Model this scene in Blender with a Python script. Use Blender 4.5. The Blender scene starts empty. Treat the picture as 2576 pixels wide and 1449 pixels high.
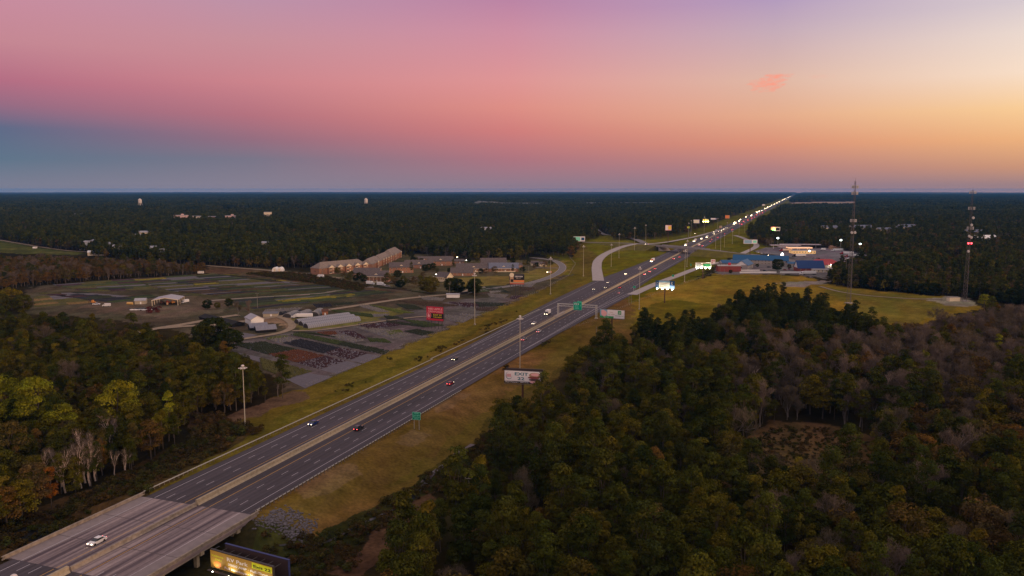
import bpy, bmesh, math, random
import numpy as np
from mathutils import Vector, Matrix
R = math.radians
scene = bpy.context.scene
random.seed(7); rng = np.random.default_rng(11)

# ------------------------------------------------------------------ camera
FPX, CX, CY, EYE, CAMH = 2012.5, 1288.0, 724.5, 476.3, 90.0     # survey of the photograph (2576 px wide)
PITCH = math.atan((CY - EYE) / FPX)
cam_data = bpy.data.cameras.new('camera'); cam = bpy.data.objects.new('camera', cam_data)
scene.collection.objects.link(cam); scene.camera = cam
cam_data.sensor_width = 36.0; cam_data.lens = 36.0 * FPX / 2576.0
cam_data.clip_start = 1.0; cam_data.clip_end = 120000.0
cam.location = (0, 0, CAMH); cam.rotation_euler = (R(90) - PITCH, R(-0.0), 0)

# ------------------------------------------------------------------ world: dusk sky by direction
world = bpy.data.worlds.new('World'); scene.world = world; world.use_nodes = True
wn = world.node_tree; wn.nodes.clear()
def lin(c): return tuple(((v / 255 / 12.92) if v / 255 <= 0.04045 else ((v / 255 + 0.055) / 1.055) ** 2.4) for v in c)
def WN(t, **k):
    n = wn.nodes.new(t)
    for a, b in k.items(): setattr(n, a, b)
    return n
def wmath(op, a, b=None):
    n = WN('ShaderNodeMath', operation=op)
    for i, v in enumerate((a, b)):
        if v is None: continue
        if hasattr(v, 'links'): wn.links.new(v, n.inputs[i])
        else: n.inputs[i].default_value = v
    return n.outputs[0]
tc = WN('ShaderNodeTexCoord'); sep = WN('ShaderNodeSeparateXYZ'); wn.links.new(tc.outputs['Generated'], sep.inputs[0])
elev = wmath('MULTIPLY', wmath('ARCSINE', sep.outputs[2]), 180 / math.pi)
azim = wmath('MULTIPLY', wmath('ARCTAN2', sep.outputs[0], sep.outputs[1]), 180 / math.pi)
EMAX = 30.0
fac = wmath('DIVIDE', wmath('ADD', elev, 1.0), EMAX + 1.0)
def elev_of(px, py):
    x = (px - CX) / FPX; v = -(py - CY) / FPX
    d = Vector((x, math.cos(PITCH) + v * math.sin(PITCH), -math.sin(PITCH) + v * math.cos(PITCH))).normalized()
    return math.degrees(math.asin(d.z))
cols = [(-32.6, 0, [(0, (200,140,158)), (100, (197,136,148)), (200, (180,110,132)), (262, (150,108,132)), (320, (94,107,136)), (400, (96,117,138)), (474, (124,126,144))]),
        (-17.8, 640, [(0, (190,146,168)), (100, (200,144,154)), (205, (204,132,140)), (290, (180,114,127)), (350, (148,110,128)), (400, (122,118,136)), (476, (136,128,144))]),
        (0.0, 1288, [(0, (188,133,165)), (80, (206,144,163)), (200, (223,150,150)), (270, (222,143,134)), (330, (208,126,124)), (400, (174,117,128)), (478, (144,124,140))]),
        (17.7, 1930, [(0, (180,156,190)), (80, (199,172,184)), (200, (224,184,166)), (290, (229,172,140)), (360, (218,146,120)), (420, (180,130,130)), (478, (148,124,138))]),
        (32.6, 2576, [(0, (216,203,208)), (80, (236,218,208)), (180, (249,223,200)), (270, (250,206,152)), (350, (238,178,126)), (420, (202,148,120)), (480, (160,130,132))])]
UP = (0.66, 0.55, 0.56)
def ramp(stops, top):
    r = WN('ShaderNodeValToRGB'); cr = r.color_ramp
    while len(cr.elements) > 1: cr.elements.remove(cr.elements[-1])
    first = True
    for p, c in sorted(stops):
        e = cr.elements[0] if first else cr.elements.new(min(0.999, max(0, p)))
        e.position = max(0, p); e.color = (*c, 1); first = False
    e = cr.elements.new(1.0); e.color = (*top, 1)
    wn.links.new(fac, r.inputs[0]); return r.outputs[0]
layers = []
for az, px, st in cols:
    hz_c = lin(st[-1][1]); low = tuple(max(0.02, (c - h) / 0.60) for c, h in zip(hz_c, (0.008, 0.040, 0.105)))      # brighter sky low down, dimmed by the haze in front of it
    layers.append((az, ramp([((-0.25 + 1) / (EMAX + 1), low), ((0.16 + 1) / (EMAX + 1), hz_c)] + [((max(0.3, elev_of(px, y)) + 1) / (EMAX + 1), lin(c)) for y, c in st], UP)))
back = ramp([(0.0, (0.34, 0.26, 0.30)), (0.3, (0.50, 0.42, 0.48))], UP)
glow = ramp([(0.0, (1.35, 0.62, 0.30)), (0.12, (1.9, 1.05, 0.52)), (0.4, (1.2, 1.0, 0.85))], UP)
seq = [(-180, back)] + layers + [(75, glow), (140, glow), (180, back)]
cur = seq[0][1]
for (a0, _), (a1, c1) in zip(seq[:-1], seq[1:]):
    mr = WN('ShaderNodeMapRange'); mr.inputs[1].default_value = a0; mr.inputs[2].default_value = a1
    wn.links.new(azim, mr.inputs[0])
    mx = WN('ShaderNodeMix', data_type='RGBA'); wn.links.new(mr.outputs[0], mx.inputs[0])
    wn.links.new(cur, mx.inputs[6]); wn.links.new(c1, mx.inputs[7]); cur = mx.outputs[2]
# small pink cloud lit by the vanished sun
def dirv(px, py):
    x = (px - CX) / FPX; v = -(py - CY) / FPX
    return Vector((x, math.cos(PITCH) + v * math.sin(PITCH), -math.sin(PITCH) + v * math.cos(PITCH))).normalized()
cd = dirv(1934, 208); caz = math.degrees(math.atan2(cd.x, cd.y)); cel = math.degrees(math.asin(cd.z))
def cloud(caz, cel, wa, we, amt):
    da = wmath('DIVIDE', wmath('SUBTRACT', azim, caz), wa); de = wmath('DIVIDE', wmath('SUBTRACT', elev, cel), we)
    r2 = wmath('ADD', wmath('MULTIPLY', da, da), wmath('MULTIPLY', de, de))
    nz = WN('ShaderNodeTexNoise'); nz.inputs['Scale'].default_value = 110; nz.inputs['Detail'].default_value = 5
    mp = WN('ShaderNodeMapping'); mp.inputs['Scale'].default_value = (1, 1, 3.2); wn.links.new(tc.outputs['Generated'], mp.inputs[0]); wn.links.new(mp.outputs[0], nz.inputs[0])
    f = wmath('SUBTRACT', wmath('MULTIPLY', nz.outputs[0], 2.6), wmath('ADD', r2, 0.55))
    m = WN('ShaderNodeMapRange'); m.inputs[1].default_value = 0.0; m.inputs[2].default_value = 1.0; m.inputs[4].default_value = amt
    wn.links.new(f, m.inputs[0]); return m.outputs[0]
for args in ((caz - 0.1, cel - .1, 1.5, 0.62, 1.0), (caz + 0.55, cel + 0.40, 1.2, 0.2, 1.0), (caz + 3.3, cel + 0.25, 1.3, 0.14, 0.15)):
    mx = WN('ShaderNodeMix', data_type='RGBA'); wn.links.new(cloud(*args), mx.inputs[0]); wn.links.new(cur, mx.inputs[6])
    mx.inputs[7].default_value = (*lin((250, 158, 136)), 1); cur = mx.outputs[2]
bg = WN('ShaderNodeBackground'); wn.links.new(cur, bg.inputs[0]); bg.inputs[1].default_value = 1.0
wo = WN('ShaderNodeOutputWorld'); wn.links.new(bg.outputs[0], wo.inputs[0])

sun_d = bpy.data.lights.new('sun', 'SUN'); sun_d.energy = 1.45; sun_d.angle = R(12); sun_d.color = (1.0, 0.60, 0.36)
sun = bpy.data.objects.new('sun', sun_d); scene.collection.objects.link(sun)
sun_dir = Vector((math.sin(R(136)), math.cos(R(136)), math.tan(R(6)))).normalized()      # towards the afterglow, right and behind
sun.rotation_euler = sun_dir.to_track_quat('Z', 'Y').to_euler(); sun.location = (200, -100, 200)

vs = scene.view_settings; scene.display_settings.display_device = 'sRGB'
vs.view_transform = 'Standard'; vs.look = 'None'; vs.exposure = 0.0; vs.gamma = 1.0; vs.use_curve_mapping = False
scene.render.resolution_x = 1024; scene.render.resolution_y = 576
scene.render.engine = 'CYCLES'
scene.cycles.max_bounces = 5; scene.cycles.diffuse_bounces = 2; scene.cycles.glossy_bounces = 2
scene.cycles.transparent_max_bounces = 6; scene.cycles.volume_bounces = 0; scene.cycles.transmission_bounces = 2

# ------------------------------------------------------------------ survey helpers
HA = R(19.85); HU = np.array([math.sin(HA), math.cos(HA)]); HN = np.array([math.cos(HA), -math.sin(HA)])
def G(px, py, z=0.0):
    x = (px - CX) / FPX; v = -(py - CY) / FPX
    d = (x, math.cos(PITCH) + v * math.sin(PITCH), -math.sin(PITCH) + v * math.cos(PITCH))
    t = (z - CAMH) / d[2]; return np.array([d[0] * t, d[1] * t])
def SN(s, n): return HU * s + HN * n
def toSN(p): return float(np.dot(p, HU)), float(np.dot(p, HN))
def sst(a, b, x):
    t = np.clip((np.asarray(x, float) - a) / (b - a), 0, 1); return t * t * (3 - 2 * t)
def GZ(x, y):                                   # height of the land: low creek bottom round the bridge
    x = np.asarray(x, float); y = np.asarray(y, float)
    s = x * HU[0] + y * HU[1]; n = x * HN[0] + y * HN[1]
    lr = sst(-137.5, -116, n) * (1 - sst(290, 420, s))
    ll = sst(-184, -204, n) * (1 - sst(205, 262, s))
    ub = sst(137.5, 146, s) * (1 - sst(164.5, 173, s))
    d = np.maximum(np.maximum(lr, ll), ub * (1 - sst(-60, -30, n)))
    return -0.35 - 5.2 * d
def GG(px, py):                                 # photo survey point -> point on the land
    z = 0.0
    for _ in range(8):
        p = G(px, py, z); z = float(GZ(p[0], p[1]))
    return p
def GP(px, py):
    p = GG(px, py); return Vector((p[0], p[1], float(GZ(p[0], p[1]))))
def top_z(base, px, py):                        # height reached at the ray (px,py) above ground point base
    x = (px - CX) / FPX; v = -(py - CY) / FPX
    dy = math.cos(PITCH) + v * math.sin(PITCH); dz = -math.sin(PITCH) + v * math.cos(PITCH)
    return CAMH + dz / dy * base[1]
def ppm(p): return FPX / math.hypot(math.hypot(p[0], p[1]), CAMH) 
def hn(s): return -160.05 + max(0.0, s - 1250) * 0.0026        # line of the median barrier

# ------------------------------------------------------------------ object helpers
COL = scene.collection
def tag(o, label=None, cat=None, group=None, kind=None):
    if label: o['label'] = label
    if cat: o['category'] = cat
    if group: o['group'] = group
    if kind: o['kind'] = kind
    return o
def empty(name, loc, rz=0.0, label=None, cat=None, group=None):
    o = bpy.data.objects.new(name, None); COL.objects.link(o); o.empty_display_size = 0.5
    o.location = loc; o.rotation_euler = (0, 0, rz); return tag(o, label, cat, group)
class MB:
    def __init__(s): s.v = []; s.f = []; s.m = []
    def quad(s, *ps, m=0):
        b = len(s.v); s.v += [tuple(p) for p in ps]; s.f.append(tuple(range(b, b + len(ps)))); s.m.append(m); return s
    def box(s, cx, cy, cz, sx, sy, sz, rz=0.0, m=0, taper=1.0):
        b = len(s.v); c, n = math.cos(rz), math.sin(rz)
        for k in range(8):
            dx = (1 if k & 1 else -1) * sx / 2; dy = (1 if k & 2 else -1) * sy / 2; dz = (1 if k & 4 else -1) * sz / 2
            if k & 4: dx *= taper; dy *= taper
            s.v.append((cx + dx * c - dy * n, cy + dx * n + dy * c, cz + dz))
        for q in ((0, 2, 3, 1), (4, 5, 7, 6), (0, 1, 5, 4), (2, 6, 7, 3), (0, 4, 6, 2), (1, 3, 7, 5)):
            s.f.append(tuple(b + i for i in q)); s.m.append(m)
        return s
    def tube(s, p0, p1, r0, r1=None, n=8, m=0, cap=True):
        r1 = r0 if r1 is None else r1; p0 = Vector(p0); p1 = Vector(p1); d = (p1 - p0).normalized()
        a = d.orthogonal().normalized(); b2 = d.cross(a); b = len(s.v)
        for p, r in ((p0, r0), (p1, r1)):
            for i in range(n):
                t = 2 * math.pi * i / n; q = p + a * (math.cos(t) * r) + b2 * (math.sin(t) * r); s.v.append(tuple(q))
        for i in range(n):
            j = (i + 1) % n; s.f.append((b + i, b + j, b + n + j, b + n + i)); s.m.append(m)
        if cap:
            s.f.append(tuple(b + n + i for i in range(n))); s.m.append(m); s.f.append(tuple(b + i for i in reversed(range(n)))); s.m.append(m)
        return s
    def ell(s, c, rx, ry, rz, n=10, k=6, m=0):
        b = len(s.v)
        for j in range(k + 1):
            ph = math.pi * j / k
            for i in range(n):
                t = 2 * math.pi * i / n
                s.v.append((c[0] + rx * math.sin(ph) * math.cos(t), c[1] + ry * math.sin(ph) * math.sin(t), c[2] + rz * math.cos(ph)))
        for j in range(k):
            for i in range(n):
                i2 = (i + 1) % n; s.f.append((b + j * n + i, b + (j + 1) * n + i, b + (j + 1) * n + i2, b + j * n + i2)); s.m.append(m)
        return s
    def extrude_y(s, prof, y0, y1, m=0, inset=None):      # profile of (x,z) pushed along y; inset narrows listed points
        n = len(prof); b = len(s.v); ins = inset or {}
        for y, sg in ((y0, 1), (y1, -1)):
            for i, (x, z) in enumerate(prof): s.v.append((x, y + sg * ins.get(i, 0.0), z))
        for i in range(n):
            j = (i + 1) % n; s.f.append((b + i, b + j, b + n + j, b + n + i)); s.m.append(m)
        s.f.append(tuple(b + i for i in reversed(range(n)))); s.f.append(tuple(b + n + i for i in range(n))); s.m += [m, m]
        return s
    def build(s, name, mat, parent=None, loc=None, rz=None, smooth=False):
        me = bpy.data.meshes.new(name); me.from_pydata(s.v, [], s.f)
        mats = mat if isinstance(mat, (list, tuple)) else [mat]
        for mm in mats: me.materials.append(mm)
        if len(mats) > 1: me.polygons.foreach_set('material_index', s.m)
        if smooth: me.polygons.foreach_set('use_smooth', [True] * len(s.f))
        me.validate(); me.update()
        o = bpy.data.objects.new(name, me); COL.objects.link(o)
        if parent is not None: o.parent = parent
        if loc is not None: o.location = loc
        if rz is not None: o.rotation_euler = (0, 0, rz)
        return o
def mesh_np(name, v, f, mat, attrs=None, smooth=False):
    me = bpy.data.meshes.new(name); v = np.asarray(v, np.float32); f = np.asarray(f, np.int32)
    me.vertices.add(len(v)); me.vertices.foreach_set('co', v.ravel())
    k = f.shape[1]; me.loops.add(f.size); me.loops.foreach_set('vertex_index', f.ravel())
    me.polygons.add(len(f)); me.polygons.foreach_set('loop_start', np.arange(0, f.size, k, dtype=np.int32))
    me.update(calc_edges=True)
    for mm in (mat if isinstance(mat, (list, tuple)) else [mat]): me.materials.append(mm)
    if smooth: me.polygons.foreach_set('use_smooth', np.ones(len(f), bool))
    for an, (dom, arr) in (attrs or {}).items():
        a = me.color_attributes.new(an, 'FLOAT_COLOR', dom); a.data.foreach_set('color', np.asarray(arr, np.float32).ravel())
    return me
def link(name, me, parent=None, loc=None):
    o = bpy.data.objects.new(name, me); COL.objects.link(o)
    if parent is not None: o.parent = parent
    if loc is not None: o.location = loc
    return o
KIDS = {}
def copy_tree(o, parent=None, loc=None, rz=None):
    c = o.copy(); COL.objects.link(c); c.parent = parent
    for ch in list(o.children): copy_tree(ch, c)
    if loc is not None: c.location = loc
    if rz is not None: c.rotation_euler = (0, 0, rz)
    return c

# ------------------------------------------------------------------ materials
MATS = {}
def mat(name, col, rough=0.8, metal=0.0, noise=0.0, nscale=1.0, bump=0.0, spec=0.3, emit=None, estr=0.0, stretch=None):
    if name in MATS: return MATS[name]
    m = bpy.data.materials.new(name); m.use_nodes = True; nt = m.node_tree; b = nt.nodes['Principled BSDF']
    b.inputs['Base Color'].default_value = (*col, 1); b.inputs['Roughness'].default_value = rough; b.inputs['Metallic'].default_value = metal
    b.inputs['Specular IOR Level'].default_value = spec
    if emit: b.inputs['Emission Color'].default_value = (*emit, 1); b.inputs['Emission Strength'].default_value = estr
    if noise or bump:
        t = nt.nodes.new('ShaderNodeTexCoord'); nz = nt.nodes.new('ShaderNodeTexNoise'); nz.inputs['Scale'].default_value = nscale; nz.inputs['Detail'].default_value = 6
        if stretch:
            mp = nt.nodes.new('ShaderNodeMapping'); mp.inputs['Scale'].default_value = stretch[:3]
            if len(stretch) > 3: mp.inputs['Rotation'].default_value = (0, 0, stretch[3])
            nt.links.new(t.outputs['Object'], mp.inputs[0]); nt.links.new(mp.outputs[0], nz.inputs[0])
        else: nt.links.new(t.outputs['Object'], nz.inputs[0])
        if noise:
            cr = nt.nodes.new('ShaderNodeValToRGB'); cr.color_ramp.elements[0].position = 0.3; cr.color_ramp.elements[1].position = 0.7
            cr.color_ramp.elements[0].color = (*[c * (1 - noise) for c in col], 1); cr.color_ramp.elements[1].color = (*[min(1, c * (1 + noise)) for c in col], 1)
            nt.links.new(nz.outputs[0], cr.inputs[0]); nt.links.new(cr.outputs[0], b.inputs['Base Color'])
        if bump:
            bp = nt.nodes.new('ShaderNodeBump'); bp.inputs['Strength'].default_value = bump; nt.links.new(nz.outputs[0], bp.inputs['Height']); nt.links.new(bp.outputs[0], b.inputs['Normal'])
    if emit: m.cycles.emission_sampling = 'NONE'
    MATS[name] = m; return m
def lamp_mat(name, col, strength): return mat(name, (0.8, 0.8, 0.8), emit=col, estr=strength)

def foliage(name, ramp_cols, trans=0.25):
    m = bpy.data.materials.new(name); m.use_nodes = True; nt = m.node_tree; nt.nodes.clear()
    oi = nt.nodes.new('ShaderNodeObjectInfo'); cr = nt.nodes.new('ShaderNodeValToRGB'); cr.color_ramp.interpolation = 'LINEAR'
    e = cr.color_ramp.elements
    for i, c in enumerate(ramp_cols):
        p = i / (len(ramp_cols) - 1)
        if i < 2: e[i].position = p if i == 0 else 1.0
        if i == 0: e[0].color = (*c, 1)
        elif i == len(ramp_cols) - 1: e[-1].position = 1.0; e[-1].color = (*c, 1)
        else: q = e.new(p); q.color = (*c, 1)
    nt.links.new(oi.outputs['Random'], cr.inputs[0])
    at = nt.nodes.new('ShaderNodeAttribute'); at.attribute_name = 'leaf'
    mul = nt.nodes.new('ShaderNodeMix'); mul.data_type = 'RGBA'; mul.blend_type = 'MULTIPLY'; mul.inputs[0].default_value = 1
    nt.links.new(cr.outputs[0], mul.inputs[6]); nt.links.new(at.outputs['Color'], mul.inputs[7])
    d = nt.nodes.new('ShaderNodeBsdfDiffuse'); t = nt.nodes.new('ShaderNodeBsdfTranslucent'); mx = nt.nodes.new('ShaderNodeMixShader'); mx.inputs[0].default_value = trans
    o = nt.nodes.new('ShaderNodeOutputMaterial')
    nt.links.new(mul.outputs[2], d.inputs[0]); nt.links.new(mul.outputs[2], t.inputs[0]); nt.links.new(d.outputs[0], mx.inputs[1]); nt.links.new(t.outputs[0], mx.inputs[2]); nt.links.new(mx.outputs[0], o.inputs[0])
    MATS[name] = m; return m
asph = mat('asphalt', (0.058, 0.047, 0.054), 0.85, noise=0.22, nscale=0.35, stretch=(1, 0.06, 1, HA))
def road_coords(nt):                             # surface pattern follows the carriageway: x across, y along
    t = nt.nodes.new('ShaderNodeNewGeometry'); o = nt.nodes.new('ShaderNodeCombineXYZ')
    for i, v in enumerate(((math.cos(HA), -math.sin(HA), 0), (math.sin(HA), math.cos(HA), 0))):
        d = nt.nodes.new('ShaderNodeVectorMath'); d.operation = 'DOT_PRODUCT'; d.inputs[1].default_value = v; nt.links.new(t.outputs['Position'], d.inputs[0]); nt.links.new(d.outputs['Value'], o.inputs[i])
    return o.outputs[0], o
def wear(m, base, lo, hi):
    nt = m.node_tree; b = nt.nodes['Principled BSDF']; vec, comb = road_coords(nt)
    def nz(sc, scl, det, a, c, p0=.3, p1=.7):
        mp = nt.nodes.new('ShaderNodeMapping'); mp.inputs['Scale'].default_value = scl; nt.links.new(vec, mp.inputs[0]); n = nt.nodes.new('ShaderNodeTexNoise'); n.inputs['Scale'].default_value = sc; n.inputs['Detail'].default_value = det; nt.links.new(mp.outputs[0], n.inputs[0])
        r = nt.nodes.new('ShaderNodeMapRange'); r.inputs[1].default_value = p0; r.inputs[2].default_value = p1; r.inputs[3].default_value = a; r.inputs[4].default_value = c; nt.links.new(n.outputs[0], r.inputs[0]); return r.outputs[0]
    s = nt.nodes.new('ShaderNodeSeparateXYZ'); nt.links.new(vec, s.inputs[0]); w = nt.nodes.new('ShaderNodeMath'); w.operation = 'MULTIPLY'; w.inputs[1].default_value = 2 * math.pi / 1.85; nt.links.new(s.outputs[0], w.inputs[0])
    c = nt.nodes.new('ShaderNodeMath'); c.operation = 'SINE'; nt.links.new(w.outputs[0], c.inputs[0]); wr = nt.nodes.new('ShaderNodeMapRange'); wr.inputs[1].default_value = -1; wr.inputs[3].default_value = .88; wr.inputs[4].default_value = 1.10; nt.links.new(c.outputs[0], wr.inputs[0])
    cur = wr.outputs[0]
    for o in (nz(.45, (1, .02, 1), 5, lo, hi), nz(.05, (1, .35, 1), 3, .85, 1.15), nz(1.2, (1, .6, 1), 4, .9, 1.1)):
        k = nt.nodes.new('ShaderNodeMath'); k.operation = 'MULTIPLY'; nt.links.new(cur, k.inputs[0]); nt.links.new(o, k.inputs[1]); cur = k.outputs[0]
    mx = nt.nodes.new('ShaderNodeMix'); mx.data_type = 'RGBA'; mx.blend_type = 'MULTIPLY'; mx.inputs[0].default_value = 1; mx.inputs[6].default_value = (*base, 1); nt.links.new(cur, mx.inputs[7]); nt.links.new(mx.outputs[2], b.inputs['Base Color'])
wear(asph, (0.058, 0.047, 0.054), .75, 1.28)
conc = mat('concrete', (0.33, 0.28, 0.25), 0.85, noise=0.18, nscale=0.6)
barrier_m = mat('barrier_concrete', (0.36, 0.29, 0.20), 0.9, noise=0.18, nscale=1.1)
ramp_m = mat('ramp_concrete', (0.36, 0.31, 0.29), 0.85, noise=0.12, nscale=0.25)
road_m = mat('side_road', (0.17, 0.15, 0.14), 0.9, noise=0.15, nscale=0.3)
dirt_m = mat('dirt_track', (0.27, 0.20, 0.13), 0.95, noise=0.22, nscale=0.3)
lot_m = mat('parking_asphalt', (0.15, 0.13, 0.14), 0.9, noise=0.2, nscale=0.2)
wline = mat('white_paint', (0.42, 0.38, 0.40), 0.7, noise=0.2, nscale=2.0); yline = mat('yellow_paint', (0.55, 0.30, 0.06), 0.7, noise=0.2, nscale=2.0)
galv = mat('galvanised_steel', (0.52, 0.50, 0.46), 0.5, 0.3); dark = mat('dark_steel', (0.05, 0.045, 0.045), 0.6); rust = mat('rusty_steel', (0.10, 0.045, 0.03), 0.8)
white_p = mat('white_paint_metal', (0.80, 0.77, 0.75), 0.4); black_p = mat('black_paint', (0.02, 0.02, 0.022), 0.3); glass = mat('dark_glass', (0.02, 0.025, 0.03), 0.08, spec=0.6)
tyre = mat('tyre_rubber', (0.02, 0.02, 0.02), 0.9); brick = mat('brick', (0.33, 0.165, 0.10), 0.9, noise=0.18, nscale=1.5)
cream = mat('cream_siding', (0.72, 0.60, 0.43), 0.7); wood = mat('weathered_wood', (0.16, 0.12, 0.08), 0.9, noise=0.2, nscale=2)
shingle = mat('brown_shingle', (0.21, 0.165, 0.14), 0.9, noise=0.25, nscale=0.8); shingle_d = mat('dark_shingle', (0.11, 0.088, 0.085), 0.9, noise=0.25, nscale=0.8); shingle_b = mat('slate_blue_shingle', (0.14, 0.15, 0.20), 0.9, noise=0.2, nscale=0.8)
metal_roof = mat('grey_metal_roof', (0.33, 0.32, 0.35), 0.5, 0.1, noise=0.12, nscale=0.5); blue_roof = mat('blue_roof', (0.012, 0.085, 0.20), 0.5); navy_roof = mat('navy_blue_roof', (0.006, 0.035, 0.14), 0.5); red_roof = mat('red_roof', (0.42, 0.05, 0.05), 0.6)
hl = lamp_mat('headlight_lens', (1.0, 0.80, 0.52), 10); tl = lamp_mat('tail_light_lens', (1.0, 0.05, 0.05), 5.0); amber = lamp_mat('amber_lamp', (1.0, 0.35, 0.06), 9)
hl_far = lamp_mat('distant_headlight_lens', (1.0, 0.76, 0.46), 42); tl_far = lamp_mat('distant_tail_light_lens', (1.0, 0.03, 0.04), 9)
flood = lamp_mat('floodlight_lens', (1.0, 0.97, 0.78), 60); warm_l = lamp_mat('warm_lamp', (1.0, 0.66, 0.32), 18); cool_l = lamp_mat('cool_lamp', (0.85, 1.0, 0.92), 160)

# ------------------------------------------------------------------ ground sheet with land-cover zones
def poly(pts):                                  # survey points -> ground outline; (x,y) on the ground, (x,y,z) seen at height z
    return np.array([p if isinstance(p, np.ndarray) else G(p[0], p[1], p[2]) if len(p) > 2 else GG(*p) for p in pts])
def inside(P, pg):
    x, y = P[:, 0], P[:, 1]; r = np.zeros(len(P), bool); n = len(pg); j = n - 1
    for i in range(n):
        xi, yi = pg[i]; xj, yj = pg[j]
        c = ((yi > y) != (yj > y)) & (x < (xj - xi) * (y - yi) / (yj - yi + 1e-12) + xi); r ^= c; j = i
    return r
def vnoise(x, y, sc, seed=0):                   # smooth value noise
    x = x / sc; y = y / sc; xi = np.floor(x).astype(np.int64); yi = np.floor(y).astype(np.int64); fx = x - xi; fy = y - yi
    fx = fx * fx * (3 - 2 * fx); fy = fy * fy * (3 - 2 * fy)
    def h(a, b):
        q = (a * 374761393 + b * 668265263 + seed * 974711) & 0x7fffffff; q = ((q ^ (q >> 13)) * 1274126177) & 0x7fffffff; return ((q ^ (q >> 16)) & 0xffff) / 65535.0
    return (h(xi, yi) * (1 - fx) + h(xi + 1, yi) * fx) * (1 - fy) + (h(xi, yi + 1) * (1 - fx) + h(xi + 1, yi + 1) * fx) * fy

az = np.radians(np.unique(np.concatenate([np.linspace(-180, -60, 30), np.linspace(-60, -36, 40), np.linspace(-36, 36, 640), np.linspace(36, 60, 40), np.linspace(60, 180, 30)])))
yy = np.concatenate([np.linspace(3600, 1620, 40), np.linspace(1600, 700, 460), np.linspace(698.6, 486, 150)])
rr = []
for y in yy: rr.append(G(CX, y, 0.0)[1])
rr = np.array([2.0] + sorted(rr) + [22300.0]); rr = rr[rr > 0]
AZ, RR = np.meshgrid(az, rr); gx = (np.sin(AZ) * RR).ravel(); gy = (np.cos(AZ) * RR).ravel(); gz = GZ(gx, gy)
gv = np.stack([gx, gy, gz], 1); na, nr = len(az), len(rr)
ii, jj = np.meshgrid(np.arange(na - 1), np.arange(nr - 1)); k = (jj * na + ii).ravel()
gf = np.stack([k, k + 1, k + 1 + na, k + na], 1)
P = np.stack([gx, gy], 1); dist = np.hypot(gx, gy)
jit = np.minimum(8, 0.5 + dist * 0.006)
PJ = P + np.stack([(vnoise(gx, gy, 9, 1) - .5) * 2 + (vnoise(gx, gy, 3.5, 5) - .5), (vnoise(gx, gy, 9, 2) - .5) * 2 + (vnoise(gx, gy, 3.5, 6) - .5)], 1) * jit[:, None]
s_, n_ = P @ HU, P @ HN
FLOOR = np.array((0.026, 0.020, 0.008))
gc = np.tile(FLOOR, (len(P), 1)) * (0.7 + 0.7 * vnoise(gx, gy, 25, 9))[:, None]
ZONES = {}
def zone(name, pts, c0, c1, sc=18, pj=True, seed=0, stretch=1.0, w=1.0):
    pg = poly(pts) if not isinstance(pts, np.ndarray) else pts; ZONES[name] = pg
    m = inside(PJ if pj else P, pg)
    a, b = s_[m] / stretch, n_[m]
    t = np.clip(0.5 + 1.5 * (0.55 * vnoise(a, b, sc, seed) + 0.3 * vnoise(a, b, sc / 3, seed + 1) + 0.15 * vnoise(a, b, sc / 8, seed + 2) - 0.5), 0, 1)[:, None]
    gc[m] = gc[m] * (1 - w) + (np.array(c0) * (1 - t) + np.array(c1) * t) * w
def hz(*a): return np.array([SN(s, n) for s, n in a])
GR0, GR1 = (0.090, 0.082, 0.004), (0.158, 0.138, 0.008)         # interchange grass
VG0, VG1 = (0.090, 0.068, 0.010), (0.165, 0.115, 0.020)         # verge grass
# interchange and far verges
zone('verge_far_left', hz((540, -172), (1500, -172), (3000, -170), (9000, -160), (9000, -230), (3000, -232), (2200, -238), (1750, -262), (1450, -420), (1250, -420), (1180, -420), (1000, -300), (760, -248), (600, -262), (520, -262)), GR0, GR1, 30, seed=3, stretch=2)
zone('verge_far_right', hz((560, -150), (1500, -150), (9000, -132), (9000, -88), (3000, -92), (2300, -96), (2000, -90), (1500, -20), (1290, -10), (1180, -60), (1100, -88), (950, -96), (800, -100), (600, -112)), GR0, GR1, 30, seed=4, stretch=2)
zone('verge_left', list(hz((430, -170), (300, -170), (176, -170))) + [(340, 1245), (455, 1185), (560, 1130), (640, 1085), (600, 1062), (640, 1020), (720, 990), (770, 975), (860, 940), (960, 893), (1060, 855), (1150, 815), (1260, 772), (1350, 735), (1420, 700), (1450, 660), (1440, 622), (1450, 600), (1500, 640), (1480, 720)], VG0, VG1, 16, seed=5, stretch=3)
zone('verge_left_yellow', hz((262, -182), (262, -200), (330, -222), (420, -232), (560, -236), (700, -240), (900, -232), (900, -196), (700, -196), (520, -190), (400, -182)), (0.105, 0.080, 0.010), (0.190, 0.130, 0.020), 14, seed=15, stretch=5, w=.6)
zone('ditch', hz((255, -183), (262, -189), (330, -190), (420, -191), (520, -196), (640, -204), (760, -206), (760, -212), (600, -210), (500, -203), (400, -197), (320, -195), (258, -193)), (0.070, 0.062, 0.008), (0.12, 0.095, 0.012), 10, seed=6, stretch=4, w=.75)
zone('verge_right', list(hz((176, -146), (250, -146), (400, -146), (560, -142), (660, -139))) + [(1640, 790), (1600, 860), (1480, 880), (1400, 930), (1300, 1000), (1240, 1050), (1190, 1110), (1080, 1180), (1020, 1240), (900, 1300), (800, 1350), (690, 1345)], (0.098, 0.070, 0.008), (0.185, 0.100, 0.032), 22, seed=7, stretch=2)
for q_ in ([(740, 1225), (800, 1180), (880, 1165), (900, 1195), (840, 1235), (770, 1260)], [(990, 1115), (1040, 1085), (1090, 1095), (1040, 1130)], [(1080, 1010), (1150, 985), (1190, 990), (1110, 1040)]): zone('bare_patch', q_, (0.17, 0.10, 0.045), (0.23, 0.14, 0.075), 6, seed=51, w=.6)
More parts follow.
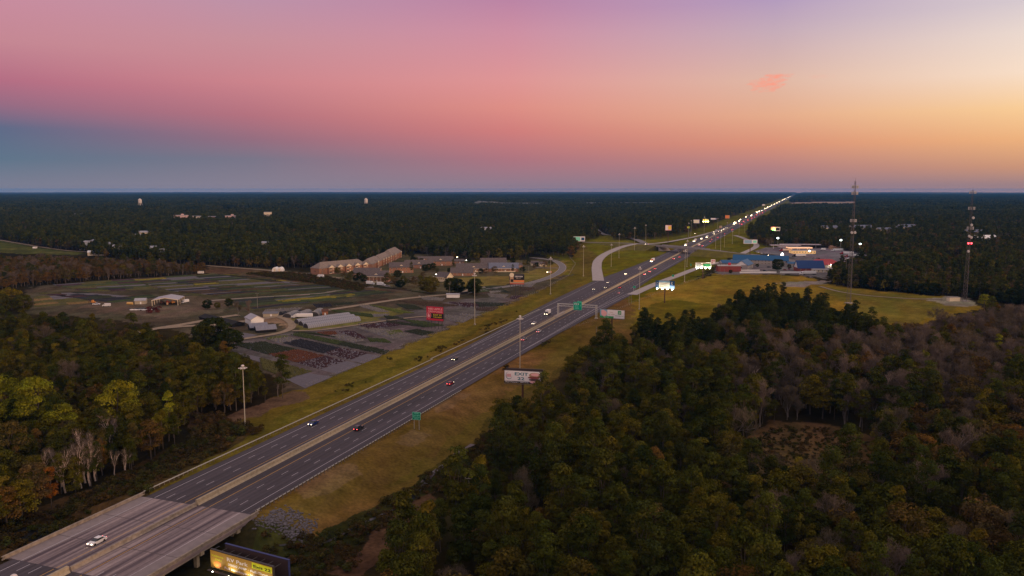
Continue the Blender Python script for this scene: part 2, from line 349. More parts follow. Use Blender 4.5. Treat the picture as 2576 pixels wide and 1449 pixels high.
zone('verge_right_green', hz((215, -122), (330, -124), (460, -128), (560, -130), (560, -118), (440, -112), (330, -108), (240, -114)), (0.10, 0.075, 0.012), (0.15, 0.105, 0.018), 12, seed=8, stretch=4, w=0.6)
zone('creek_bank', [(640, 1330), (800, 1345), (1000, 1245), (1150, 1150), (1200, 1130), (1170, 1180), (1060, 1270), (900, 1360), (800, 1420), (640, 1449)], (0.022, 0.026, 0.007), (0.058, 0.052, 0.014), 8, seed=9)
zone('clay', [(960, 1330), (1000, 1290), (1080, 1240), (1120, 1260), (1070, 1310), (1020, 1350), (900, 1449), (820, 1449), (880, 1400)], (0.07, 0.040, 0.022), (0.12, 0.065, 0.035), 9, seed=10)
zone('scrub_left', [(-200, 1449), (-100, 1330), (200, 1240), (420, 1130), (560, 1085), (640, 1090), (560, 1140), (420, 1215), (340, 1255), (200, 1325), (0, 1400)], (0.045, 0.032, 0.012), (0.115, 0.068, 0.026), 10, seed=11)
zone('clearing_track', [(470, 1030), (560, 1045), (650, 1015), (760, 980), (770, 1000), (650, 1045), (560, 1075), (480, 1080)], (0.11, 0.070, 0.040), (0.16, 0.10, 0.055), 8, seed=12)
zone('dry_field', [(1590, 770), (1640, 735), (1740, 706), (1800, 690), (1900, 690), (2030, 694), (2080, 715), (2250, 735), (2440, 752), (2470, 775), (2300, 820), (2100, 850), (1850, 850), (1700, 850), (1600, 850)], (0.150, 0.105, 0.010), (0.265, 0.165, 0.022), 30, seed=13)
zone('dry_field_green', [(1600, 800), (1640, 765), (1700, 755), (1800, 768), (1850, 790), (1850, 850), (1600, 850)], (0.090, 0.075, 0.005), (0.18, 0.13, 0.012), 18, seed=14)
zone('dry_field_right', [(2060, 722), (2200, 735), (2400, 752), (2440, 765), (2300, 815), (2200, 815), (2150, 780)], (0.115, 0.095, 0.015), (0.18, 0.135, 0.022), 24, seed=16)
zone('glade', [(1600, 882), (1700, 868), (1860, 895), (1900, 925), (1740, 915), (1620, 900)], (0.06, 0.06, 0.025), (0.10, 0.09, 0.03), 12, seed=17)
zone('marsh', [(1870, 1110), (1950, 1060), (2080, 1065), (2220, 1105), (2210, 1190), (2080, 1240), (1930, 1230), (1860, 1160)], (0.062, 0.042, 0.016), (0.135, 0.078, 0.034), 7, seed=18)
# nursery
zone('nursery', [(80, 722), (300, 703), (520, 689), (530, 668), (700, 678), (800, 688), (930, 722), (1130, 735), (1210, 740), (1300, 705), (1440, 690), (1350, 735), (1260, 772), (1150, 815), (1060, 855), (960, 893), (860, 940), (780, 972), (720, 990), (700, 950), (560, 880), (440, 830), (250, 800), (60, 790), (60, 740)], (0.052, 0.043, 0.024), (0.105, 0.084, 0.055), 12, seed=20)
zone('nursery_cloth', [(560, 870), (620, 850), (740, 832), (900, 815), (1000, 790), (1150, 755), (1250, 745), (1290, 750), (1150, 812), (1060, 852), (960, 890), (860, 936), (780, 965), (700, 930)], (0.085, 0.070, 0.062), (0.140, 0.118, 0.115), 9, seed=70)
zone('nursery_dirt', [(200, 770), (300, 745), (420, 745), (560, 745), (600, 760), (560, 785), (420, 800), (260, 785)], (0.10, 0.075, 0.048), (0.15, 0.11, 0.075), 12, seed=21)
zone('nursery_yard', [(640, 800), (700, 795), (760, 805), (745, 815), (730, 830), (700, 815), (660, 812)], (0.20, 0.135, 0.08), (0.26, 0.18, 0.11), 10, seed=22)
zone('nursery_grass', [(720, 805), (830, 790), (1000, 775), (1010, 790), (920, 810), (760, 835)], (0.12, 0.11, 0.03), (0.18, 0.15, 0.05), 12, seed=23)
zone('nursery_upper', [(330, 702), (540, 689), (640, 697), (790, 716), (930, 722), (1010, 736), (640, 778), (560, 756), (420, 732)], (0.045, 0.044, 0.016), (0.085, 0.076, 0.034), 14, seed=71, w=.8)
zone('brush_strip', [(520, 668), (690, 680), (800, 692), (940, 722), (1000, 735), (940, 745), (780, 715), (640, 695), (520, 686)], (0.06, 0.038, 0.022), (0.12, 0.075, 0.04), 8, seed=24)
zone('village', [(780, 690), (830, 672), (1010, 640), (1100, 640), (1300, 655), (1410, 650), (1440, 672), (1400, 700), (1300, 705), (1210, 735), (1120, 735), (960, 722), (800, 700)], (0.065, 0.055, 0.03), (0.13, 0.105, 0.05), 14, seed=25)
zone('village_grass', [(1130, 700), (1300, 692), (1420, 655), (1440, 672), (1400, 700), (1300, 712), (1180, 725)], (0.15, 0.11, 0.025), (0.22, 0.16, 0.045), 14, seed=26)
zone('field_left', [(-40, 600), (0, 606), (110, 625), (220, 636), (210, 642), (0, 636), (-60, 632)], (0.045, 0.055, 0.015), (0.12, 0.115, 0.03), 14, seed=27)
zone('field_far_right', [(1985, 518), (1985, 510), (2070, 507), (2150, 507), (2150, 515), (2100, 518)], (0.30, 0.21, 0.15), (0.34, 0.25, 0.18), 60, seed=28, pj=False)
zone('motel_lot', [(1800, 690), (1812, 660), (1900, 648), (2020, 650), (2100, 655), (2110, 672), (2080, 700), (1990, 690), (1890, 690)], (0.13, 0.11, 0.11), (0.17, 0.15, 0.14), 20, seed=29)
zone('fuel_lot', [(1895, 632), (1930, 622), (1990, 622), (2100, 624), (2180, 640), (2230, 660), (2120, 665), (2040, 655), (1950, 642)], (0.16, 0.14, 0.15), (0.21, 0.18, 0.19), 30, seed=30, pj=False)
zone('gravel_pad', [(1955, 712), (2000, 708), (2080, 706), (2080, 711), (2030, 722), (1980, 722)], (0.22, 0.18, 0.15), (0.26, 0.22, 0.18), 12, seed=31)
zone('tower_pad', [(2330, 752), (2380, 745), (2440, 752), (2470, 770), (2400, 772)], (0.20, 0.165, 0.12), (0.26, 0.22, 0.16), 10, seed=32)
sm = 0.75 + 0.5 * vnoise(gx, gy, 4.0, 41); near_m = dist < 1600
gc[near_m] *= sm[near_m][:, None]
big = 0.82 + 0.36 * vnoise(s_ / 2.2, n_, 26, 61); tint = vnoise(s_ / 3, n_, 11, 62) - .5
gc[:, 0] *= big * (1 + .10 * tint); gc[:, 1] *= big * (1 - .16 * tint); gc[:, 2] *= big
gm = bpy.data.materials.new('land'); gm.use_nodes = True; nt = gm.node_tree; b = nt.nodes['Principled BSDF']; b.inputs['Roughness'].default_value = 0.95; b.inputs['Specular IOR Level'].default_value = 0.0
at = nt.nodes.new('ShaderNodeAttribute'); at.attribute_name = 'cover'; t = nt.nodes.new('ShaderNodeTexCoord'); nz = nt.nodes.new('ShaderNodeTexNoise'); nz.inputs['Scale'].default_value = 0.9; nz.inputs['Detail'].default_value = 8
mr = nt.nodes.new('ShaderNodeMapRange'); mr.inputs[1].default_value = 0.3; mr.inputs[2].default_value = 0.7; mr.inputs[3].default_value = 0.72; mr.inputs[4].default_value = 1.28
mx = nt.nodes.new('ShaderNodeMix'); mx.data_type = 'RGBA'; mx.blend_type = 'MULTIPLY'; mx.inputs[0].default_value = 1
nt.links.new(t.outputs['Object'], nz.inputs[0]); nt.links.new(nz.outputs[0], mr.inputs[0]); nt.links.new(at.outputs['Color'], mx.inputs[6]); nt.links.new(mr.outputs[0], mx.inputs[7]); nt.links.new(mx.outputs[2], b.inputs['Base Color'])
me = mesh_np('ground', gv, gf, gm, {'cover': ('POINT', np.concatenate([gc, np.ones((len(gc), 1))], 1))}, smooth=True)
tag(link('ground', me), kind='structure')

# ------------------------------------------------------------------ paved strips
def strip_mesh(name, left, right, z, m, struct=True, thick=0.0, label=None):
    mb = MB(); zz = z if isinstance(z, (list, tuple)) else [z] * len(left)
    for i in range(len(left) - 1):
        a, b2, c, d = left[i], left[i + 1], right[i + 1], right[i]
        mb.quad((a[0], a[1], zz[i]), (d[0], d[1], zz[i]), (c[0], c[1], zz[i + 1]), (b2[0], b2[1], zz[i + 1]))
    o = mb.build(name, m); return tag(o, kind='structure') if struct else o
def smooth_path(pts, n=8):
    out = []; P_ = [np.array(p, float) for p in pts]; P_ = [2 * P_[0] - P_[1]] + P_ + [2 * P_[-1] - P_[-2]]
    for i in range(1, len(P_) - 2):
        for k in range(n):
            t = k / n; a, b2, c, d = P_[i - 1:i + 3]
            out.append(0.5 * ((2 * b2) + (-a + c) * t + (2 * a - 5 * b2 + 4 * c - d) * t * t + (-a + 3 * b2 - 3 * c + d) * t ** 3))
    out.append(P_[-2]); return out
def offset(path, w):
    L, Rr = [], []
    for i, p in enumerate(path):
        a = path[max(0, i - 1)][:2]; c = path[min(len(path) - 1, i + 1)][:2]; d = c - a; d = d / (np.linalg.norm(d) + 1e-9); nrm = np.array([d[1], -d[0]])
        ww = w[i] if isinstance(w, list) else w; L.append(p[:2] - nrm * ww / 2); Rr.append(p[:2] + nrm * ww / 2)
    return L, Rr
def road(name, pts, w, m, z=0.0, lines=True):
    path = smooth_path([tuple(G(p[0], p[1], p[2] if len(p) > 2 else 0.0)) + (p[2] if len(p) > 2 else 0.0,) for p in pts]); zz = [p[2] + z for p in path]
    L, Rr = offset(path, w); strip_mesh(name, L, Rr, zz, m)
    if lines:
        a, b2 = offset(path, w - 0.8); 
        for q in (a, b2):
            q3 = [np.array(v) for v in q]; l2, r2 = offset(q3, 0.35); strip_mesh('painted_line', l2, r2, [v + 0.02 for v in zz], wline)
    return path
# highway pavement (southbound and northbound in one sheet, interrupted by the concrete bridge)
def hw_edges(s):
    lft = np.interp(s, [0, 400, 470, 560, 640, 770, 830, 980, 1126, 1500, 1700, 9000, 21000], [-178.6, -178.6, -181, -186.5, -189.5, -191.5, -188, -183.5, -180.5, -180.5, -180.5, -179.5, -179.5])
    rgt = np.interp(s, [0, 380, 483, 583, 680, 700, 800, 1000, 1500, 1700, 9000, 21000], [-141.4, -141.4, -140.6, -137.2, -134.8, -138.5, -141, -140.5, -140.5, -140.5, -139.5, -139.5])
    d = hn(s) + 160.05; return lft + d, rgt + d
S1 = list(np.arange(176.3, 700, 20)) + list(np.arange(700, 2000, 50)) + list(np.arange(2000, 21000, 1000))
for nm, ss in (('highway', S1), ('highway', [-40, 20, 80, 134.0])):
    strip_mesh(nm, [SN(s, hw_edges(s)[0]) for s in ss], [SN(s, hw_edges(s)[1]) for s in ss], 0.0, asph)
# painted lines
def line(ns, s0, s1, w, m, z=0.012, step=40):
    mb = MB(); s = s0
    while s < s1:
        e = min(s + step, s1)
        n0, n1 = (ns(s), ns(e)) if callable(ns) else (ns + hn(s) + 160.05, ns + hn(e) + 160.05)
        a, b2, c, d = SN(s, n0 - w / 2), SN(s, n0 + w / 2), SN(e, n1 + w / 2), SN(e, n1 - w / 2)
        mb.quad((*a, z), (*b2, z), (*c, z), (*d, z)); s = e
    return tag(mb.build('painted_line', m), kind='structure')
def dashes(n0, s0, s1, w, m, z=0.012, cyc=12.4, ln=3.6, off=0.0):
    mb = MB(); s = s0 + off
    while s < s1:
        o = hn(s) + 160.05; a, b2, c, d = SN(s, n0 + o - w / 2), SN(s, n0 + o + w / 2), SN(s + ln, n0 + o + w / 2), SN(s + ln, n0 + o - w / 2)
        mb.quad((*a, z), (*b2, z), (*c, z), (*d, z)); s += cyc
    return tag(mb.build('painted_dashes', m), kind='structure')
for s0, s1 in ((-20, 133.5), (176.8, 2600)):
    for n0 in (-155.7, -164.5): line(n0, s0, s1, 0.2, yline)
    line(-144.7, s0, s1 if s1 < 200 else 690, 0.22, wline); line(-175.6, s0, s1 if s1 < 200 else 600, 0.22, wline)
    if s1 > 200: line(-144.5, 720, 2600, 0.25, wline); line(-176.5, 900, 2600, 0.25, wline)
    for n0 in (-152.15, -148.4, -168.35, -172.1): dashes(n0, s0, min(s1, 1500), 0.2, wline, off=4.1 if n0 > -160 else 1.0)
# acceleration and exit lane lines
line(lambda s: np.interp(s, [420, 560, 770], [-176.5, -182.5, -186.2]), 420, 770, 0.25, wline)
line(lambda s: np.interp(s, [420, 560, 690], [-144.6, -142.6, -137.0]), 420, 690, 0.25, wline)
line(lambda s: np.interp(s, [500, 600, 690], [-144.8, -143.9, -139.5]), 500, 690, 0.3, wline, z=0.02)

# ------------------------------------------------------------------ ramps and side roads
ramp_pts = [(1505, 706), (1503, 690), (1501, 672), (1505, 655), (1520, 641), (1542, 630, 0.6), (1560, 622.5, 3), (1582, 616.5, 5.6), (1606, 613, 7.0)]
RP = road('loop_ramp', ramp_pts, 11.5, ramp_m, 0.02, lines=False)
road('exit_ramp', [(1590, 741), (1620, 727), (1660, 710), (1700, 695), (1750, 676), (1790, 664), (1840, 655, 0.5), (1880, 649, 1.0), (1910, 645, 1.2)], 9.0, ramp_m, 0.03, lines=False)
road('far_off_ramp', [(1618, 614, 4.5), (1660, 611, 3), (1700, 605, 1), (1750, 595), (1800, 582), (1830, 574)], 9, ramp_m, 0.02, lines=False)
road('far_on_ramp', [(1849, 592), (1868, 598), (1888, 607), (1902, 614), (1900, 622), (1880, 632), (1850, 645)], 9, ramp_m, 0.02, lines=False)
XR = [(1300, 618, 0), (1380, 610, 0), (1450, 609, 0.2), (1510, 610, 1.5), (1560, 611, 4), (1610, 613.5, 6.6), (1650, 616.5, 7.2), (1715, 622, 7.6), (1800, 630, 7.0), (1850, 636, 4.5), (1900, 641, 2), (1950, 649, 0.5), (2010, 659, 0), (2080, 669, 0), (2160, 681, 0), (2260, 696, 0)]
xpath = smooth_path([tuple(G(*p)) + (p[2],) for p in XR], 10)
L, Rr = offset(xpath, 14.5); strip_mesh('cross_road', L, Rr, [p[2] + 0.06 for p in xpath], road_m)
# earth banks carrying the cross road (left open above the highway)
def bank(path, gap0, gap1):
    mb = MB(); pv = None
    for p in path:
        sx, nx = toSN(p[:2]); ok = p[2] > 0.15 and not (gap0 < nx < gap1)
        if not ok:
            if pv: mb.quad(*pv)
            pv = None; continue
        i = [j for j, q in enumerate(path) if q is p][0]; a = path[max(0, i - 1)][:2]; c = path[min(len(path) - 1, i + 1)][:2]; d = (c - a) / np.linalg.norm(c - a); nr = np.array([d[1], -d[0]])
        z = p[2]; row = [(*(p[:2] - nr * (9 + 2.6 * z)), -0.4), (*(p[:2] - nr * 9), z), (*(p[:2] + nr * 9), z), (*(p[:2] + nr * (9 + 2.6 * z)), -0.4)]
        if pv:
            for k in range(3): mb.quad(pv[k], pv[k + 1], row[k + 1], row[k])
        else: mb.quad(*row[::-1])
        pv = row; last = row
    return mb
grass_m = mat('bank_grass', (0.115, 0.092, 0.006), 0.95, noise=0.3, nscale=0.12)
tag(bank(xpath, -194, -130).build('embankment', grass_m), kind='structure')
tag(bank([np.array((p[0], p[1], p[2] - 0.06)) for p in RP if p[2] > 0.1], 9999, 9999).build('embankment', grass_m), kind='structure')
road('frontage_road', [(1150, 739), (1230, 727), (1300, 717), (1345, 709), (1385, 696), (1411, 681), (1414, 668), (1395, 656), (1360, 650), (1335, 648)], 8.5, road_m, 0.0, lines=True)
road('frontage_road', [(1411, 674), (1370, 674), (1345, 672)], 5, road_m, 0.02, lines=False)
road('old_highway', [(1622, 612, 3.5), (1600, 602, 2), (1570, 596, 0), (1545, 592), (1515, 588), (1497, 575), (1489, 569)], 12, road_m, -0.02, lines=False)
road('farm_road', [(395, 826), (470, 820), (560, 815), (690, 797), (780, 786), (900, 768), (1010, 752), (1100, 743), (1160, 738), (1185, 728)], 7, dirt_m, 0.0, lines=False)
road('farm_road', [(330, 838), (395, 826), (470, 814), (530, 803), (570, 796), (600, 792)], 7, dirt_m, 0.03, lines=False)
road('farm_track', [(580, 857), (640, 848), (700, 838), (728, 828), (735, 818), (725, 806), (700, 796), (680, 790)], 5, dirt_m, 0.03, lines=False)
road('farm_track', [(735, 832), (800, 830), (880, 820), (960, 808), (1040, 798), (1090, 795)], 3.2, dirt_m, 0.03, lines=False)
road('farm_track', [(520, 757), (600, 751), (700, 745), (800, 738), (900, 724), (940, 722)], 6, mat('pale_track', (0.24, 0.19, 0.15), 0.95, noise=0.2, nscale=0.3), 0.03, lines=False)
road('farm_track', [(520, 668), (600, 674), (700, 682), (790, 692), (860, 700)], 6, dirt_m, 0.03, lines=False)
road('field_track', [(2062, 720), (2110, 733), (2170, 742), (2240, 748), (2310, 752), (2370, 752)], 3.2, mat('pale_track', (0.24, 0.19, 0.15)), 0.03, lines=False)
road('field_track', [(-60, 596), (0, 604), (60, 614), (150, 628), (220, 634)], 7, dirt_m, 0.03, lines=False)
road('woodland_road', [(2345, 645), (2375, 650), (2400, 656), (2412, 664)], 14, dirt_m, 0.05, lines=False)
# creek
creek_m = mat('creek_water', (0.02, 0.02, 0.022), 0.35, spec=0.3)
ck = smooth_path([tuple(GG(*p)) for p in ((1190, 1118), (1150, 1140), (1130, 1160), (1085, 1195), (1060, 1225), (1040, 1250), (1010, 1272), (960, 1296), (900, 1322), (860, 1345), (800, 1370), (700, 1392))], 6)
wd = [0.6 + 2.2 * vnoise(np.array([i * 1.0]), np.array([3.0]), 3, 77)[0] for i in range(len(ck))]
L, Rr = offset(ck, wd); strip_mesh('creek', L, Rr, [float(GZ(p[0], p[1])) + 0.10 for p in ck], creek_m)
pond = [(60, 1402), (130, 1378), (210, 1374), (250, 1392), (200, 1408), (110, 1415)]
mb = MB(); pp = poly([(p[0] - 70, p[1] - 50) for p in pond]); mb.quad(*[(p[0], p[1], float(GZ(*pp[0])) + 0.12) for p in pp]); tag(mb.build('pond', creek_m), kind='structure')

# ------------------------------------------------------------------ concrete creek bridge
T = empty('highway_bridge', (*SN(155, -160), 0), -HA, 'weathered pale concrete highway bridge over the creek, crossed by the white car', 'bridge')
deck_m = bpy.data.materials.new('bridge_deck_concrete'); deck_m.use_nodes = True; nt = deck_m.node_tree; b = nt.nodes['Principled BSDF']; b.inputs['Roughness'].default_value = 0.85; b.inputs['Specular IOR Level'].default_value = 0.2
tcn = nt.nodes.new('ShaderNodeTexCoord')
def nzn(scale, vec, det=5):
    mp = nt.nodes.new('ShaderNodeMapping'); mp.inputs['Scale'].default_value = vec; nt.links.new(tcn.outputs['Object'], mp.inputs[0])
    n_ = nt.nodes.new('ShaderNodeTexNoise'); n_.inputs['Scale'].default_value = scale; n_.inputs['Detail'].default_value = det; nt.links.new(mp.outputs[0], n_.inputs[0]); return n_.outputs[0]
r1 = nt.nodes.new('ShaderNodeValToRGB'); r1.color_ramp.elements[0].position = 0.40; r1.color_ramp.elements[1].position = 0.62
r1.color_ramp.elements[0].color = (0.085, 0.062, 0.072, 1); r1.color_ramp.elements[1].color = (0.33, 0.255, 0.245, 1); nt.links.new(nzn(0.55, (1, 0.022, 1), 7), r1.inputs[0])
r2 = nt.nodes.new('ShaderNodeMapRange'); r2.inputs[3].default_value = 0.7; r2.inputs[4].default_value = 1.3; nt.links.new(nzn(1.6, (1, 0.5, 1)), r2.inputs[0])
mxx = nt.nodes.new('ShaderNodeMix'); mxx.data_type = 'RGBA'; mxx.blend_type = 'MULTIPLY'; mxx.inputs[0].default_value = 1; nt.links.new(r1.outputs[0], mxx.inputs[6]); nt.links.new(r2.outputs[0], mxx.inputs[7]); nt.links.new(mxx.outputs[2], b.inputs['Base Color'])
BL = 42.3; y0, y1 = 134.0 - 155, 176.3 - 155       # local: x across (n+160), y along
mb = MB(); mb.box(0.1, (y0 + y1) / 2, -0.42, 41.6, BL, 0.86); mb.build('deck', deck_m, T)
par_m = mat('bridge_parapet_concrete', (0.27, 0.215, 0.165), 0.9, noise=0.3, nscale=0.8)
sho = mat('shoulder_concrete', (0.23, 0.185, 0.18), 0.85, noise=0.12, nscale=0.5)
MB().box(17.9, 0.15, 0.014, 4.6, BL - 0.2, 0.012).build('shoulder', sho, T)
MB().box(-17.6, 0.15, 0.014, 4.8, BL - 0.2, 0.012).build('shoulder', sho, T)
for x in (-20.35, 20.55):
    m2 = MB(); m2.box(x, (y0 + y1) / 2, 0.42, 0.45, BL + 3, 0.8, taper=0.96); m2.box(x, (y0 + y1) / 2, 0.86, 0.55, BL + 3, 0.1); m2.build('parapet', par_m, T)
for x in (-15.9, 4.4, 15.3): MB().box(x, (y0 + y1) / 2, 0.026, 0.18, BL, 0.008).build('painted_line', yline if abs(x) < 5 else wline, T)
MB().box(-4.45, (y0 + y1) / 2, 0.026, 0.18, BL, 0.008).build('painted_line', yline, T)
for yj in (-6.8, 7.5): MB().box(0.1, yj, 0.018, 40.2, 0.2, 0.02).build('joint', mat('joint_seal', (0.10, 0.08, 0.08), 0.9), T)
for yp in (-13.5, 0.0, 14.0):
    MB().box(0.1, yp, -1.55, 41.0, 1.3, 1.2).build('pier_cap', barrier_m, T)
    for xc in (-18, -12, -6, 0, 6, 12, 18.6): MB().box(xc, yp, -4.0, 1.0, 1.0, 3.8).build('pier_column', barrier_m, T)
for k in range(9): MB().box(-19.5 + k * 4.95, (y0 + y1) / 2, -1.3 + 0.12, 0.5, BL - 1, 0.7).build('girder', conc, T)
for ya in (y0 + 0.6, y1 - 0.6): MB().box(0.1, ya, -2.6, 41.4, 1.2, 3.5).build('abutment', conc, T)
m2 = MB()
for sg in (1,): m2.extrude_y([(0, -0.4), (7.5, -2.2), (7.5, -3.6), (0, -3.6)], y1 - 0.9, y1 - 0.3); 
o = m2.build('wing_wall', barrier_m, T, loc=(20.8, 0, 0))

# ------------------------------------------------------------------ median barrier
def profile_strip(name, prof, s0, s1, step, m, label, cat, zoff=0.0):
    mb = MB(); s = s0; ring = None; so = SN(s0, hn(s0)); n = len(prof)
    while True:
        p = SN(s, hn(s)); row = [(*(p + HN * x - so), z) for x, z in prof]
        if ring is not None:
            for i in range(n):
                j = (i + 1) % n; mb.quad(ring[i], ring[j], row[j], row[i])
        else: mb.quad(*row)
        ring = row
        if s >= s1: break
        s = min(s + step, s1)
    mb.quad(*row[::-1])
    return tag(mb.build(name, m, loc=(*so, zoff)), label, cat)
bprof = [(-0.85, 0), (-0.40, 0.55), (-0.34, 1.55), (0.34, 1.55), (0.40, 0.55), (0.85, 0)]
profile_strip('median_barrier', bprof, -40, 133.5, 40, barrier_m, 'tan concrete median barrier beyond the bridge, behind the near mast top', 'barrier')
profile_strip('median_barrier', [(x * .8, z * .62) for x, z in bprof], 134.2, 176.0, 41.8, par_m, 'stained concrete median barrier running across the creek bridge deck', 'barrier', 0.0)
profile_strip('median_barrier', bprof, 176.6, 5000, 60, barrier_m, 'long tan concrete barrier dividing the dark asphalt carriageways', 'barrier')
tag(MB().box(0, 0, 0.9, 1.5, 24, 1.8).build('barrier_block', conc, loc=(*SN(543, -160.05), 0), rz=-HA), 'bright concrete barrier widening under the sign gantry', 'barrier')

# guard rails
def guardrail(s0, s1, n, side, label, step=2.0):
    T = empty('guardrail', (*SN(s0, n), 0), -HA, label, 'guardrail', 'steel guardrails beside the highway'); ln = s1 - s0
    MB().extrude_y([(0, 0.42), (0.09, 0.5), (0, 0.58), (0.09, 0.66), (0, 0.76), (-0.05, 0.76), (-0.05, 0.42)], 0, ln).build('rail', mat('rail_steel', (0.42, 0.40, 0.36), 0.6, 0.2), T)
    nn = int(ln / step); off = 0.16 * side
    pm = MB().box(0, 0, 0.20, 0.22, 0.24, 1.3).build('post', wood, T, loc=(off, 0.3, 0))
    for k in range(1, min(nn, 100)):
        c = pm.copy(); COL.objects.link(c); c.parent = T; c.location = (off, 0.3 + k * ln / min(nn, 100), 0)
    return T
guardrail(177.5, 322, -140.5, 1, 'steel guardrail with dark posts on the right verge beyond the bridge')
guardrail(178.5, 378, -181.2, -1, 'pale guardrail on the left verge beside the grass slope near the first mast')
guardrail(378, 566, -182.5, -1, 'pale guardrail farther along the left verge, ending below the billboards')

# ------------------------------------------------------------------ lettering
def flat(name, col, rough=0.7, em=None, es=0.0): return mat('paint_' + name, col, rough, emit=em, estr=es)
PW = flat('white', (0.80, 0.74, 0.74)); PK = flat('black', (0.015, 0.015, 0.015)); PR = flat('red', (0.55, 0.03, 0.06)); PY = flat('yellow', (0.85, 0.62, 0.03)); PG = flat('sign_green', (0.0, 0.24, 0.13)); PLG = flat('mint', (0.25, 0.75, 0.55)); PT = flat('teal', (0.06, 0.20, 0.25)); PBR = flat('brown', (0.46, 0.27, 0.045)); POR = flat('orange', (0.75, 0.22, 0.05)); PPK = flat('pink', (0.80, 0.42, 0.42)); PBL = flat('deep_blue', (0.01, 0.07, 0.18)); PSK = flat('sky_blue', (0.25, 0.42, 0.55)); PCR = flat('cream', (0.72, 0.62, 0.45)); PGN = flat('leaf_green', (0.04, 0.32, 0.10)); PTAN = flat('tan', (0.45, 0.28, 0.16)); PYG = flat('lime', (0.72, 0.78, 0.02))
def text(parent, s, x, z, size, m, y=-0.03, align='CENTER', fit=None, bold=0.0, shear=0.0, name='lettering'):
    cu = bpy.data.curves.new('lettering', 'FONT'); cu.body = s; cu.size = size; cu.align_x = align; cu.extrude = 0.012; cu.offset = bold * size; cu.shear = shear; cu.resolution_u = 3
    o = bpy.data.objects.new('tmp', cu); COL.objects.link(o); dg = bpy.context.evaluated_depsgraph_get(); me = bpy.data.meshes.new_from_object(o.evaluated_get(dg))
    bpy.data.objects.remove(o); co = np.empty(len(me.vertices) * 3, np.float32); me.vertices.foreach_get('co', co); co = co.reshape(-1, 3)
    w = co[:, 0].max() - co[:, 0].min()
    if fit: co[:, 0] *= fit / w
    v = np.stack([co[:, 0], -co[:, 2], co[:, 1]], 1); me.vertices.foreach_set('co', v.ravel()); me.update(); me.materials.clear(); me.materials.append(m)
    ob = link(name, me, parent, (x, y, z)); return ob
def rect(parent, name, x0, z0, x1, z1, m, y=-0.02, t=0.02): return MB().box((x0 + x1) / 2, y, (z0 + z1) / 2, abs(x1 - x0), t, abs(z1 - z0)).build(name, m, parent)
def disc(parent, name, x, z, rx, rz, m, y=-0.03, n=24):
    mb = MB(); pr = [(x + rx * math.cos(2 * math.pi * i / n), z + rz * math.sin(2 * math.pi * i / n)) for i in range(n)]; mb.extrude_y(pr, y - 0.01, y + 0.01); return mb.build(name, m, parent)
BG = 'roadside billboards'
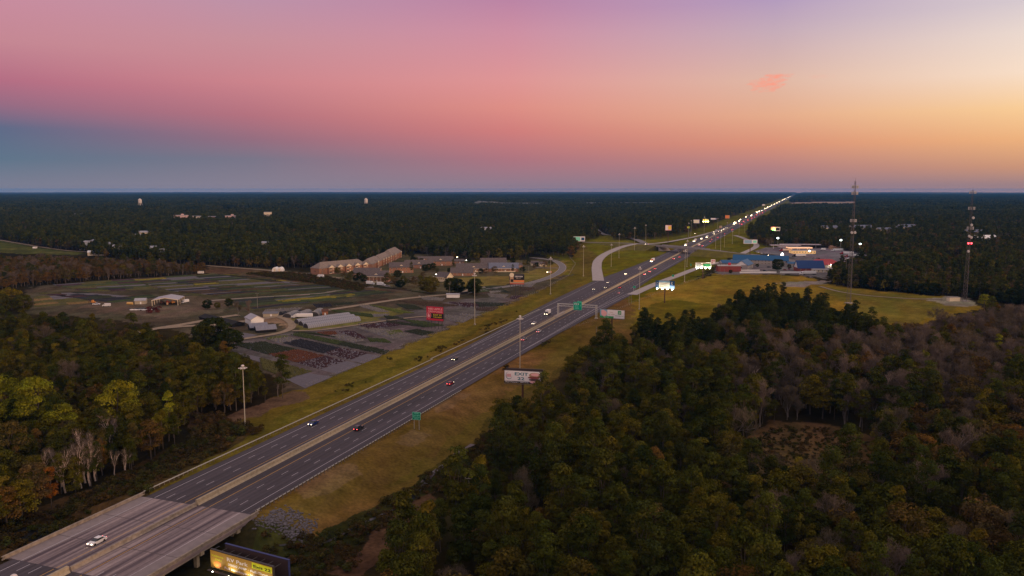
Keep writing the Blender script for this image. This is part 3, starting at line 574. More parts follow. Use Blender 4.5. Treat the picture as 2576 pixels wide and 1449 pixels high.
def billboard(base, ctr, wpx, hpx, yaw, label, face, pole='mono', edge=None, lamps=0, hz_in=None, back=False, npost=5, lampm=None, light=0, ground=True, poleside=0.0):
    b = GP(*base) if not isinstance(base, Vector) else base; k = ppm(b)
    dist2 = b[1]; zc = hz_in if hz_in is not None else top_z(b, *ctr)
    kk = FPX / (dist2 / math.cos(math.atan2(b[0], b[1])) / math.cos(math.atan((CAMH - zc) / b[1])))
    xoff = (G(ctr[0], ctr[1], zc) if zc < 85 else np.array(b[:2]))
    if edge:
        zt = zc + .5 * hpx / FPX * b[1]; e0, e1 = G(*edge[0], zt), G(*edge[1], zt); yaw = math.atan2(e1[1] - e0[1], e1[0] - e0[0])
    ox = (ctr[0] - CX) / FPX * (b[1] * math.cos(PITCH) + (CAMH - zc) * math.sin(PITCH)) - b[0]
    depthc = b[1] * math.cos(PITCH) + (CAMH - zc) * math.sin(PITCH)
    W = wpx / FPX * depthc / max(0.4, math.cos(yaw - math.atan2(-b[0], b[1]))); H = hpx / FPX * depthc / math.cos(PITCH)
    T = empty('billboard', b, 0, label, 'billboard', BG); zc -= b[2]
    th = 0.5
    if edge: W = float(np.linalg.norm(e1 - e0))
    panel = MB().box(0, 0.3, 0, W + 0.3, th, H + 0.3).build('panel', dark, T, loc=(ox, 0, zc), rz=yaw)
    face(panel, W, H)
    if back:
        MB().box(0, 2.6, 0, W, 0.4, H + 0.3).build('back_panel', flat('dull_brown', (0.045, 0.028, 0.028)), T, loc=(ox + back, 0, zc + 0.3), rz=yaw + 0.02)
        m2 = MB(); m2.box(0, 2.6, H / 2 + 0.2, W + 0.2, 0.5, 0.12).box(W / 2, 2.6, 0, 0.14, 0.5, H); m2.build('edge_trim', flat('blue_trim', (0.04, 0.05, 0.15)) if back > 1 else dark, T, loc=(ox + back, 0, zc + 0.3), rz=yaw + 0.02)
        m2 = MB()
        for q in range(9): m2.box(-W / 2 + q * W / 8, 1.5, -H / 2 + 0.3, 0.12, 2.4, 0.12).box(-W / 2 + q * W / 8, 1.5, H / 2 - 0.3, 0.12, 2.4, 0.12)
        m2.build('truss', dark, T, loc=(ox, 0, zc), rz=yaw)
    cw = MB(); cw.box(0, -0.9, -H / 2 - 0.35, W, 0.7, 0.08)
    for q in range(7): cw.box(-W / 2 + (q + .5) * W / 7, -0.55, -H / 2 - 0.3, 0.08, 1.4, 0.08)
    cw.build('catwalk', dark, T, loc=(ox, 0, zc), rz=yaw)
    if pole == 'mono': MB().tube((ox * (1 - 0) + poleside, 0.5, 0), (ox + poleside, 0.5, zc - H / 2 - 0.1), 0.5, 0.45, 10).build('post', rust if W > 9 else dark, T)
    elif pole == 'multi':
        for q in range(npost):
            x = -W * 0.42 + q * W * 0.84 / (npost - 1); c, s = math.cos(yaw), math.sin(yaw)
            MB().tube((ox + x * c, x * s + 0.4, -0.2), (ox + x * c, x * s + 0.4, zc - H / 2 + 0.3), 0.2, n=6).build('post', dark, T)
    r = max(0.16, 0.0007 * b[1])
    for q in range(lamps):
        x = -W * 0.40 + q * W * 0.80 / max(1, lamps - 1); lm = MB().ell((x, -1.3, -H / 2 - 0.25), r, r, r * 0.8, 8, 4).build('lamp', lampm or flood, T, loc=(ox, 0, zc), rz=yaw)
        if light:
            L = bpy.data.lights.new('lamp_light', 'SPOT'); L.energy = light; L.color = (1.0, 0.93, 0.66); L.spot_size = R(120); L.spot_blend = 0.7; L.shadow_soft_size = 0.25
            lo = bpy.data.objects.new('lamp_light', L); COL.objects.link(lo); lo.parent = panel; lo.location = (x, -1.25, -H / 2 - 0.05); lo.rotation_euler = (R(152), 0, 0)
    return T
def f_rv(p, W, H):
    rect(p, 'sign_face', -W / 2, -H / 2, W / 2, H / 2, PBR); u = H / 100; X = lambda f: -W / 2 + W * f
    text(p, 'Valdosta', X(.115), H * .17, H * .17, PYG, fit=W * .20); text(p, 'Oaks', X(.13), -H * .03, H * .17, PYG, fit=W * .115)
    disc(p, 'emblem', X(.115), -H * .27, W * .062, H * .19, POR)
    text(p, 'RV Park', X(.44), H * .12, H * .30, PW, fit=W * .34, bold=.015)
    rect(p, 'exit_panel', X(.68), H * .13, X(.995), H * .46, PYG, y=-.04); text(p, 'Exit 22', X(.838), H * .19, H * .22, PK, y=-.07, fit=W * .27, bold=.01)
    text(p, '30/50 AMP · Pull-Thrus', X(.61), -H * .13, H * .19, PW, fit=W * .64, bold=.02); text(p, 'Full Hookups · WiFi · Cable', X(.61), -H * .39, H * .19, PW, fit=W * .76, bold=.02)
def f_bk(p, W, H):
    rect(p, 'sign_face', -W / 2, -H / 2 + H * .15, W / 2, H / 2, PW); rect(p, 'lower_band', -W / 2, -H / 2, W * .24, -H / 2 + H * .15, PK, y=-.03); X = lambda f: -W / 2 + W * f
    text(p, 'EXIT', X(.46), H * .14, H * .34, PT, fit=W * .37, bold=.03); text(p, '22', X(.45), -H * .24, H * .34, PT, fit=W * .19, bold=.03)
    text(p, 'Buses Welcome  -  FREE Wi-Fi', X(.34), -H * .465, H * .12, PW, y=-.06, fit=W * .63, bold=.01)
    disc(p, 'emblem_ring', X(.12), H * .10, W * .090, H * .31, PT, y=-.03); disc(p, 'emblem', X(.125), H * .12, W * .084, H * .285, PW, y=-.05)
    text(p, 'BURGER', X(.115), H * .14, H * .13, PR, y=-.08, fit=W * .12, bold=.01); text(p, 'KING', X(.12), -H * .0, H * .17, PR, y=-.08, fit=W * .125, bold=.02)
    disc(p, 'bun_top', X(.83), H * .19, W * .155, H * .22, PTAN, y=-.04); disc(p, 'bun_highlight', X(.84), H * .25, W * .12, H * .12, PPK, y=-.06)
    disc(p, 'filling', X(.80), -H * .0, W * .16, H * .10, flat('maroon', (0.25, 0.07, 0.06)), y=-.07); disc(p, 'patty', X(.82), -H * .18, W * .155, H * .10, flat('dark_brown', (0.10, 0.05, 0.05)), y=-.09); disc(p, 'bun_bottom', X(.83), -H * .35, W * .145, H * .13, PPK, y=-.08)
def f_red(p, W, H):
    rect(p, 'sign_face', -W / 2, -H / 2, W / 2, H / 2, PR); X = lambda f: -W / 2 + W * f
    text(p, 'RED APPLE', X(.52), H * .27, H * .19, PPK, fit=W * .84, bold=.02); text(p, 'FIREWORKS', X(.52), H * .09, H * .17, PPK, fit=W * .84, bold=.01)
    rect(p, 'exit_panel', X(.24), -H * .36, W / 2, H * .02, PK, y=-.035); text(p, 'EXIT 22', X(.64), -H * .14, H * .16, PY, y=-.06, fit=W * .5, bold=.01, shear=.2); text(p, 'TURN RIGHT', X(.65), -H * .29, H * .12, PY, y=-.06, fit=W * .54, bold=.008)
    disc(p, 'emblem_ring', X(.14), -H * .15, W * .14, H * .215, PPK, y=-.05); disc(p, 'emblem', X(.14), -H * .15, W * .125, H * .195, PR, y=-.07); disc(p, 'apple', X(.135), -H * .18, W * .07, H * .10, PPK, y=-.09); disc(p, 'leaf', X(.12), -H * .05, W * .03, H * .035, PPK, y=-.09)
def f_ga(p, W, H):
    X = lambda f: -W / 2 + W * f
    rect(p, 'sign_face', X(.30), -H * .10, W / 2, H * .38, PK); rect(p, 'picture_band', X(.02), -H * .42, W / 2, -H * .10, PTAN); rect(p, 'stripe', X(.3), -H * .27, W / 2, -H * .12, POR, y=-.04); rect(p, 'lower_band', X(.04), -H * .52, W / 2, -H * .42, flat('brick_red', (0.45, 0.08, 0.06)), y=-.03)
    rect(p, 'bottle', X(.04), -H * .42, X(.28), H * .25, PTAN, y=-.05); rect(p, 'bottle_label', X(.08), -H * .3, X(.27), -H * .02, PK, y=-.07); disc(p, 'round_top', X(.16), H * .40, W * .155, H * .22, PCR, y=-.06)
    text(p, 'GEORGIA', X(.64), H * .20, H * .17, PW, fit=W * .54, bold=.02); text(p, 'Beer Co.', X(.62), H * .05, H * .13, PCR, fit=W * .30, shear=.2)
def f_kids(p, W, H):
    X = lambda f: -W / 2 + W * f; rect(p, 'sign_face', -W / 2, -H / 2, W / 2, H / 2, PW); rect(p, 'photo_panel', -W / 2, -H * .3, X(.3), H / 2, PSK, y=-.035); disc(p, 'photo_shape', X(.17), H * .02, W * .12, H * .34, PPK, y=-.05); disc(p, 'photo_shape', X(.12), H * .25, W * .07, H * .2, PPK, y=-.06)
    rect(p, 'green_strip', -W / 2, -H / 2, X(.56), -H * .27, PGN, y=-.04); text(p, 'EXIT 22', X(.25), -H * .45, H * .14, PW, y=-.06, fit=W * .2)
    text(p, 'KIDS', X(.47), H * .12, H * .19, PTAN, fit=W * .14); text(p, 'EAT FREE!', X(.47), -H * .12, H * .19, PTAN, fit=W * .27)
    rect(p, 'emblem', X(.73), -H * .02, X(.87), H * .42, PGN, y=-.04); text(p, 'H', X(.80), H * .07, H * .3, PW, y=-.06, fit=W * .07, bold=.02, shear=.15); text(p, 'Holiday Inn', X(.80), -H * .24, H * .18, PGN, fit=W * .34)
def f_hotel(p, W, H):
    X = lambda f: -W / 2 + W * f; lit = flat('lit_cream', (0.8, 0.76, 0.6)); rect(p, 'sign_face', -W / 2, -H / 2, W / 2, H / 2, lit); rect(p, 'blue_panel', -W / 2, -H / 2, X(.17), H / 2, PBL, y=-.035); rect(p, 'blue_panel', X(.75), -H * .08, W / 2, H / 2, PBL, y=-.035); rect(p, 'sky_band', X(.17), H * .28, X(.75), H / 2, PSK, y=-.035)
    rect(p, 'lower_panel', X(.75), -H / 2, W / 2, -H * .08, flat('pale_blue', (0.35, 0.5, 0.75)), y=-.035)
    text(p, '22', X(.085), H * .18, H * .2, PW, y=-.06, fit=W * .07); text(p, 'Exit', X(.085), -H * .04, H * .17, PW, y=-.06, fit=W * .1); text(p, 'Left', X(.085), -H * .28, H * .17, PW, y=-.06, fit=W * .1)
    disc(p, 'emblem', X(.87), H * .2, W * .045, H * .18, PCR, y=-.06); disc(p, 'emblem_cut', X(.885), H * .22, W * .03, H * .1, PBL, y=-.08)
    for q in range(3): rect(p, 'window_picture', X(.22 + q * .07), -H * .38, X(.26 + q * .07), -H * .18, PTAN, y=-.05)
def f_gen(c0, c1, c2=None, frac=.5, em=None):
    def f(p, W, H):
        X = lambda f_: -W / 2 + W * f_; rect(p, 'sign_face', -W / 2, -H / 2, W / 2, H / 2, c0); rect(p, 'picture_panel', X(.04), -H * .42, X(frac), H * .42, c1, y=-.035)
        if c2: rect(p, 'logo_panel', X(frac + .08), -H * .3, X(.95), H * .3, c2, y=-.035)
    return f
# RV park billboard by the bridge (base below the frame)
rvb = G(606, 1426, 7.0); rvb = Vector((rvb[0], rvb[1], float(GZ(*rvb))))
billboard(rvb, (606, 1425), 158, 45, 0, 'brown RV park billboard lit by lamps beside the concrete bridge', f_rv, lamps=4, hz_in=7.0, back=1.7, light=290, edge=((529, 1379), (684, 1423)), lampm=lamp_mat('floodlight_small', (1, .97, .78), 12))
billboard((1315, 1022), (1315, 949), 93, 31, R(-6), 'white exit 22 billboard with a large burger picture above the near woods', f_bk, back=0.4, edge=((1269.3, 933.4), (1361.3, 938)))
billboard((1095, 827), (1094, 789), 44, 35, R(-8), 'red fireworks billboard with pink letters standing in the nursery beds', f_red, pole='multi', edge=((1073.3, 772.6), (1115.8, 775.6)))
billboard((1299, 741), (1300, 702), 37, 25, R(-4), 'black and tan billboard with a round top cut-out in the nursery corner', f_ga, pole='multi', npost=6)
billboard((1540, 856), (1540, 790), 62, 21, R(-7), 'white and green billboard offering free meals for kids beside the exit lane', f_kids, edge=((1510.4, 778.3), (1572, 782.3)))
billboard((1671, 762), (1673, 716), 47, 19, R(-5), 'blue and cream hotel billboard with four bright lamps by the exit ramp', f_hotel, lamps=4, light=90, lampm=lamp_mat('cool_floodlight', (.85, 1, .92), 60), edge=((1649, 706.5), (1696.5, 708.5)))
billboard((1766, 702), (1769, 667), 39, 13, R(0), 'pale lit billboard with green and blue squares before the brick building', f_gen(flat('lit_cream', (0.8, 0.76, 0.6)), flat('greyish', (0.4, 0.38, 0.34)), PGN, .4), lamps=4, light=70, lampm=lamp_mat('cool_floodlight', (.85, 1, .92), 60))
billboard((1888, 652), (1888, 608), 33, 10, R(0), 'white and blue billboard on a tall black pole behind the blue roofed motel', f_gen(PW, PSK, PLG, .6))
billboard((1457, 628), (1457, 601), 29, 12, R(-5), 'white billboard with dark emblem at the wood edge left of the interchange', f_gen(PW, PLG, PBL, .6))
SG = 'distant interchange signs'
for bs, ct, w, h, fc, lb, lm in [((1684, 612), (1681.5, 573), 15, 13, f_gen(PPK, PW, PY, .4), 'square pink and white sign on a mast by the far ramp', 0), ((1754, 580), (1752, 557), 15, 9, f_gen(flat('lilac', (.45, .42, .6)), flat('lit_cream', (0.8, 0.76, 0.6)), None, .9), 'lilac and cream billboard left of the masts beyond the overpass', 0),
        ((1774, 575), (1775, 554), 14, 6, f_gen(flat('lit_cream', (0.8, 0.76, 0.6)), PY, PY, .5), 'cream billboard lit yellow from below beyond the overpass', 3), ((1795, 570), (1795, 550.5), 14, 4, f_gen(flat('lilac', (.45, .42, .6)), PW, None, .8), 'narrow white and lilac billboard beyond the far masts', 0),
        ((1828, 578), (1830, 545.5), 11, 8, f_gen(PTAN, POR, None, .8), 'orange brown billboard on a tall mast left of the far traffic', 0), ((1814, 582), (1813, 571), 7, 6, f_gen(flat('greyish', (0.4, 0.38, 0.34)), PTAN, None, .7), 'small pinkish grey sign on the slope left of the far traffic', 0),
        ((1730, 600), (1732, 572), 6, 4, f_gen(PYG, PY, PGN, .4), 'small yellow green sign between two masts by the far ramp', 0), ((1951, 603), (1951, 576), 22, 10, f_gen(PW, PCR, PK, .4), 'white fuel price sign with red and green lit digits over dark trees', 0),
        ((1916, 566), (1916, 549), 16, 4, f_gen(PSK, PBL, PW, .4), 'blue and white billboard hidden among trees right of the far traffic', 0), ((1894, 580), (1894, 569), 15, 8, f_gen(PCR, PTAN, PW, .6), 'cream and orange billboard right of the northbound lanes', 0),
        ((1921, 527), (1921, 515.5), 7, 3.4, f_gen(PCR, PW, None, .8), 'tiny pale billboard near the farthest lights', 0), ((1880, 553), (1880, 542), 4, 4, f_gen(flat('greyish', (0.4, 0.38, 0.34)), PTAN, None, .8), 'tiny grey billboard on the left of the far highway', 0),
        ((1735, 668), (1733.5, 660), 0.1, 0.1, None, None, 0)]:
    if fc: billboard(bs, ct, w, h, 0, lb, fc, lamps=lm, lampm=lamp_mat('yellow_floodlight', (1, .85, .25), 30))
pb = GP(1951, 603); zt = top_z(pb, 1945, 576)
T = empty('price_display', (pb[0], pb[1] - 2, pb[2]), 0, 'red and green lit digit panel on the fuel price sign', 'sign'); kx = pb[1] / FPX
for nm, z, em in (('red_digits', 2.9 * kx, (1, .1, .05)), ('amber_digits', 0.4 * kx, (1, .55, .05)), ('green_digits', -2.6 * kx, (.25, 1, .2))):
    MB().box(-6.2 * kx, 0, zt - pb[2] + z, 7.5 * kx, .5, 2.5 * kx).build(nm, lamp_mat(nm, em, 6), T)

# green road signs
def road_sign(base, top, wpx, hpx, yaw, lines, label, nm='road_sign'):
    b = GP(*base); k = ppm(b); W = wpx / k; H = hpx / k; zt = top_z(b, *top) - b[2]
    T = empty(nm, b, yaw, label, 'road sign', 'green road signs')
    pn = MB().box(0, 0, zt - H / 2, W, .12, H).build('panel', PLG, T); MB().box(0, -.07, zt - H / 2, W * .95, .03, H * .94).build('sign_face', PG, T)
    for x in (-W * .3, W * .3): MB().tube((x, .15, -.3), (x, .15, zt), .09, n=6).build('post', galv, T)
    for i, (s, f) in enumerate(lines): text(T, s, 0, zt - H * (i + 1) / (len(lines) + .35), H * .2, PLG, y=-.1, fit=W * f, bold=.015)
    return T
road_sign((1048, 1080), (1046, 1037), 21, 19, R(-12), [('Clyattville', .58), ('Boyd Harris', .84), ('Murray Park', .82), ('EXIT 22', .48)], 'small green guide sign with four lines standing behind the right guardrail')
road_sign((1721, 850), (1721, 842), .1, .1, 0, [], 'x') if False else None
road_sign((1721.5, 726), (1721.5, 715), 7, 6, R(-5), [], 'small green gore sign where the exit ramp leaves the highway') if False else None
road_sign((1595.5, 733), (1595.5, 719.5), 6, 5, R(-8), [('EXIT 22', .7)], 'small green exit sign standing in the gore of the exit ramp')
road_sign((1693, 701), (1693, 691), 5, 5, R(-8), [], 'small blue green services sign beside the exit ramp')
road_sign((1738, 672), (1738, 664), 3.5, 4.5, R(-8), [], 'tiny green sign on the grass between highway and exit ramp')

# sign gantry over the northbound lanes
sg = 541.0; T = empty('sign_gantry', (*SN(sg, -148), 0), -HA + R(1), 'steel truss gantry with a large green exit sign over the right carriageway', 'gantry')
xl, xr, zt = -12.3, 15.4, 9.4
for x in (xl, xr):
    m2 = MB()
    for dx in (-.45, .45): m2.tube((x + dx, 0, 0), (x + dx, 0, zt + .2), .22, n=8)
    for q in range(6): m2.tube((x - .45, 0, q * 1.6 + .4), (x + .45, 0, q * 1.6 + 1.5), .07, n=5)
    m2.box(x, 0, .3, 2.0, 1.3, .6); m2.build('leg', galv, T)
m2 = MB()
for dz in (0, 1.5):
    for dy in (-.6, .6): m2.tube((xl - .5, dy, zt - dz), (xr + .5, dy, zt - dz), .14, n=6)
for q in range(16):
    a = xl + q * (xr - xl) / 16; c = xl + (q + 1) * (xr - xl) / 16; m2.tube((a, -.6, zt - (1.5 if q % 2 else 0)), (c, -.6, zt - (0 if q % 2 else 1.5)), .06, n=4); m2.tube((a, -.6, zt), (c, .6, zt), .05, n=4)
m2.build('truss', galv, T)
sx = 2.2; pn = MB().box(sx, -1.0, zt - 1.0, 6.0, .2, 5.6).build('sign_panel', PLG, T); MB().box(sx, -1.13, zt - 1.0, 5.75, .04, 5.35).build('sign_face', flat('bright_green', (0.0, 0.33, 0.20)), T); MB().box(sx + 1.2, -1.0, zt + 2.2, 3.2, .18, .75).build('exit_tab', flat('bright_green', (0.0, 0.33, 0.20)), T)
text(T, 'EXIT 22', sx + 1.2, zt + 1.98, .55, PLG, y=-1.12, fit=2.4, bold=.02)
text(T, 'NORTH', sx - 1.7, zt + 1.15, .4, PLG, y=-1.18, fit=1.5)
for dx in (-2.0, -.9, .4): disc(T, 'route_shield', sx + dx, zt + .45, .42, .45, PW, y=-1.18)
text(T, '31  84  94', sx - .8, zt + .3, .35, PK, y=-1.22, fit=2.6)
for q, (s, f) in enumerate((('Valdosta', 2.6), ('Madison', 2.6), ('Clyattville', 3.2))): text(T, s, sx - .7, zt - .95 - q * .95, .75, PLG, y=-1.18, fit=f, bold=.02)
m2 = MB(); m2.box(sx + 2.1, -1.18, zt - .5, .18, .03, 1.2, 0); m2.build('arrow', PLG, T)

# ------------------------------------------------------------------ high mast lights
def make_mast(h, label, lit=False):
    T = empty('high_mast_light', (0, 0, 0), 0, label, 'light mast', 'tall highway light masts')
    MB().tube((0, 0, -.5), (0, 0, h), .20, .11, 10).build('pole', mat('mast_steel', (0.47, 0.42, 0.33), 0.6, 0.0), T)
    MB().tube((0, 0, -.3), (0, 0, .5), .8, .7, 10).build('base', conc, T)
    m2 = MB(); m2.tube((0, 0, h - .9), (0, 0, h - .7), 1.0, 1.0, 14).tube((0, 0, h - .3), (0, 0, h + .3), .35, .3, 8)
    for q in range(6): a = q * math.pi / 3; m2.tube((0, 0, h - .8), (1.15 * math.cos(a), 1.15 * math.sin(a), h - .6), .07, n=5)
    m2.build('lamp_ring', galv, T)
    for q in range(6):
        a = q * math.pi / 3; MB().ell((1.35 * math.cos(a), 1.35 * math.sin(a), h - .65), .36, .36, .22, 10, 5).build('lamp_head', mat('lamp_shroud', (0.62, 0.55, 0.52), 0.5), T)
    MB().ell((0, 0, h + .35), .62, .62, .42, 12, 6).build('top_cap', mat('lamp_shroud', (0.62, 0.55, 0.52), 0.5), T)
    return T
MST = [((617, 1077), 922, 'mast left of the highway beside the woods, nearest whole one'), ((1308, 958), 798, 'mast rising behind the exit 22 burger billboard'), ((1194.5, 817), 690, 'mast at the nursery edge right of the red billboard'), ((1384.7, 740), 649, 'mast left of the highway right of the black and tan billboard'), ((1467.5, 695), 619, 'mast left of the loop ramp bend'), ((1608, 778), 674, 'mast beside the exit lane right of the sign gantry'),
       ((1537.5, 670), 615, 'mast inside the loop ramp grass, front one'), ((1557, 649), 589, 'mast inside the loop ramp grass, rear one'), ((1596, 629), 573, 'mast in front of the overpass at its left end'), ((1624, 611), 566, 'mast behind the overpass at its left end'), ((1728, 671), 605, 'mast right of the overpass by the exit ramp, paler one'), ((1722, 709), 631, 'mast between exit ramp and grass field'), ((1800, 625), 578, 'mast right of the far lanes with a yellow head'), ((1812, 644), 583, 'mast at the right end of the overpass'), ((1822, 622), 592, 'mast in the far right grass triangle, left of two'), ((1842, 613), 582, 'mast in the far right grass triangle, right of two'),
       ((1859, 590), 563, 'mast beside the far northbound lanes'), ((1873, 585), 559, 'mast second beside the far northbound lanes'), ((1732, 597), 561, 'mast at the far off ramp, left of a close pair'), ((1738, 594), 555, 'mast at the far off ramp, right of a close pair'), ((1771, 589), 546, 'mast under the yellow lit billboard'), ((1805, 580), 549, 'mast below the narrow lilac billboard'), ((1829, 584), 560, 'mast below the orange brown billboard'), ((1890, 578), 553, 'mast far right before the tree line'), ((1905, 556), 540, 'mast farthest along the highway')]
m0 = make_mast(26.0, 'pale mast with a disc head at the lower left corner before the bridge'); xy = G(31, 1412, 26.0); m0.location = (xy[0], xy[1], float(GZ(*xy)))
for (bp, ty, lb) in MST:
    b = GP(*bp); h = top_z(b, bp[0], ty) - b[2]; c = copy_tree(m0, None, b, random.random()); c['label'] = 'tall pale light ' + lb; c.scale = (1, 1, h / 26.0)

# ------------------------------------------------------------------ vehicles
def wheels(T, xs, yh, r=.34, w=.24):
    for x in xs:
        for y in (-yh, yh): MB().tube((x, y - w / 2, r), (x, y + w / 2, r), r, n=12).build('wheel', tyre, T)
def car(col, kind='sedan', name='car'):
    T = bpy.data.objects.new(name, None); COL.objects.link(T); pm = mat('car_paint_' + col[0], col[1], 0.25, 0.1, spec=0.6)
    if kind == 'sedan':
        L, H1, pr, gl = 4.7, .92, [(-2.35, .35), (-2.38, .7), (-2.3, .92), (-1.5, 1.0), (1.1, .95), (2.15, .78), (2.35, .6), (2.33, .32), (1.9, .25), (-1.9, .25)], [(-1.75, .96), (-1.15, 1.42), (.25, 1.44), (1.15, .93)]
    elif kind == 'suv':
        L, H1, pr, gl = 4.8, 1.05, [(-2.4, .4), (-2.42, 1.05), (-2.2, 1.1), (1.1, 1.08), (2.2, .98), (2.4, .75), (2.38, .38), (1.9, .3), (-1.9, .3)], [(-2.25, 1.08), (-1.9, 1.68), (.2, 1.72), (1.05, 1.06)]
    elif kind == 'pickup':
        L, H1, pr, gl = 5.6, 1.05, [(-2.8, .5), (-2.82, 1.1), (-.7, 1.1), (-.6, 1.12), (1.5, 1.12), (2.6, 1.02), (2.8, .8), (2.78, .45), (2.2, .4), (-2.2, .4)], [(-.75, 1.1), (-.55, 1.75), (.75, 1.75), (1.5, 1.1)]
    elif kind == 'van':
        L, H1, pr, gl = 5.8, 1.2, [(-2.9, .45), (-2.92, 2.35), (-2.7, 2.5), (1.3, 2.5), (2.0, 1.7), (2.8, 1.3), (2.95, 1.0), (2.93, .42), (2.3, .35), (-2.3, .35)], [(1.0, 1.75), (1.0, 2.3), (1.38, 2.3), (1.95, 1.68)]
    x1 = L / 2; MB().extrude_y(pr, -.92, .92).build('body', pm, T)
    if kind == 'van': MB().extrude_y(gl, -.94, .94).build('window', glass, T)
    else:
        MB().extrude_y(gl, -.86, .86, inset={1: .16, 2: .16}).build('window', glass, T)
        a, b2 = gl[1], gl[2]; MB().box((a[0] + b2[0]) / 2, 0, max(a[1], b2[1]) + .02, b2[0] - a[0] + .05, 1.38, .07).build('roof', pm, T)
    wheels(T, (-x1 * .6, x1 * .62), .84)
    return T
def lights(T, x1, z, front=True, hm=None, w=.66, r=.17, tm=None, tr=.15, on=True):
    for y in (-w, w):
        MB().ell((x1 - .05, y, z), .14, r, r * .75, 8, 4).build('headlight', hm or hl, T); MB().box(-x1 + .0, y, z + .12, .12, tr * 2, tr * 1.3).build('tail_light', tm or tl, T)
CARP = {'white': (0.72, 0.70, 0.70), 'black': (0.012, 0.012, 0.014), 'blue': (0.01, 0.03, 0.16), 'red': (0.28, 0.01, 0.015), 'silver': (0.35, 0.34, 0.34), 'grey': (0.08, 0.08, 0.09)}
PROTO = {}
def get_car(c, kind, far=0):
    k = (c, kind, far)
    if k not in PROTO:
        T = car((c, CARP[c]), kind); x1 = {'sedan': 2.35, 'suv': 2.4, 'pickup': 2.8, 'van': 2.93}[kind]
        if far == 0: lights(T, x1, .68)
        elif far == 1: lights(T, x1, .72, hm=lamp_mat('headlight_mid', (1.0, .80, .5), 26), r=.26, tr=.22, tm=lamp_mat('tail_mid', (1, .05, .05), 9))
        elif far == 3: pass
        PROTO[k] = [T, False]
    P_ = PROTO[k]
    if not P_[1]: P_[1] = True; return P_[0]
    return copy_tree(P_[0])
def get_truck(kind, far=0, cabc='white'):
    k = (kind, far, cabc)
    if k not in PROTO:
        T = bpy.data.objects.new('truck', None); COL.objects.link(T); cp = mat('car_paint_' + cabc, CARP.get(cabc, (.4, .02, .02)), .3, .1, spec=.5)
        if kind == 'semi':
            MB().box(-3.2, 0, 2.55, 13.6, 2.55, 2.7).build('trailer', white_p, T); MB().box(-3.2, 0, 1.05, 13.0, 1.2, .3).build('chassis', dark, T)
            m2 = MB(); m2.extrude_y([(4.0, .6), (4.0, 3.6), (4.4, 3.75), (6.1, 2.9), (6.5, 2.0), (8.2, 1.85), (8.35, .6)], -1.2, 1.2); m2.build('cab', cp, T)
            MB().extrude_y([(6.12, 2.05), (5.95, 2.85), (6.2, 2.88), (6.58, 2.05)], -1.0, 1.0).build('window', glass, T); wheels(T, (-8.8, -7.5, 3.0, 4.3, 7.3), 1.05, .5, .5); X, Z = 8.3, 1.1; B_ = 10.0
        elif kind == 'boxtruck':
            MB().box(-1.2, 0, 2.15, 6.2, 2.4, 2.5).build('box', white_p, T); MB().box(0, 0, .75, 8.0, 1.2, .3).build('chassis', dark, T)
            MB().extrude_y([(2.0, .6), (2.0, 2.35), (2.9, 2.4), (3.3, 1.6), (4.3, 1.45), (4.4, .6)], -1.05, 1.05).build('cab', cp, T); MB().extrude_y([(2.7, 1.6), (2.65, 2.25), (2.97, 2.25), (3.34, 1.6)], -.95, .95).build('window', glass, T); wheels(T, (-2.8, 3.1), 1.0, .45, .35); X, Z = 4.35, .95; B_ = 4.3
        elif kind == 'tanker':
            m2 = MB(); m2.tube((-10, 0, 2.4), (3.2, 0, 2.4), 1.25, n=14); m2.build('tank', mat('tank_steel', (.6, .58, .56), .35, .3), T); MB().box(-3.2, 0, 1.0, 13.0, 1.2, .3).build('chassis', dark, T)
            MB().extrude_y([(4.0, .6), (4.0, 3.2), (5.9, 2.9), (6.3, 2.0), (8.0, 1.85), (8.15, .6)], -1.2, 1.2).build('cab', cp, T); wheels(T, (-8.8, -7.5, 3.0, 4.3, 7.3), 1.05, .5, .5); X, Z = 8.1, 1.1; B_ = 10.0
        if far < 3:
            hm = [hl, lamp_mat('headlight_mid', (1.0, .80, .5), 26), hl_far][far]
            for y in (-.85, .85): MB().ell((X, y, Z), .15, .28 + .1 * far, .24 + .1 * far, 8, 4).build('headlight', hm, T); MB().box(-B_, y, 1.0, .12, .4, .3).build('tail_light', tl, T)
            for q in range(3): MB().box(X - 2.6, -.8 + q * .8, 3.3 if kind != 'boxtruck' else 2.6, .12, .2, .14).build('marker_lamp', amber, T)
        PROTO[k] = [T, False]
    P_ = PROTO[k]
    if not P_[1]: P_[1] = True; return P_[0]
    return copy_tree(P_[0])
LANES = {'S': (-166.4, -170.2, -173.8), 'N': (-153.9, -150.3, -146.6)}
CG = 'vehicles on the highway'
def place(T, px, py, d, label, cat='car', lane=None, n=None, name=None):
    s, nn = toSN(G(px, py, .6)); base = hn(s) + 160.05
    ln = n if n is not None else (LANES[d][lane] if lane is not None else min(LANES[d], key=lambda q: abs(q + base - nn)))
    p = SN(s, ln + (base if n is None else 0)); ang = math.pi / 2 - HA + (math.pi if d == 'S' else 0)
    T.location = (p[0], p[1], 0.02); T.rotation_euler = (0, 0, ang); tag(T, label, cat, CG)
    if name: T.name = name
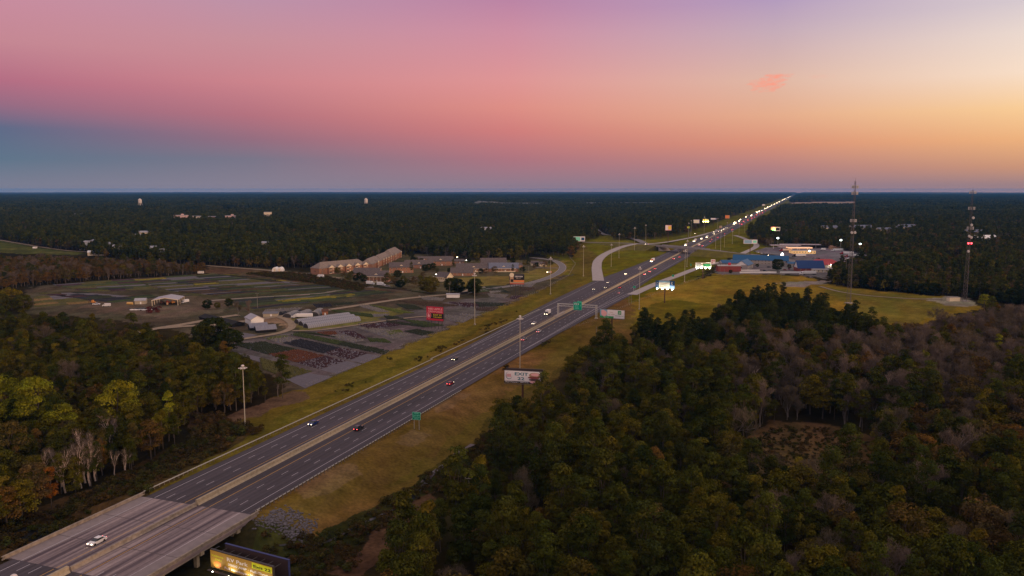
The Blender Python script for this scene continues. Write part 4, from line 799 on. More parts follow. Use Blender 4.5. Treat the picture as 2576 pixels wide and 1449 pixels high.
for px, py, d, c, kd, lb in [(240, 1360, 'S', 'white', 'sedan', 'white sedan with lit headlights crossing the concrete bridge'), (786, 1064, 'S', 'blue', 'sedan', 'dark blue car with headlights on the left carriageway near the first mast'), (903, 1077, 'N', 'black', 'suv', 'black sport utility vehicle with red tail lights beside the median'), (1132, 964, 'N', 'red', 'sedan', 'red car with lit tail lights on the right carriageway'), (1144, 903, 'S', 'black', 'sedan', 'black car with headlights on the left carriageway below the nursery'), (1313, 853, 'N', 'silver', 'pickup', 'silver pickup with orange tail lights behind the mast by the burger billboard'), (1362, 834, 'N', 'white', 'suv', 'white sport utility vehicle in the middle right lane below the gantry'), (1339, 813, 'S', 'white', 'sedan', 'white and dark car approaching left of the gantry')]:
    T = get_car(c, kd); T.name = 'car' if kd != 'pickup' else 'pickup_truck'; place(T, px, py, d, lb, 'car' if kd != 'pickup' else 'pickup truck')
T = get_truck('boxtruck', 0, 'grey'); T.name = 'box_truck'; place(T, 1372, 789, 'S', 'small truck with amber marker lamps approaching the sign gantry', 'truck')
for px, py, d, c, kd, lb in [(1490, 727, 'S', 'grey', 'sedan', 'grey car with headlights in the outer lane below the loop ramp'), (1521, 723, 'S', 'black', 'sedan', 'dark car with headlights nearest the median past the gantry'), (1525, 710, 'S', 'silver', 'pickup', 'vehicle with yellow headlights by the loop ramp mouth'), (1553, 736.5, 'N', 'silver', 'sedan', 'silver car with pink tail lights beside the exit taper'), (1565, 723.5, 'N', 'red', 'suv', 'dark red car beside the exit ramp gore'), (1578, 689, 'S', 'grey', 'sedan', 'grey car with headlights beside the loop grass'), (1617, 690, 'N', 'white', 'sedan', 'white car, left of a pair heading for the overpass'), (1629, 683, 'N', 'white', 'suv', 'white car, right of a pair heading for the overpass'), (1644, 676, 'N', 'red', 'sedan', 'red car ahead of the white pair'), (1689, 651, 'N', 'red', 'sedan', 'red car just before the overpass'), (1707.6, 646.7, 'N', 'black', 'sedan', 'dark car under the near edge of the overpass'),
        (1771, 618.6, 'N', 'red', 'sedan', 'car with red tail lights just beyond the overpass, right lane'), (1788, 607.6, 'N', 'grey', 'sedan', 'car with orange tail lights beyond the overpass'), (1789, 603, 'N', 'grey', 'suv', 'car with tail lights following beyond the overpass'), (1796, 588, 'S', 'grey', 'sedan', 'approaching car beside the masts beyond the overpass'), (1791, 584, 'S', 'grey', 'sedan', 'approaching car merging beyond the overpass'), (1817, 583, 'S', 'black', 'sedan', 'approaching car, first of the far string'), (1821.6, 579.5, 'S', 'white', 'suv', 'approaching car, second of the far string'), (1826.6, 576.4, 'S', 'grey', 'sedan', 'approaching car, third of the far string'), (1831.8, 573, 'S', 'white', 'sedan', 'approaching car, fourth of the far string'), (1821, 588, 'N', 'red', 'sedan', 'departing car with red lights, left of three abreast'), (1825.5, 588.6, 'N', 'red', 'sedan', 'departing car with red lights, middle of three abreast'), (1831, 588.6, 'N', 'red', 'sedan', 'departing car with red lights, right of three abreast'), (1805, 598.5, 'N', 'red', 'sedan', 'departing car with dim red lights by the yellow headed mast'), (1813.5, 597, 'N', 'grey', 'sedan', 'departing car with orange lights by the far masts'), (1849.5, 577, 'N', 'red', 'sedan', 'departing car before the far tree line'), (1853.5, 578.5, 'N', 'red', 'sedan', 'departing car in the outer lane before the tree line')]:
    T = get_car(c, kd, 1 if py < 700 else 0); T.name = 'car' if kd != 'pickup' else 'pickup_truck'; place(T, px, py, d, lb)
for px, py, d, kd, cc, lb in [(1640, 657, 'S', 'semi', 'red', 'truck with glaring headlights and trailer beside the loop grass'), (1718, 617, 'S', 'boxtruck', 'white', 'white box truck just beyond the overpass'), (1758, 617, 'N', 'boxtruck', 'red', 'truck with red lights just beyond the overpass, inner lane'), (1750.5, 606, 'S', 'semi', 'red', 'truck and trailer, outer of two side by side beyond the overpass'), (1744, 607, 'S', 'semi', 'black', 'dark truck, leftmost of two side by side beyond the overpass'), (1767.5, 601, 'S', 'boxtruck', 'white', 'white box truck following the side by side pair'), (1782, 597, 'S', 'semi', 'white', 'truck with bright headlights before the yellow headed mast'), (1864.3, 561.5, 'S', 'semi', 'white', 'glaring truck in the middle of the far traffic')]:
    T = get_truck(kd, 1, cc); T.name = 'truck'; place(T, px, py, d, lb, 'truck')
# distant traffic: lights resolved, bodies simple
def far_car(kind):
    k = ('far', kind)
    if k not in PROTO:
        T = bpy.data.objects.new('distant_car', None); COL.objects.link(T); MB().extrude_y([(-2.3, .4), (-2.3, .95), (-1.6, 1.05), (-1.0, 1.5), (.4, 1.5), (1.1, 1.0), (2.3, .8), (2.3, .35)], -.9, .9).build('body', mat('car_paint_grey', CARP['grey']), T)
        for y in (-.72, .72): MB().ell((2.3, y, .95), .2, .42, .42, 8, 4).build('headlight', hl_far, T) if kind == 'S' else MB().box(-2.32, y, 1.0, .1, .9, .6).build('tail_light', tl_far, T)
        PROTO[k] = [T, False]
    P_ = PROTO[k]
    if not P_[1]: P_[1] = True; return P_[0]
    return copy_tree(P_[0])
farS = [(1856, 564), (1858.6, 561.5), (1870.3, 560), (1872, 557.5), (1874, 556), (1880.7, 553), (1897.7, 543), (1903.6, 541), (1900, 546.4)]
for x, y in [(1911.5, 535.3), (1913.3, 534.4), (1916, 533.7), (1918, 533), (1919.5, 532), (1922, 530.9), (1924, 530), (1934, 525.3), (1936.8, 524), (1938.3, 523.6), (1941.5, 521.5), (1943, 520.9), (1945.5, 520), (1948, 517.2), (1950, 516.4), (1953, 514.8), (1954, 513.8), (1956, 512.6), (1958, 511.4), (1959.5, 510.8), (1961, 510), (1966.5, 508.4), (1968.5, 507.6), (1971, 506.8), (1974.5, 505.2), (1976.5, 504), (1978, 503.2), (1979.5, 502.4), (1981, 501.6), (1983, 501), (1985.5, 500), (1988, 499.3), (1991.5, 497.9), (1994, 496.9), (1996, 496), (1998.5, 494.6), (1999.5, 493.8), (2000, 493)]: farS.append((x, y))
names = {0: 'near the masts', 1: 'midway along the string', 2: 'toward the vanishing point'}
for i, (x, y) in enumerate(farS):
    T = far_car('S'); d = G(x, y, 0)[1]
    s, _ = toSN(G(x, y, .6)); w = min(0.5, max(0.0, (s - 2500) / 14000)); lane = i % 3
    place(T, x, y, 'S', 'approaching vehicle, two bright headlights in the far traffic string ' + names[0 if i < 9 else (1 if i < 30 else 2)], lane=lane, name='distant_car'); T.scale = (1 + w,) * 3
    T['group'] = 'far string of headlights ' + names[0 if i < 9 else (1 if i < 30 else 2)]
for i, (x, y) in enumerate([(1887, 558), (1895, 554), (1878, 564.6), (1884, 563.5), (1903, 549), (1907, 547), (1912, 541), (1916, 538), (1921, 535.5), (1925, 533.5), (1930, 530.5)]):
    T = far_car('N'); place(T, x, y, 'N', 'departing vehicle with two red tail lights in the far northbound lanes', name='distant_car', lane=i % 3); T['group'] = 'far red tail lights'
def put(T, px, py, ang, label, cat, z=0.0, name=None, group=None, sc=1.0):
    b = GP(px, py) if z <= 0.5 else Vector((*G(px, py, z), z + .1)); T.location = b; T.rotation_euler = (0, 0, R(ang)); T.scale = (sc,) * 3; tag(T, label, cat, group); 
    if name: T.name = name
    return T
put(get_car('white', 'sedan', 1), 1627, 615.5, 175, 'white car driving across the overpass', 'car', z=6.6, name='car'); put(get_car('black', 'suv', 1), 1936, 643, 200, 'black car at the motel junction', 'car', name='car'); put(get_car('white', 'sedan', 1), 1875, 643, 200, 'car with glaring headlights at the ramp junction', 'car', name='car')
put(get_car('red', 'sedan', 1), 1872, 652, 40, 'red car climbing the exit ramp toward the junction', 'car', name='car'); put(get_car('grey', 'sedan', 1), 1750, 587.5, 200, 'car with headlights on the far off ramp', 'car', name='car'); put(get_car('white', 'sedan', 1), 1381, 686, 215, 'white car on the frontage road curve', 'car', name='car')
PKG = 'parked farm and lot vehicles'
put(get_car('white', 'van', 3), 268, 771, 185, 'white panel van parked on the nursery grass', 'van', name='van', group=PKG); put(get_car('white', 'pickup', 3), 242.5, 767, 10, 'white pickup parked left of the panel van', 'pickup truck', name='pickup_truck', group=PKG); put(get_truck('boxtruck', 3), 466, 762, 250, 'white truck parked beside the open barn', 'truck', name='box_truck', group=PKG, sc=.8)
put(get_truck('semi', 3), 757, 800, 182, 'white truck with a long box parked before the hoop sheds', 'truck', name='truck', group=PKG, sc=.82)
for px, py, a, lb in ((932, 716, -28, 'white box truck by the brick porch house, left of two'), (959, 719, -28, 'white box truck by the brick porch house, right of two'), (805, 699, 160, 'white box truck at the field edge below the apartments')): put(get_truck('boxtruck', 3), px, py, a, lb, 'truck', name='box_truck', group=PKG)
for px, py, a, kd, cc, lb in ((2008, 646, 178, 'semi', 'black', 'long white trailer truck parked below the fuel canopy'), (2030, 691, 188, 'semi', 'white', 'trailer truck parked at the end of the white wall'), (2070, 630, 195, 'boxtruck', 'white', 'white truck in the lot right of the fuel canopy'), (2104, 632, 190, 'semi', 'white', 'white truck and flat trailer, rear of the lot'), (2128, 640, 172, 'semi', 'red', 'white trailer with a red cab, upper of two in the truck lot'), (2140, 647, 172, 'tanker', 'red', 'steel tanker with a red cab, lower of two in the truck lot'), (2142, 656, 170, 'semi', 'white', 'white truck nearest the dark trees in the lot'), (2178, 659, 168, 'semi', 'silver', 'pale truck half hidden at the right end of the lot'), (1975, 632, 180, 'semi', 'red', 'truck with a red cab at the left of the fuel canopies')): put(get_truck(kd, 3, cc), px, py, a, lb, 'truck', name='truck', group='trucks parked in the fuel station lot')
for i, (px, py, c) in enumerate(((1899, 634, 'grey'), (1907, 636, 'white'), (1915, 638, 'white'), (1921, 640, 'silver'), (1945, 676, 'silver'), (1960, 676, 'white'), (1975, 680, 'red'), (1925, 683, 'black'), (1934, 673, 'black'), (1985, 678, 'red'), (2047, 650, 'silver'), (2058, 652, 'black'), (2075, 654, 'white'), (2090, 655, 'silver'), (985, 712, 'white'), (998, 711, 'red'), (1008, 714, 'silver'), (1016, 708, 'white'), (1033, 708, 'black'), (1040, 700, 'white'), (1052, 703, 'silver'), (1090, 700, 'white'), (1128, 700, 'black'), (975, 722, 'silver'), (780, 690, 'grey'), (1240, 652, 'white'), (1262, 654, 'silver'))):
    wh = ('outside the fuel station' if px > 1895 and py < 645 else 'outside the blue roofed motel' if px > 1895 else 'between the brick village houses')
    put(get_car(c, ('sedan', 'suv')[i % 2], 3), px, py, (i * 47) % 360, c + ' car parked ' + wh + ', spot at ' + ['the far end', 'the near side', 'the middle', 'the left', 'the right'][i % 5], 'car', name='parked_car', group='parked cars ' + wh)

# ------------------------------------------------------------------ buildings (local x = ridge direction, y = depth, front at -y)
def house(px, py, ang, W, D, H, pitch, wall, roof, label, cat='house', name='house', gable=None, hip=0.0, porch=False, wins=3, floors=1, bays=(), eave=.5, group=None, door=True, z=None, trim=None, loc=None, dormer=False):
    b = loc if loc is not None else GP(px, py); T = empty(name, b, R(ang), label, cat, group); T.location.z -= 0.1; rh = D / 2 * pitch
    hx = W / 2; hy = D / 2; m2 = MB()
    m2.box(0, 0, H / 2, W, D, H).build('wall', wall, T)
    g = MB()
    if hip < 0.99:
        for sx in (-1, 1): g.quad((sx * hx * .995, -hy, H), (sx * hx * .995, hy, H), (sx * hx * .995, 0, H + rh)) if hip == 0 else None
        if hip == 0: g.build('gable', gable or wall, T)
    r = MB(); e = eave; hy2 = hy + e; zl = H - e * pitch; t = .25; hp = hip * hy
    rx = hx + (e if hip == 0 else 0) - hp; ex = hx + e
    for sy in (-1, 1):
        r.quad((-ex, sy * hy2, zl), (ex, sy * hy2, zl), (rx, 0, H + rh + .15), (-rx, 0, H + rh + .15)); r.quad((-ex, sy * hy2, zl - t), (ex, sy * hy2, zl - t), (ex, sy * hy2, zl), (-ex, sy * hy2, zl))
    for sx in (-1, 1):
        if hip: r.quad((sx * ex, -hy2, zl), (sx * ex, hy2, zl), (sx * rx, 0, H + rh + .15))
        else:
            for sy in (-1, 1): r.quad((sx * ex, sy * hy2, zl), (sx * ex, 0, H + rh + .15), (sx * ex, 0, H + rh - .15), (sx * ex, sy * hy2, zl - .3))
    r.build('roof', roof, T)
    if trim and hip == 0:
        q = MB()
        for sx in (-1, 1):
            for sy in (-1, 1): q.quad((sx * (ex + .02), sy * hy2, zl + .02), (sx * (ex + .02), 0, H + rh + .17), (sx * (ex + .02), 0, H + rh - .35), (sx * (ex + .02), sy * hy2, zl - .5))
        q.build('bargeboard', trim, T)
    for fl in range(floors):
        for k in range(wins):
            x = -hx + W * (k + .5) / wins; z = H / floors * (fl + .52)
            f = MB().box(x, -hy - .02, z, 1.3, .08, 1.5).build('window', cream, T); MB().box(x, -hy - .07, z, 1.0, .04, 1.2).build('pane', glass, f)
    if W > 5 and wins:
        for sx in (-1, 1): MB().box(sx * (hx + .02), 0, H * .5, .08, 1.2, 1.3).build('window', glass, T)
    if door: MB().box(hx * .1, -hy - .03, 1.05, 1.1, .1, 2.1).build('door', white_p, T)
    if porch:
        q = MB(); pd = 2.6; q.quad((-hx * .8, -hy - pd, H - .3), (hx * .8, -hy - pd, H - .3), (hx * .8, -hy, H + .6), (-hx * .8, -hy, H + .6)); q.build('porch_roof', roof, T)
        MB().box(0, -hy - pd, H - .45, W * .8, .25, .35).build('porch_beam', cream, T)
        for k in range(6): MB().box(-hx * .76 + k * hx * 1.52 / 5, -hy - pd, H / 2 - .3, .28, .28, H - .6).build('porch_post', cream, T)
        MB().box(0, -hy - pd, .55, W * .78, .1, .9).build('porch_rail', cream, T)
    for (bx, bw, bd) in bays:
        q = MB().box(bx, -hy - bd / 2, H / 2, bw, bd, H).build('bay', wall, T); rr_ = MB(); a = bw / 2 + .4; rz_ = bw / 2 * .62
        for sx in (-1, 1): rr_.quad((bx + sx * a, -hy - bd - .4, H - .2), (bx, -hy - bd - .4, H + rz_ + .15), (bx, -hy + hy * .6, H + rz_ + .15), (bx + sx * a, -hy + .5, H - .2))
        rr_.build('roof', roof, q); MB().quad((bx - a, -hy - bd - .3, H - .35), (bx + a, -hy - bd - .3, H - .35), (bx, -hy - bd - .3, H + rz_ + .12)).build('gable', cream, q)
        for fl in range(floors):
            z = H / floors * (fl + .5); MB().box(bx - bw * .2, -hy - bd - .03, z, bw * .34, .1, 1.7).build('balcony', dark, q); MB().box(bx - bw * .2, -hy - bd - .25, z - .7, bw * .38, .3, .7).build('railing', cream, q); MB().box(bx + bw * .25, -hy - bd - .04, z, 1.1, .1, 1.4).build('window', cream, q)
    if dormer:
        MB().extrude_y([(-2, 0), (2, 0), (0, 1.3)], -hy * .75, 0).build('dormer', roof, T, loc=(0, 0, H + rh * .25)); MB().quad((-1.9, -hy * .75 - .03, H + rh * .25), (1.9, -hy * .75 - .03, H + rh * .25), (0, -hy * .75 - .03, H + rh * .25 + 1.2)).build('gable', cream, T)
    return T
def seg(p0, p1): a, c = GP(*p0), GP(*p1); d = c - a; return (a + c) / 2, math.degrees(math.atan2(d.y, d.x)), d.length
# apartments: front wing with gabled bays, then wings receding
c0, a0, l0 = seg((806, 692), (925, 680)); nrm = Vector((-math.sin(R(a0)), math.cos(R(a0)), 0))
house(0, 0, a0, l0, 15, 7.2, .75, brick, shingle, 'long two-storey brick apartment block with a row of pale gables facing the nursery', 'apartment block', 'apartment_block', gable=cream, hip=.9, floors=2, wins=8, bays=[(-l0 * .5 + l0 * f, 7.5, 2.5) for f in (.22, .40, .58, .77, .95)], loc=c0 + nrm * 9, door=False)
c1, a1, l1 = seg((938, 680), (962, 669)); nr1 = Vector((-math.sin(R(a1)), math.cos(R(a1)), 0)); house(0, 0, a1, l1, 14, 7.2, .75, brick, shingle, 'brick apartment block at the bend between the front wing and the receding wings', 'apartment block', 'apartment_block', gable=cream, hip=.9, floors=2, wins=3, loc=c1 + nr1 * 8, door=False, bays=[(0, 7, 1.8)])
c1, a1, l1 = seg((962, 669), (986, 658)); nr1 = Vector((-math.sin(R(a1)), math.cos(R(a1)), 0)); house(0, 0, a1, l1, 14, 7.2, .75, brick, shingle, 'brick apartment block with four small pale gables, in the receding middle', 'apartment block', 'apartment_block', gable=cream, hip=.9, floors=2, wins=4, loc=c1 + nr1 * 8, door=False, bays=[(-l1 * .5 + l1 * f, 5.5, 1.5) for f in (.1, .36, .62, .88)])
c1, a1, l1 = seg((988, 657), (1011, 646)); nr1 = Vector((-math.sin(R(a1)), math.cos(R(a1)), 0)); house(0, 0, a1, l1, 16, 7.6, .8, brick, shingle, 'tallest roofed brick apartment block at the far end by the pine woods', 'apartment block', 'apartment_block', gable=cream, hip=.9, floors=2, wins=4, loc=c1 + nr1 * 8, door=False, bays=[(-l1 * .3, 6, 1.5), (l1 * .3, 6, 1.5)])
HG = 'brick village houses'
for a in [(949, 708, -4, 22, 11, 5.6, .6, brick, shingle_d, dict(porch=True, floors=2, dormer=True, trim=cream), 'brick house with a long white columned porch behind two box trucks'), (925, 697, -8, 26, 11, 4.5, .6, brick, shingle_d, dict(dormer=True, trim=cream), 'brick house right behind the porch house, only roof and end gable showing'), (1010, 685, 8, 24, 11, 6.0, .58, brick, shingle_d, dict(floors=2, dormer=True, trim=cream), 'two-storey brick house with a sunlit double end gable, front row'), (1054, 674, 8, 30, 11, 4.4, .58, brick, shingle_d, dict(dormer=True, trim=cream), 'brick house with a wide glowing end gable behind small trees'), (1108, 667, 8, 28, 12, 5.2, .58, brick, shingle_d, dict(dormer=True, trim=cream, floors=2), 'brick house with the lit yard lamp against its roof, rear row'),
          (1241, 668, 6, 28, 12, 3.6, .6, brick, shingle_d, dict(porch=True, trim=cream), 'brick house with porch columns in front of the pine trunks'), (1192, 682, 2, 36, 12, 3.6, .55, brick, shingle_d, dict(porch=True, dormer=True, trim=cream), 'long low brick house with dark hipped roof and small end gable'), (1267, 682, 2, 30, 12, 3.8, .6, brick, shingle_b, dict(porch=True, dormer=True, trim=cream), 'brick house with a slate blue roof, rightmost of the village'), (1163, 692, -4, 22, 11, 3.2, .55, brick, shingle_d, dict(trim=cream), 'low brick house with a small sunlit gable above the grass slope'), (1118, 706, -35, 13, 9, 4.2, .6, cream, shingle_d, dict(porch=True, trim=cream), 'small cream house with a gabled porch beside the round trees'), (798, 687, 5, 9, 7, 3.2, .6, cream, shingle, dict(), 'small white outbuilding at the left end of the apartments')]:
    house(a[0], a[1], a[2], a[3] * 1.08, a[4] * 1.1, a[5] * 1.08, a[6] * 1.35, a[7], a[8], a[10], group=HG, wins=5, **a[9])
for px, py, w, lb in ((1065, 655, 16, 'dark roofed house behind the rear row, nearest the apartments'), (1155, 662, 12, 'small dim house under the yard light by the pines'), (1345, 667, 9, 'tiny cream gabled cottage by the road curve'), (1365, 669, 8, 'small shed right of the cream cottage'), (1300, 672, 12, 'low dark house between the slate roof and the cottage')): house(px, py, 10, w, 8, 3, .55, cream if w < 10 else brick, shingle_d, lb, group=HG, wins=2)
# nursery sheds
bm = GP(424, 764); T = empty('open_barn', bm, R(10), 'open sided metal roofed barn full of farm machines', 'barn'); W_, D_, H_ = 19, 22, 4.4
r = MB(); r.quad((-W_ / 2 - .5, -D_ / 2, H_), (0, -D_ / 2, H_ + 1.9), (0, D_ / 2, H_ + 1.9), (-W_ / 2 - .5, D_ / 2, H_)); r.quad((0, -D_ / 2, H_ + 1.9), (W_ / 2 + .5, -D_ / 2, H_), (W_ / 2 + .5, D_ / 2, H_), (0, D_ / 2, H_ + 1.9)); r.build('roof', metal_roof, T)
q = MB(); q.quad((-W_ / 2 - .5, -D_ / 2 - .05, H_ - .35), (0, -D_ / 2 - .05, H_ + 1.5), (0, -D_ / 2 - .05, H_ + 1.95), (-W_ / 2 - .5, -D_ / 2 - .05, H_ + .05)); q.quad((0, -D_ / 2 - .05, H_ + 1.5), (W_ / 2 + .5, -D_ / 2 - .05, H_ - .35), (W_ / 2 + .5, -D_ / 2 - .05, H_ + .05), (0, -D_ / 2 - .05, H_ + 1.95)); q.build('fascia', cream, T)
for x in (-W_ / 2, W_ / 2):
    for y in (-D_ / 2 + .2, -D_ / 6, D_ / 6, D_ / 2 - .2): MB().box(x, y, H_ / 2, .35, .35, H_).build('post', cream, T)
for i, (x, y, z, c, lb) in enumerate(((-4, -3, 1.0, rust, 'rusty'), (0, -1, 1.3, flat('machine_red', (.3, .04, .03)), 'red'), (4.5, -2, 1.4, flat('machine_orange', (.6, .25, .05)), 'orange'), (-6.5, 3, 1.0, dark, 'black'), (2, -7, .8, PTAN, 'tan'))):
    t2 = empty('farm_machine', bm + Vector((x, y, 0)), R(i * 30), lb + ' farm machine standing under the open barn roof', 'farm machine', 'machines under the barn'); MB().box(0, 0, z, 2.6, 1.4, .9).box(-.5, 0, z + .9, 1.1, 1.2, .9).build('body', c, t2); wheels(t2, (-.9, .9), .8, .55, .3)
house(355, 764, 12, 8, 6, 3.2, .45, mat('beige_block', (.42, .36, .27), .9), metal_roof, 'small beige shed with a grey metal roof left of the open barn', 'shed', 'shed', wins=0)
T = empty('fuel_tank', GP(327, 767), R(-8), 'yellow cylindrical tank lying beside the beige shed', 'tank'); MB().tube((-2.2, 0, 1.2), (2.2, 0, 1.2), 1.0, n=14).build('tank', flat('tank_yellow', (.62, .38, .12)), T); MB().box(-1.4, 0, .15, .3, 1.6, .5).box(1.4, 0, .15, .3, 1.6, .5).build('cradle', dark, T)
T = empty('backhoe', GP(235, 764), 0, 'orange backhoe parked behind the white pickup', 'backhoe'); MB().box(0, 0, 1.2, 3, 1.6, .9).build('body', flat('machine_orange', (.6, .25, .05)), T); MB().box(-.3, 0, 2.3, 1.4, 1.4, 1.3).build('cab', flat('machine_orange', (.6, .25, .05)), T); m2 = MB(); m2.tube((-1.6, 0, 1.2), (-3, 0, 3), .18).tube((-3, 0, 3), (-3.8, 0, .8), .15); m2.build('arm', rust, T); wheels(T, (-.9, 1.1), .8, .6, .35)
T = empty('scrap_pile', GP(360, 780), 0, 'heap of black pots and white sheeting on the dirt below the barn', 'scrap pile'); m2 = MB(); m3 = MB()
for q in range(60): m2.ell((random.gauss(0, 4.5), random.gauss(2, 1.8), random.uniform(.1, 1)), random.uniform(.5, 1.4), random.uniform(.4, 1), random.uniform(.3, .8), 6, 4)
for q in range(6): x = -8 + q * 3; m3.ell((x, -1.5 + random.random(), .4), 1.9, .6, .55, 8, 4)
m2.build('pots', black_p, T); m3.build('sheeting', white_p, T)
house(640, 813, math.degrees(math.atan2(13, -9)) + 180, 13.5, 8.6, 4.0, .5, white_p, metal_roof, 'white walled shed with a pale gable end beside the nursery yard', 'shed', 'shed', gable=white_p, wins=0)
house(655, 812, math.degrees(math.atan2(13, -9)) + 180, 3.5, 3.5, 2.4, .1, white_p, metal_roof, 'small white annex against the gabled white shed', 'annex', 'annex', wins=0)
blk = mat('black_shade_net', (0.012, 0.012, 0.014), .95, noise=.2, nscale=3); sh_roof = mat('shade_roof', (.19, .19, .23), .7, noise=.15, nscale=1)
house(649, 828, 30, 11, 7, 2.3, .55, blk, sh_roof, 'black net shade house with a grey roof, rear of the twin pair', 'shade house', 'shade_house', wins=0, door=False, group='twin shade houses'); house(668, 834, 28, 12, 7.5, 2.3, .55, blk, sh_roof, 'black net shade house with a grey roof, front of the twin pair', 'shade house', 'shade_house', wins=0, door=False, group='twin shade houses')
c0, a0, l0 = seg((517, 801), (600, 821)); house(0, 0, a0, l0, 9, 2.0, .3, blk, blk, 'long low black net tunnel left of the white shed', 'shade house', 'shade_house', wins=0, door=False, loc=c0)
poly_m = bpy.data.materials.new('greenhouse_film'); poly_m.use_nodes = True; pb_ = poly_m.node_tree.nodes['Principled BSDF']; pb_.inputs['Base Color'].default_value = (.21, .21, .25, 1); pb_.inputs['Roughness'].default_value = .4
def hoop(p0, p1, w, h, label, m=poly_m, group='hoop greenhouses', ribs=True):
    c, a, l = seg(p0, p1); T = empty('hoop_greenhouse', c, R(a), label, 'greenhouse', group); n = 12; m2 = MB(); rb = MB(); nx = max(4, int(l / 1.5)); hb_ = [MB() for _ in range(nx)]
    pf = [(math.cos(math.pi * i / n) * w / 2, math.sin(math.pi * i / n) * h) for i in range(n + 1)]
    for k in range(nx):
        x0, x1 = -l / 2 + k * l / nx, -l / 2 + (k + 1) * l / nx
        for i in range(n): sc = 1 - .02 * (k % 2); m2.quad((x0, pf[i][0], pf[i][1]), (x1, pf[i][0] * .985, pf[i][1] * .985), (x1, pf[i + 1][0] * .985, pf[i + 1][1] * .985), (x0, pf[i + 1][0], pf[i + 1][1]))
        for i in range(n): (rb if k == 0 else hb_[k]).tube((0, pf[i][0] * 1.01, pf[i][1] * 1.01), (0, pf[i + 1][0] * 1.01, pf[i + 1][1] * 1.01), .07, n=4, cap=False)
    m2.build('film', m, T); hp_ = rb.build('hoop', galv, T, loc=(-l / 2, 0, 0))
    for k in range(1, nx): c_ = hp_.copy(); COL.objects.link(c_); c_.parent = T; c_.location = (-l / 2 + k * l / nx, 0, 0)
    e = MB(); e.quad(*[(-l / 2, y * .97, z * .97) for y, z in pf]); e.build('end_wall', dark, T)
hoop((769, 825), (901, 806), 6.4, 3.0, 'long plastic hoop greenhouse, front one of three beside the yard'); hoop((757, 819), (889, 800.5), 6.2, 3.0, 'long plastic hoop greenhouse, middle one of three beside the yard'); hoop((746, 813.5), (877, 795.5), 6.2, 3.0, 'long plastic hoop greenhouse, rear one of three beside the yard')
shade = mat('grey_shade_cloth', (.15, .15, .17), .9)
hoop((722, 799), (745, 790), 7, 3.0, 'grey cloth hoop shed left of the long white truck', shade, 'cloth hoop sheds'); hoop((752, 797), (776, 788), 7, 3.2, 'grey cloth hoop shed behind the long white truck', shade, 'cloth hoop sheds'); hoop((790, 795), (806, 784), 7, 3.0, 'grey cloth hoop shed right of the long white truck', shade, 'cloth hoop sheds')
house(682, 795, 8, 10, 7, 2.6, .2, mat('beige_block', (.4, .35, .27)), shade, 'low beige shed in the black pot yard', 'shed', 'shed', wins=0); house(818, 793, 10, 4, 4, 3.6, .5, flat('rust_orange', (.30, .12, .06)), rust, 'small rust orange shed at the yard end', 'shed', 'shed', wins=0)
house(1140, 748, -3, 10.5, 5, 3.1, .12, white_p, metal_roof, 'white box shed with one dark door under the round trees', 'shed', 'shed', wins=0)
for i, x in enumerate((694, 706)): T = empty('dome_shed', GP(x, 682), R(0), 'white round topped storage tent, ' + ('left' if i == 0 else 'right') + ' of a pair at the pine edge', 'storage tent', 'round topped tents'); MB().extrude_y([(math.cos(math.pi * k / 10) * 3, math.sin(math.pi * k / 10) * 4.6) for k in range(11)], -5, 5).build('cover', white_p, T); MB().box(0, -5.1, 1.5, 2, .1, 3).build('door', cream, T)
for px, py, lb in ((88, 625, 'tiny white trailer at the edge of the far left field'), (505, 688, 'tiny white hut at the upper corner of the nursery')): T = empty('trailer', GP(px, py), 0, lb, 'trailer'); MB().box(0, 0, 1.4, 6, 2.4, 2.4).build('body', white_p, T); wheels(T, (-1.5, 1.5), 1, .3)
# motel side
cbl = mat('motel_wall', (.34, .30, .28), .9); rbrick = mat('red_brick', (.26, .06, .05), .9, noise=.15, nscale=1)
c0, a0, l0 = seg((1850, 664), (1990, 668)); house(0, 0, a0, l0, 14, 5.6, .75, cbl, blue_roof, 'long two-storey motel with a blue roof and white end gable', 'motel', 'motel', gable=white_p, floors=2, wins=16, loc=c0 + Vector((0, 10, 0)), door=False)
house(1872, 676, 62, 30, 14, 5.6, .7, cbl, blue_roof, 'near wing of the motel with a bright blue roof', 'motel', 'motel', gable=white_p, floors=2, wins=6, door=False); house(1848, 668, 2, 34, 14, 4, .4, cbl, blue_roof, 'low blue roofed lobby at the left end of the motel', 'motel', 'motel', gable=white_p, wins=4)
T = house(1832, 682, -2, 25, 12, 6.5, .12, rbrick, flat('pale_roof', (.4, .35, .33)), 'red brick windowless building in front of the motel lobby', 'brick building', 'brick_building', wins=0, door=False); MB().box(0, -5, 8.6, 3, 1.0, 2.6).build('roof_sign', PR, T)
house(2035, 682, -3, 29, 16, 4.4, .95, rbrick, navy_roof, 'restaurant with a steep navy blue roof and white end gable', 'restaurant', 'restaurant', gable=white_p, wins=5); house(2005, 669, -3, 24, 10, 3.5, .3, cbl, blue_roof, 'low link building between motel and navy roof', 'building', 'building', wins=4)
house(2066, 684, -3, 22, 9, 3.2, .1, cream, flat('pale_roof', (.4, .35, .33)), 'low cream building at the foot of the navy roof', 'building', 'building', wins=5)
T = house(2072, 672, -4, 36, 20, 4.0, .55, cream, red_roof, 'restaurant with a broad red hipped roof', 'restaurant', 'restaurant', hip=.9, wins=6); MB().box(15, -11.2, 3.6, 12, .4, 1.0).build('sign_band', PR, T); MB().ell((5, -11.6, 3.8), .9, .5, .7, 8, 4).build('wall_lamp', lamp_mat('white_lamp', (1, .9, .8), 25), T)
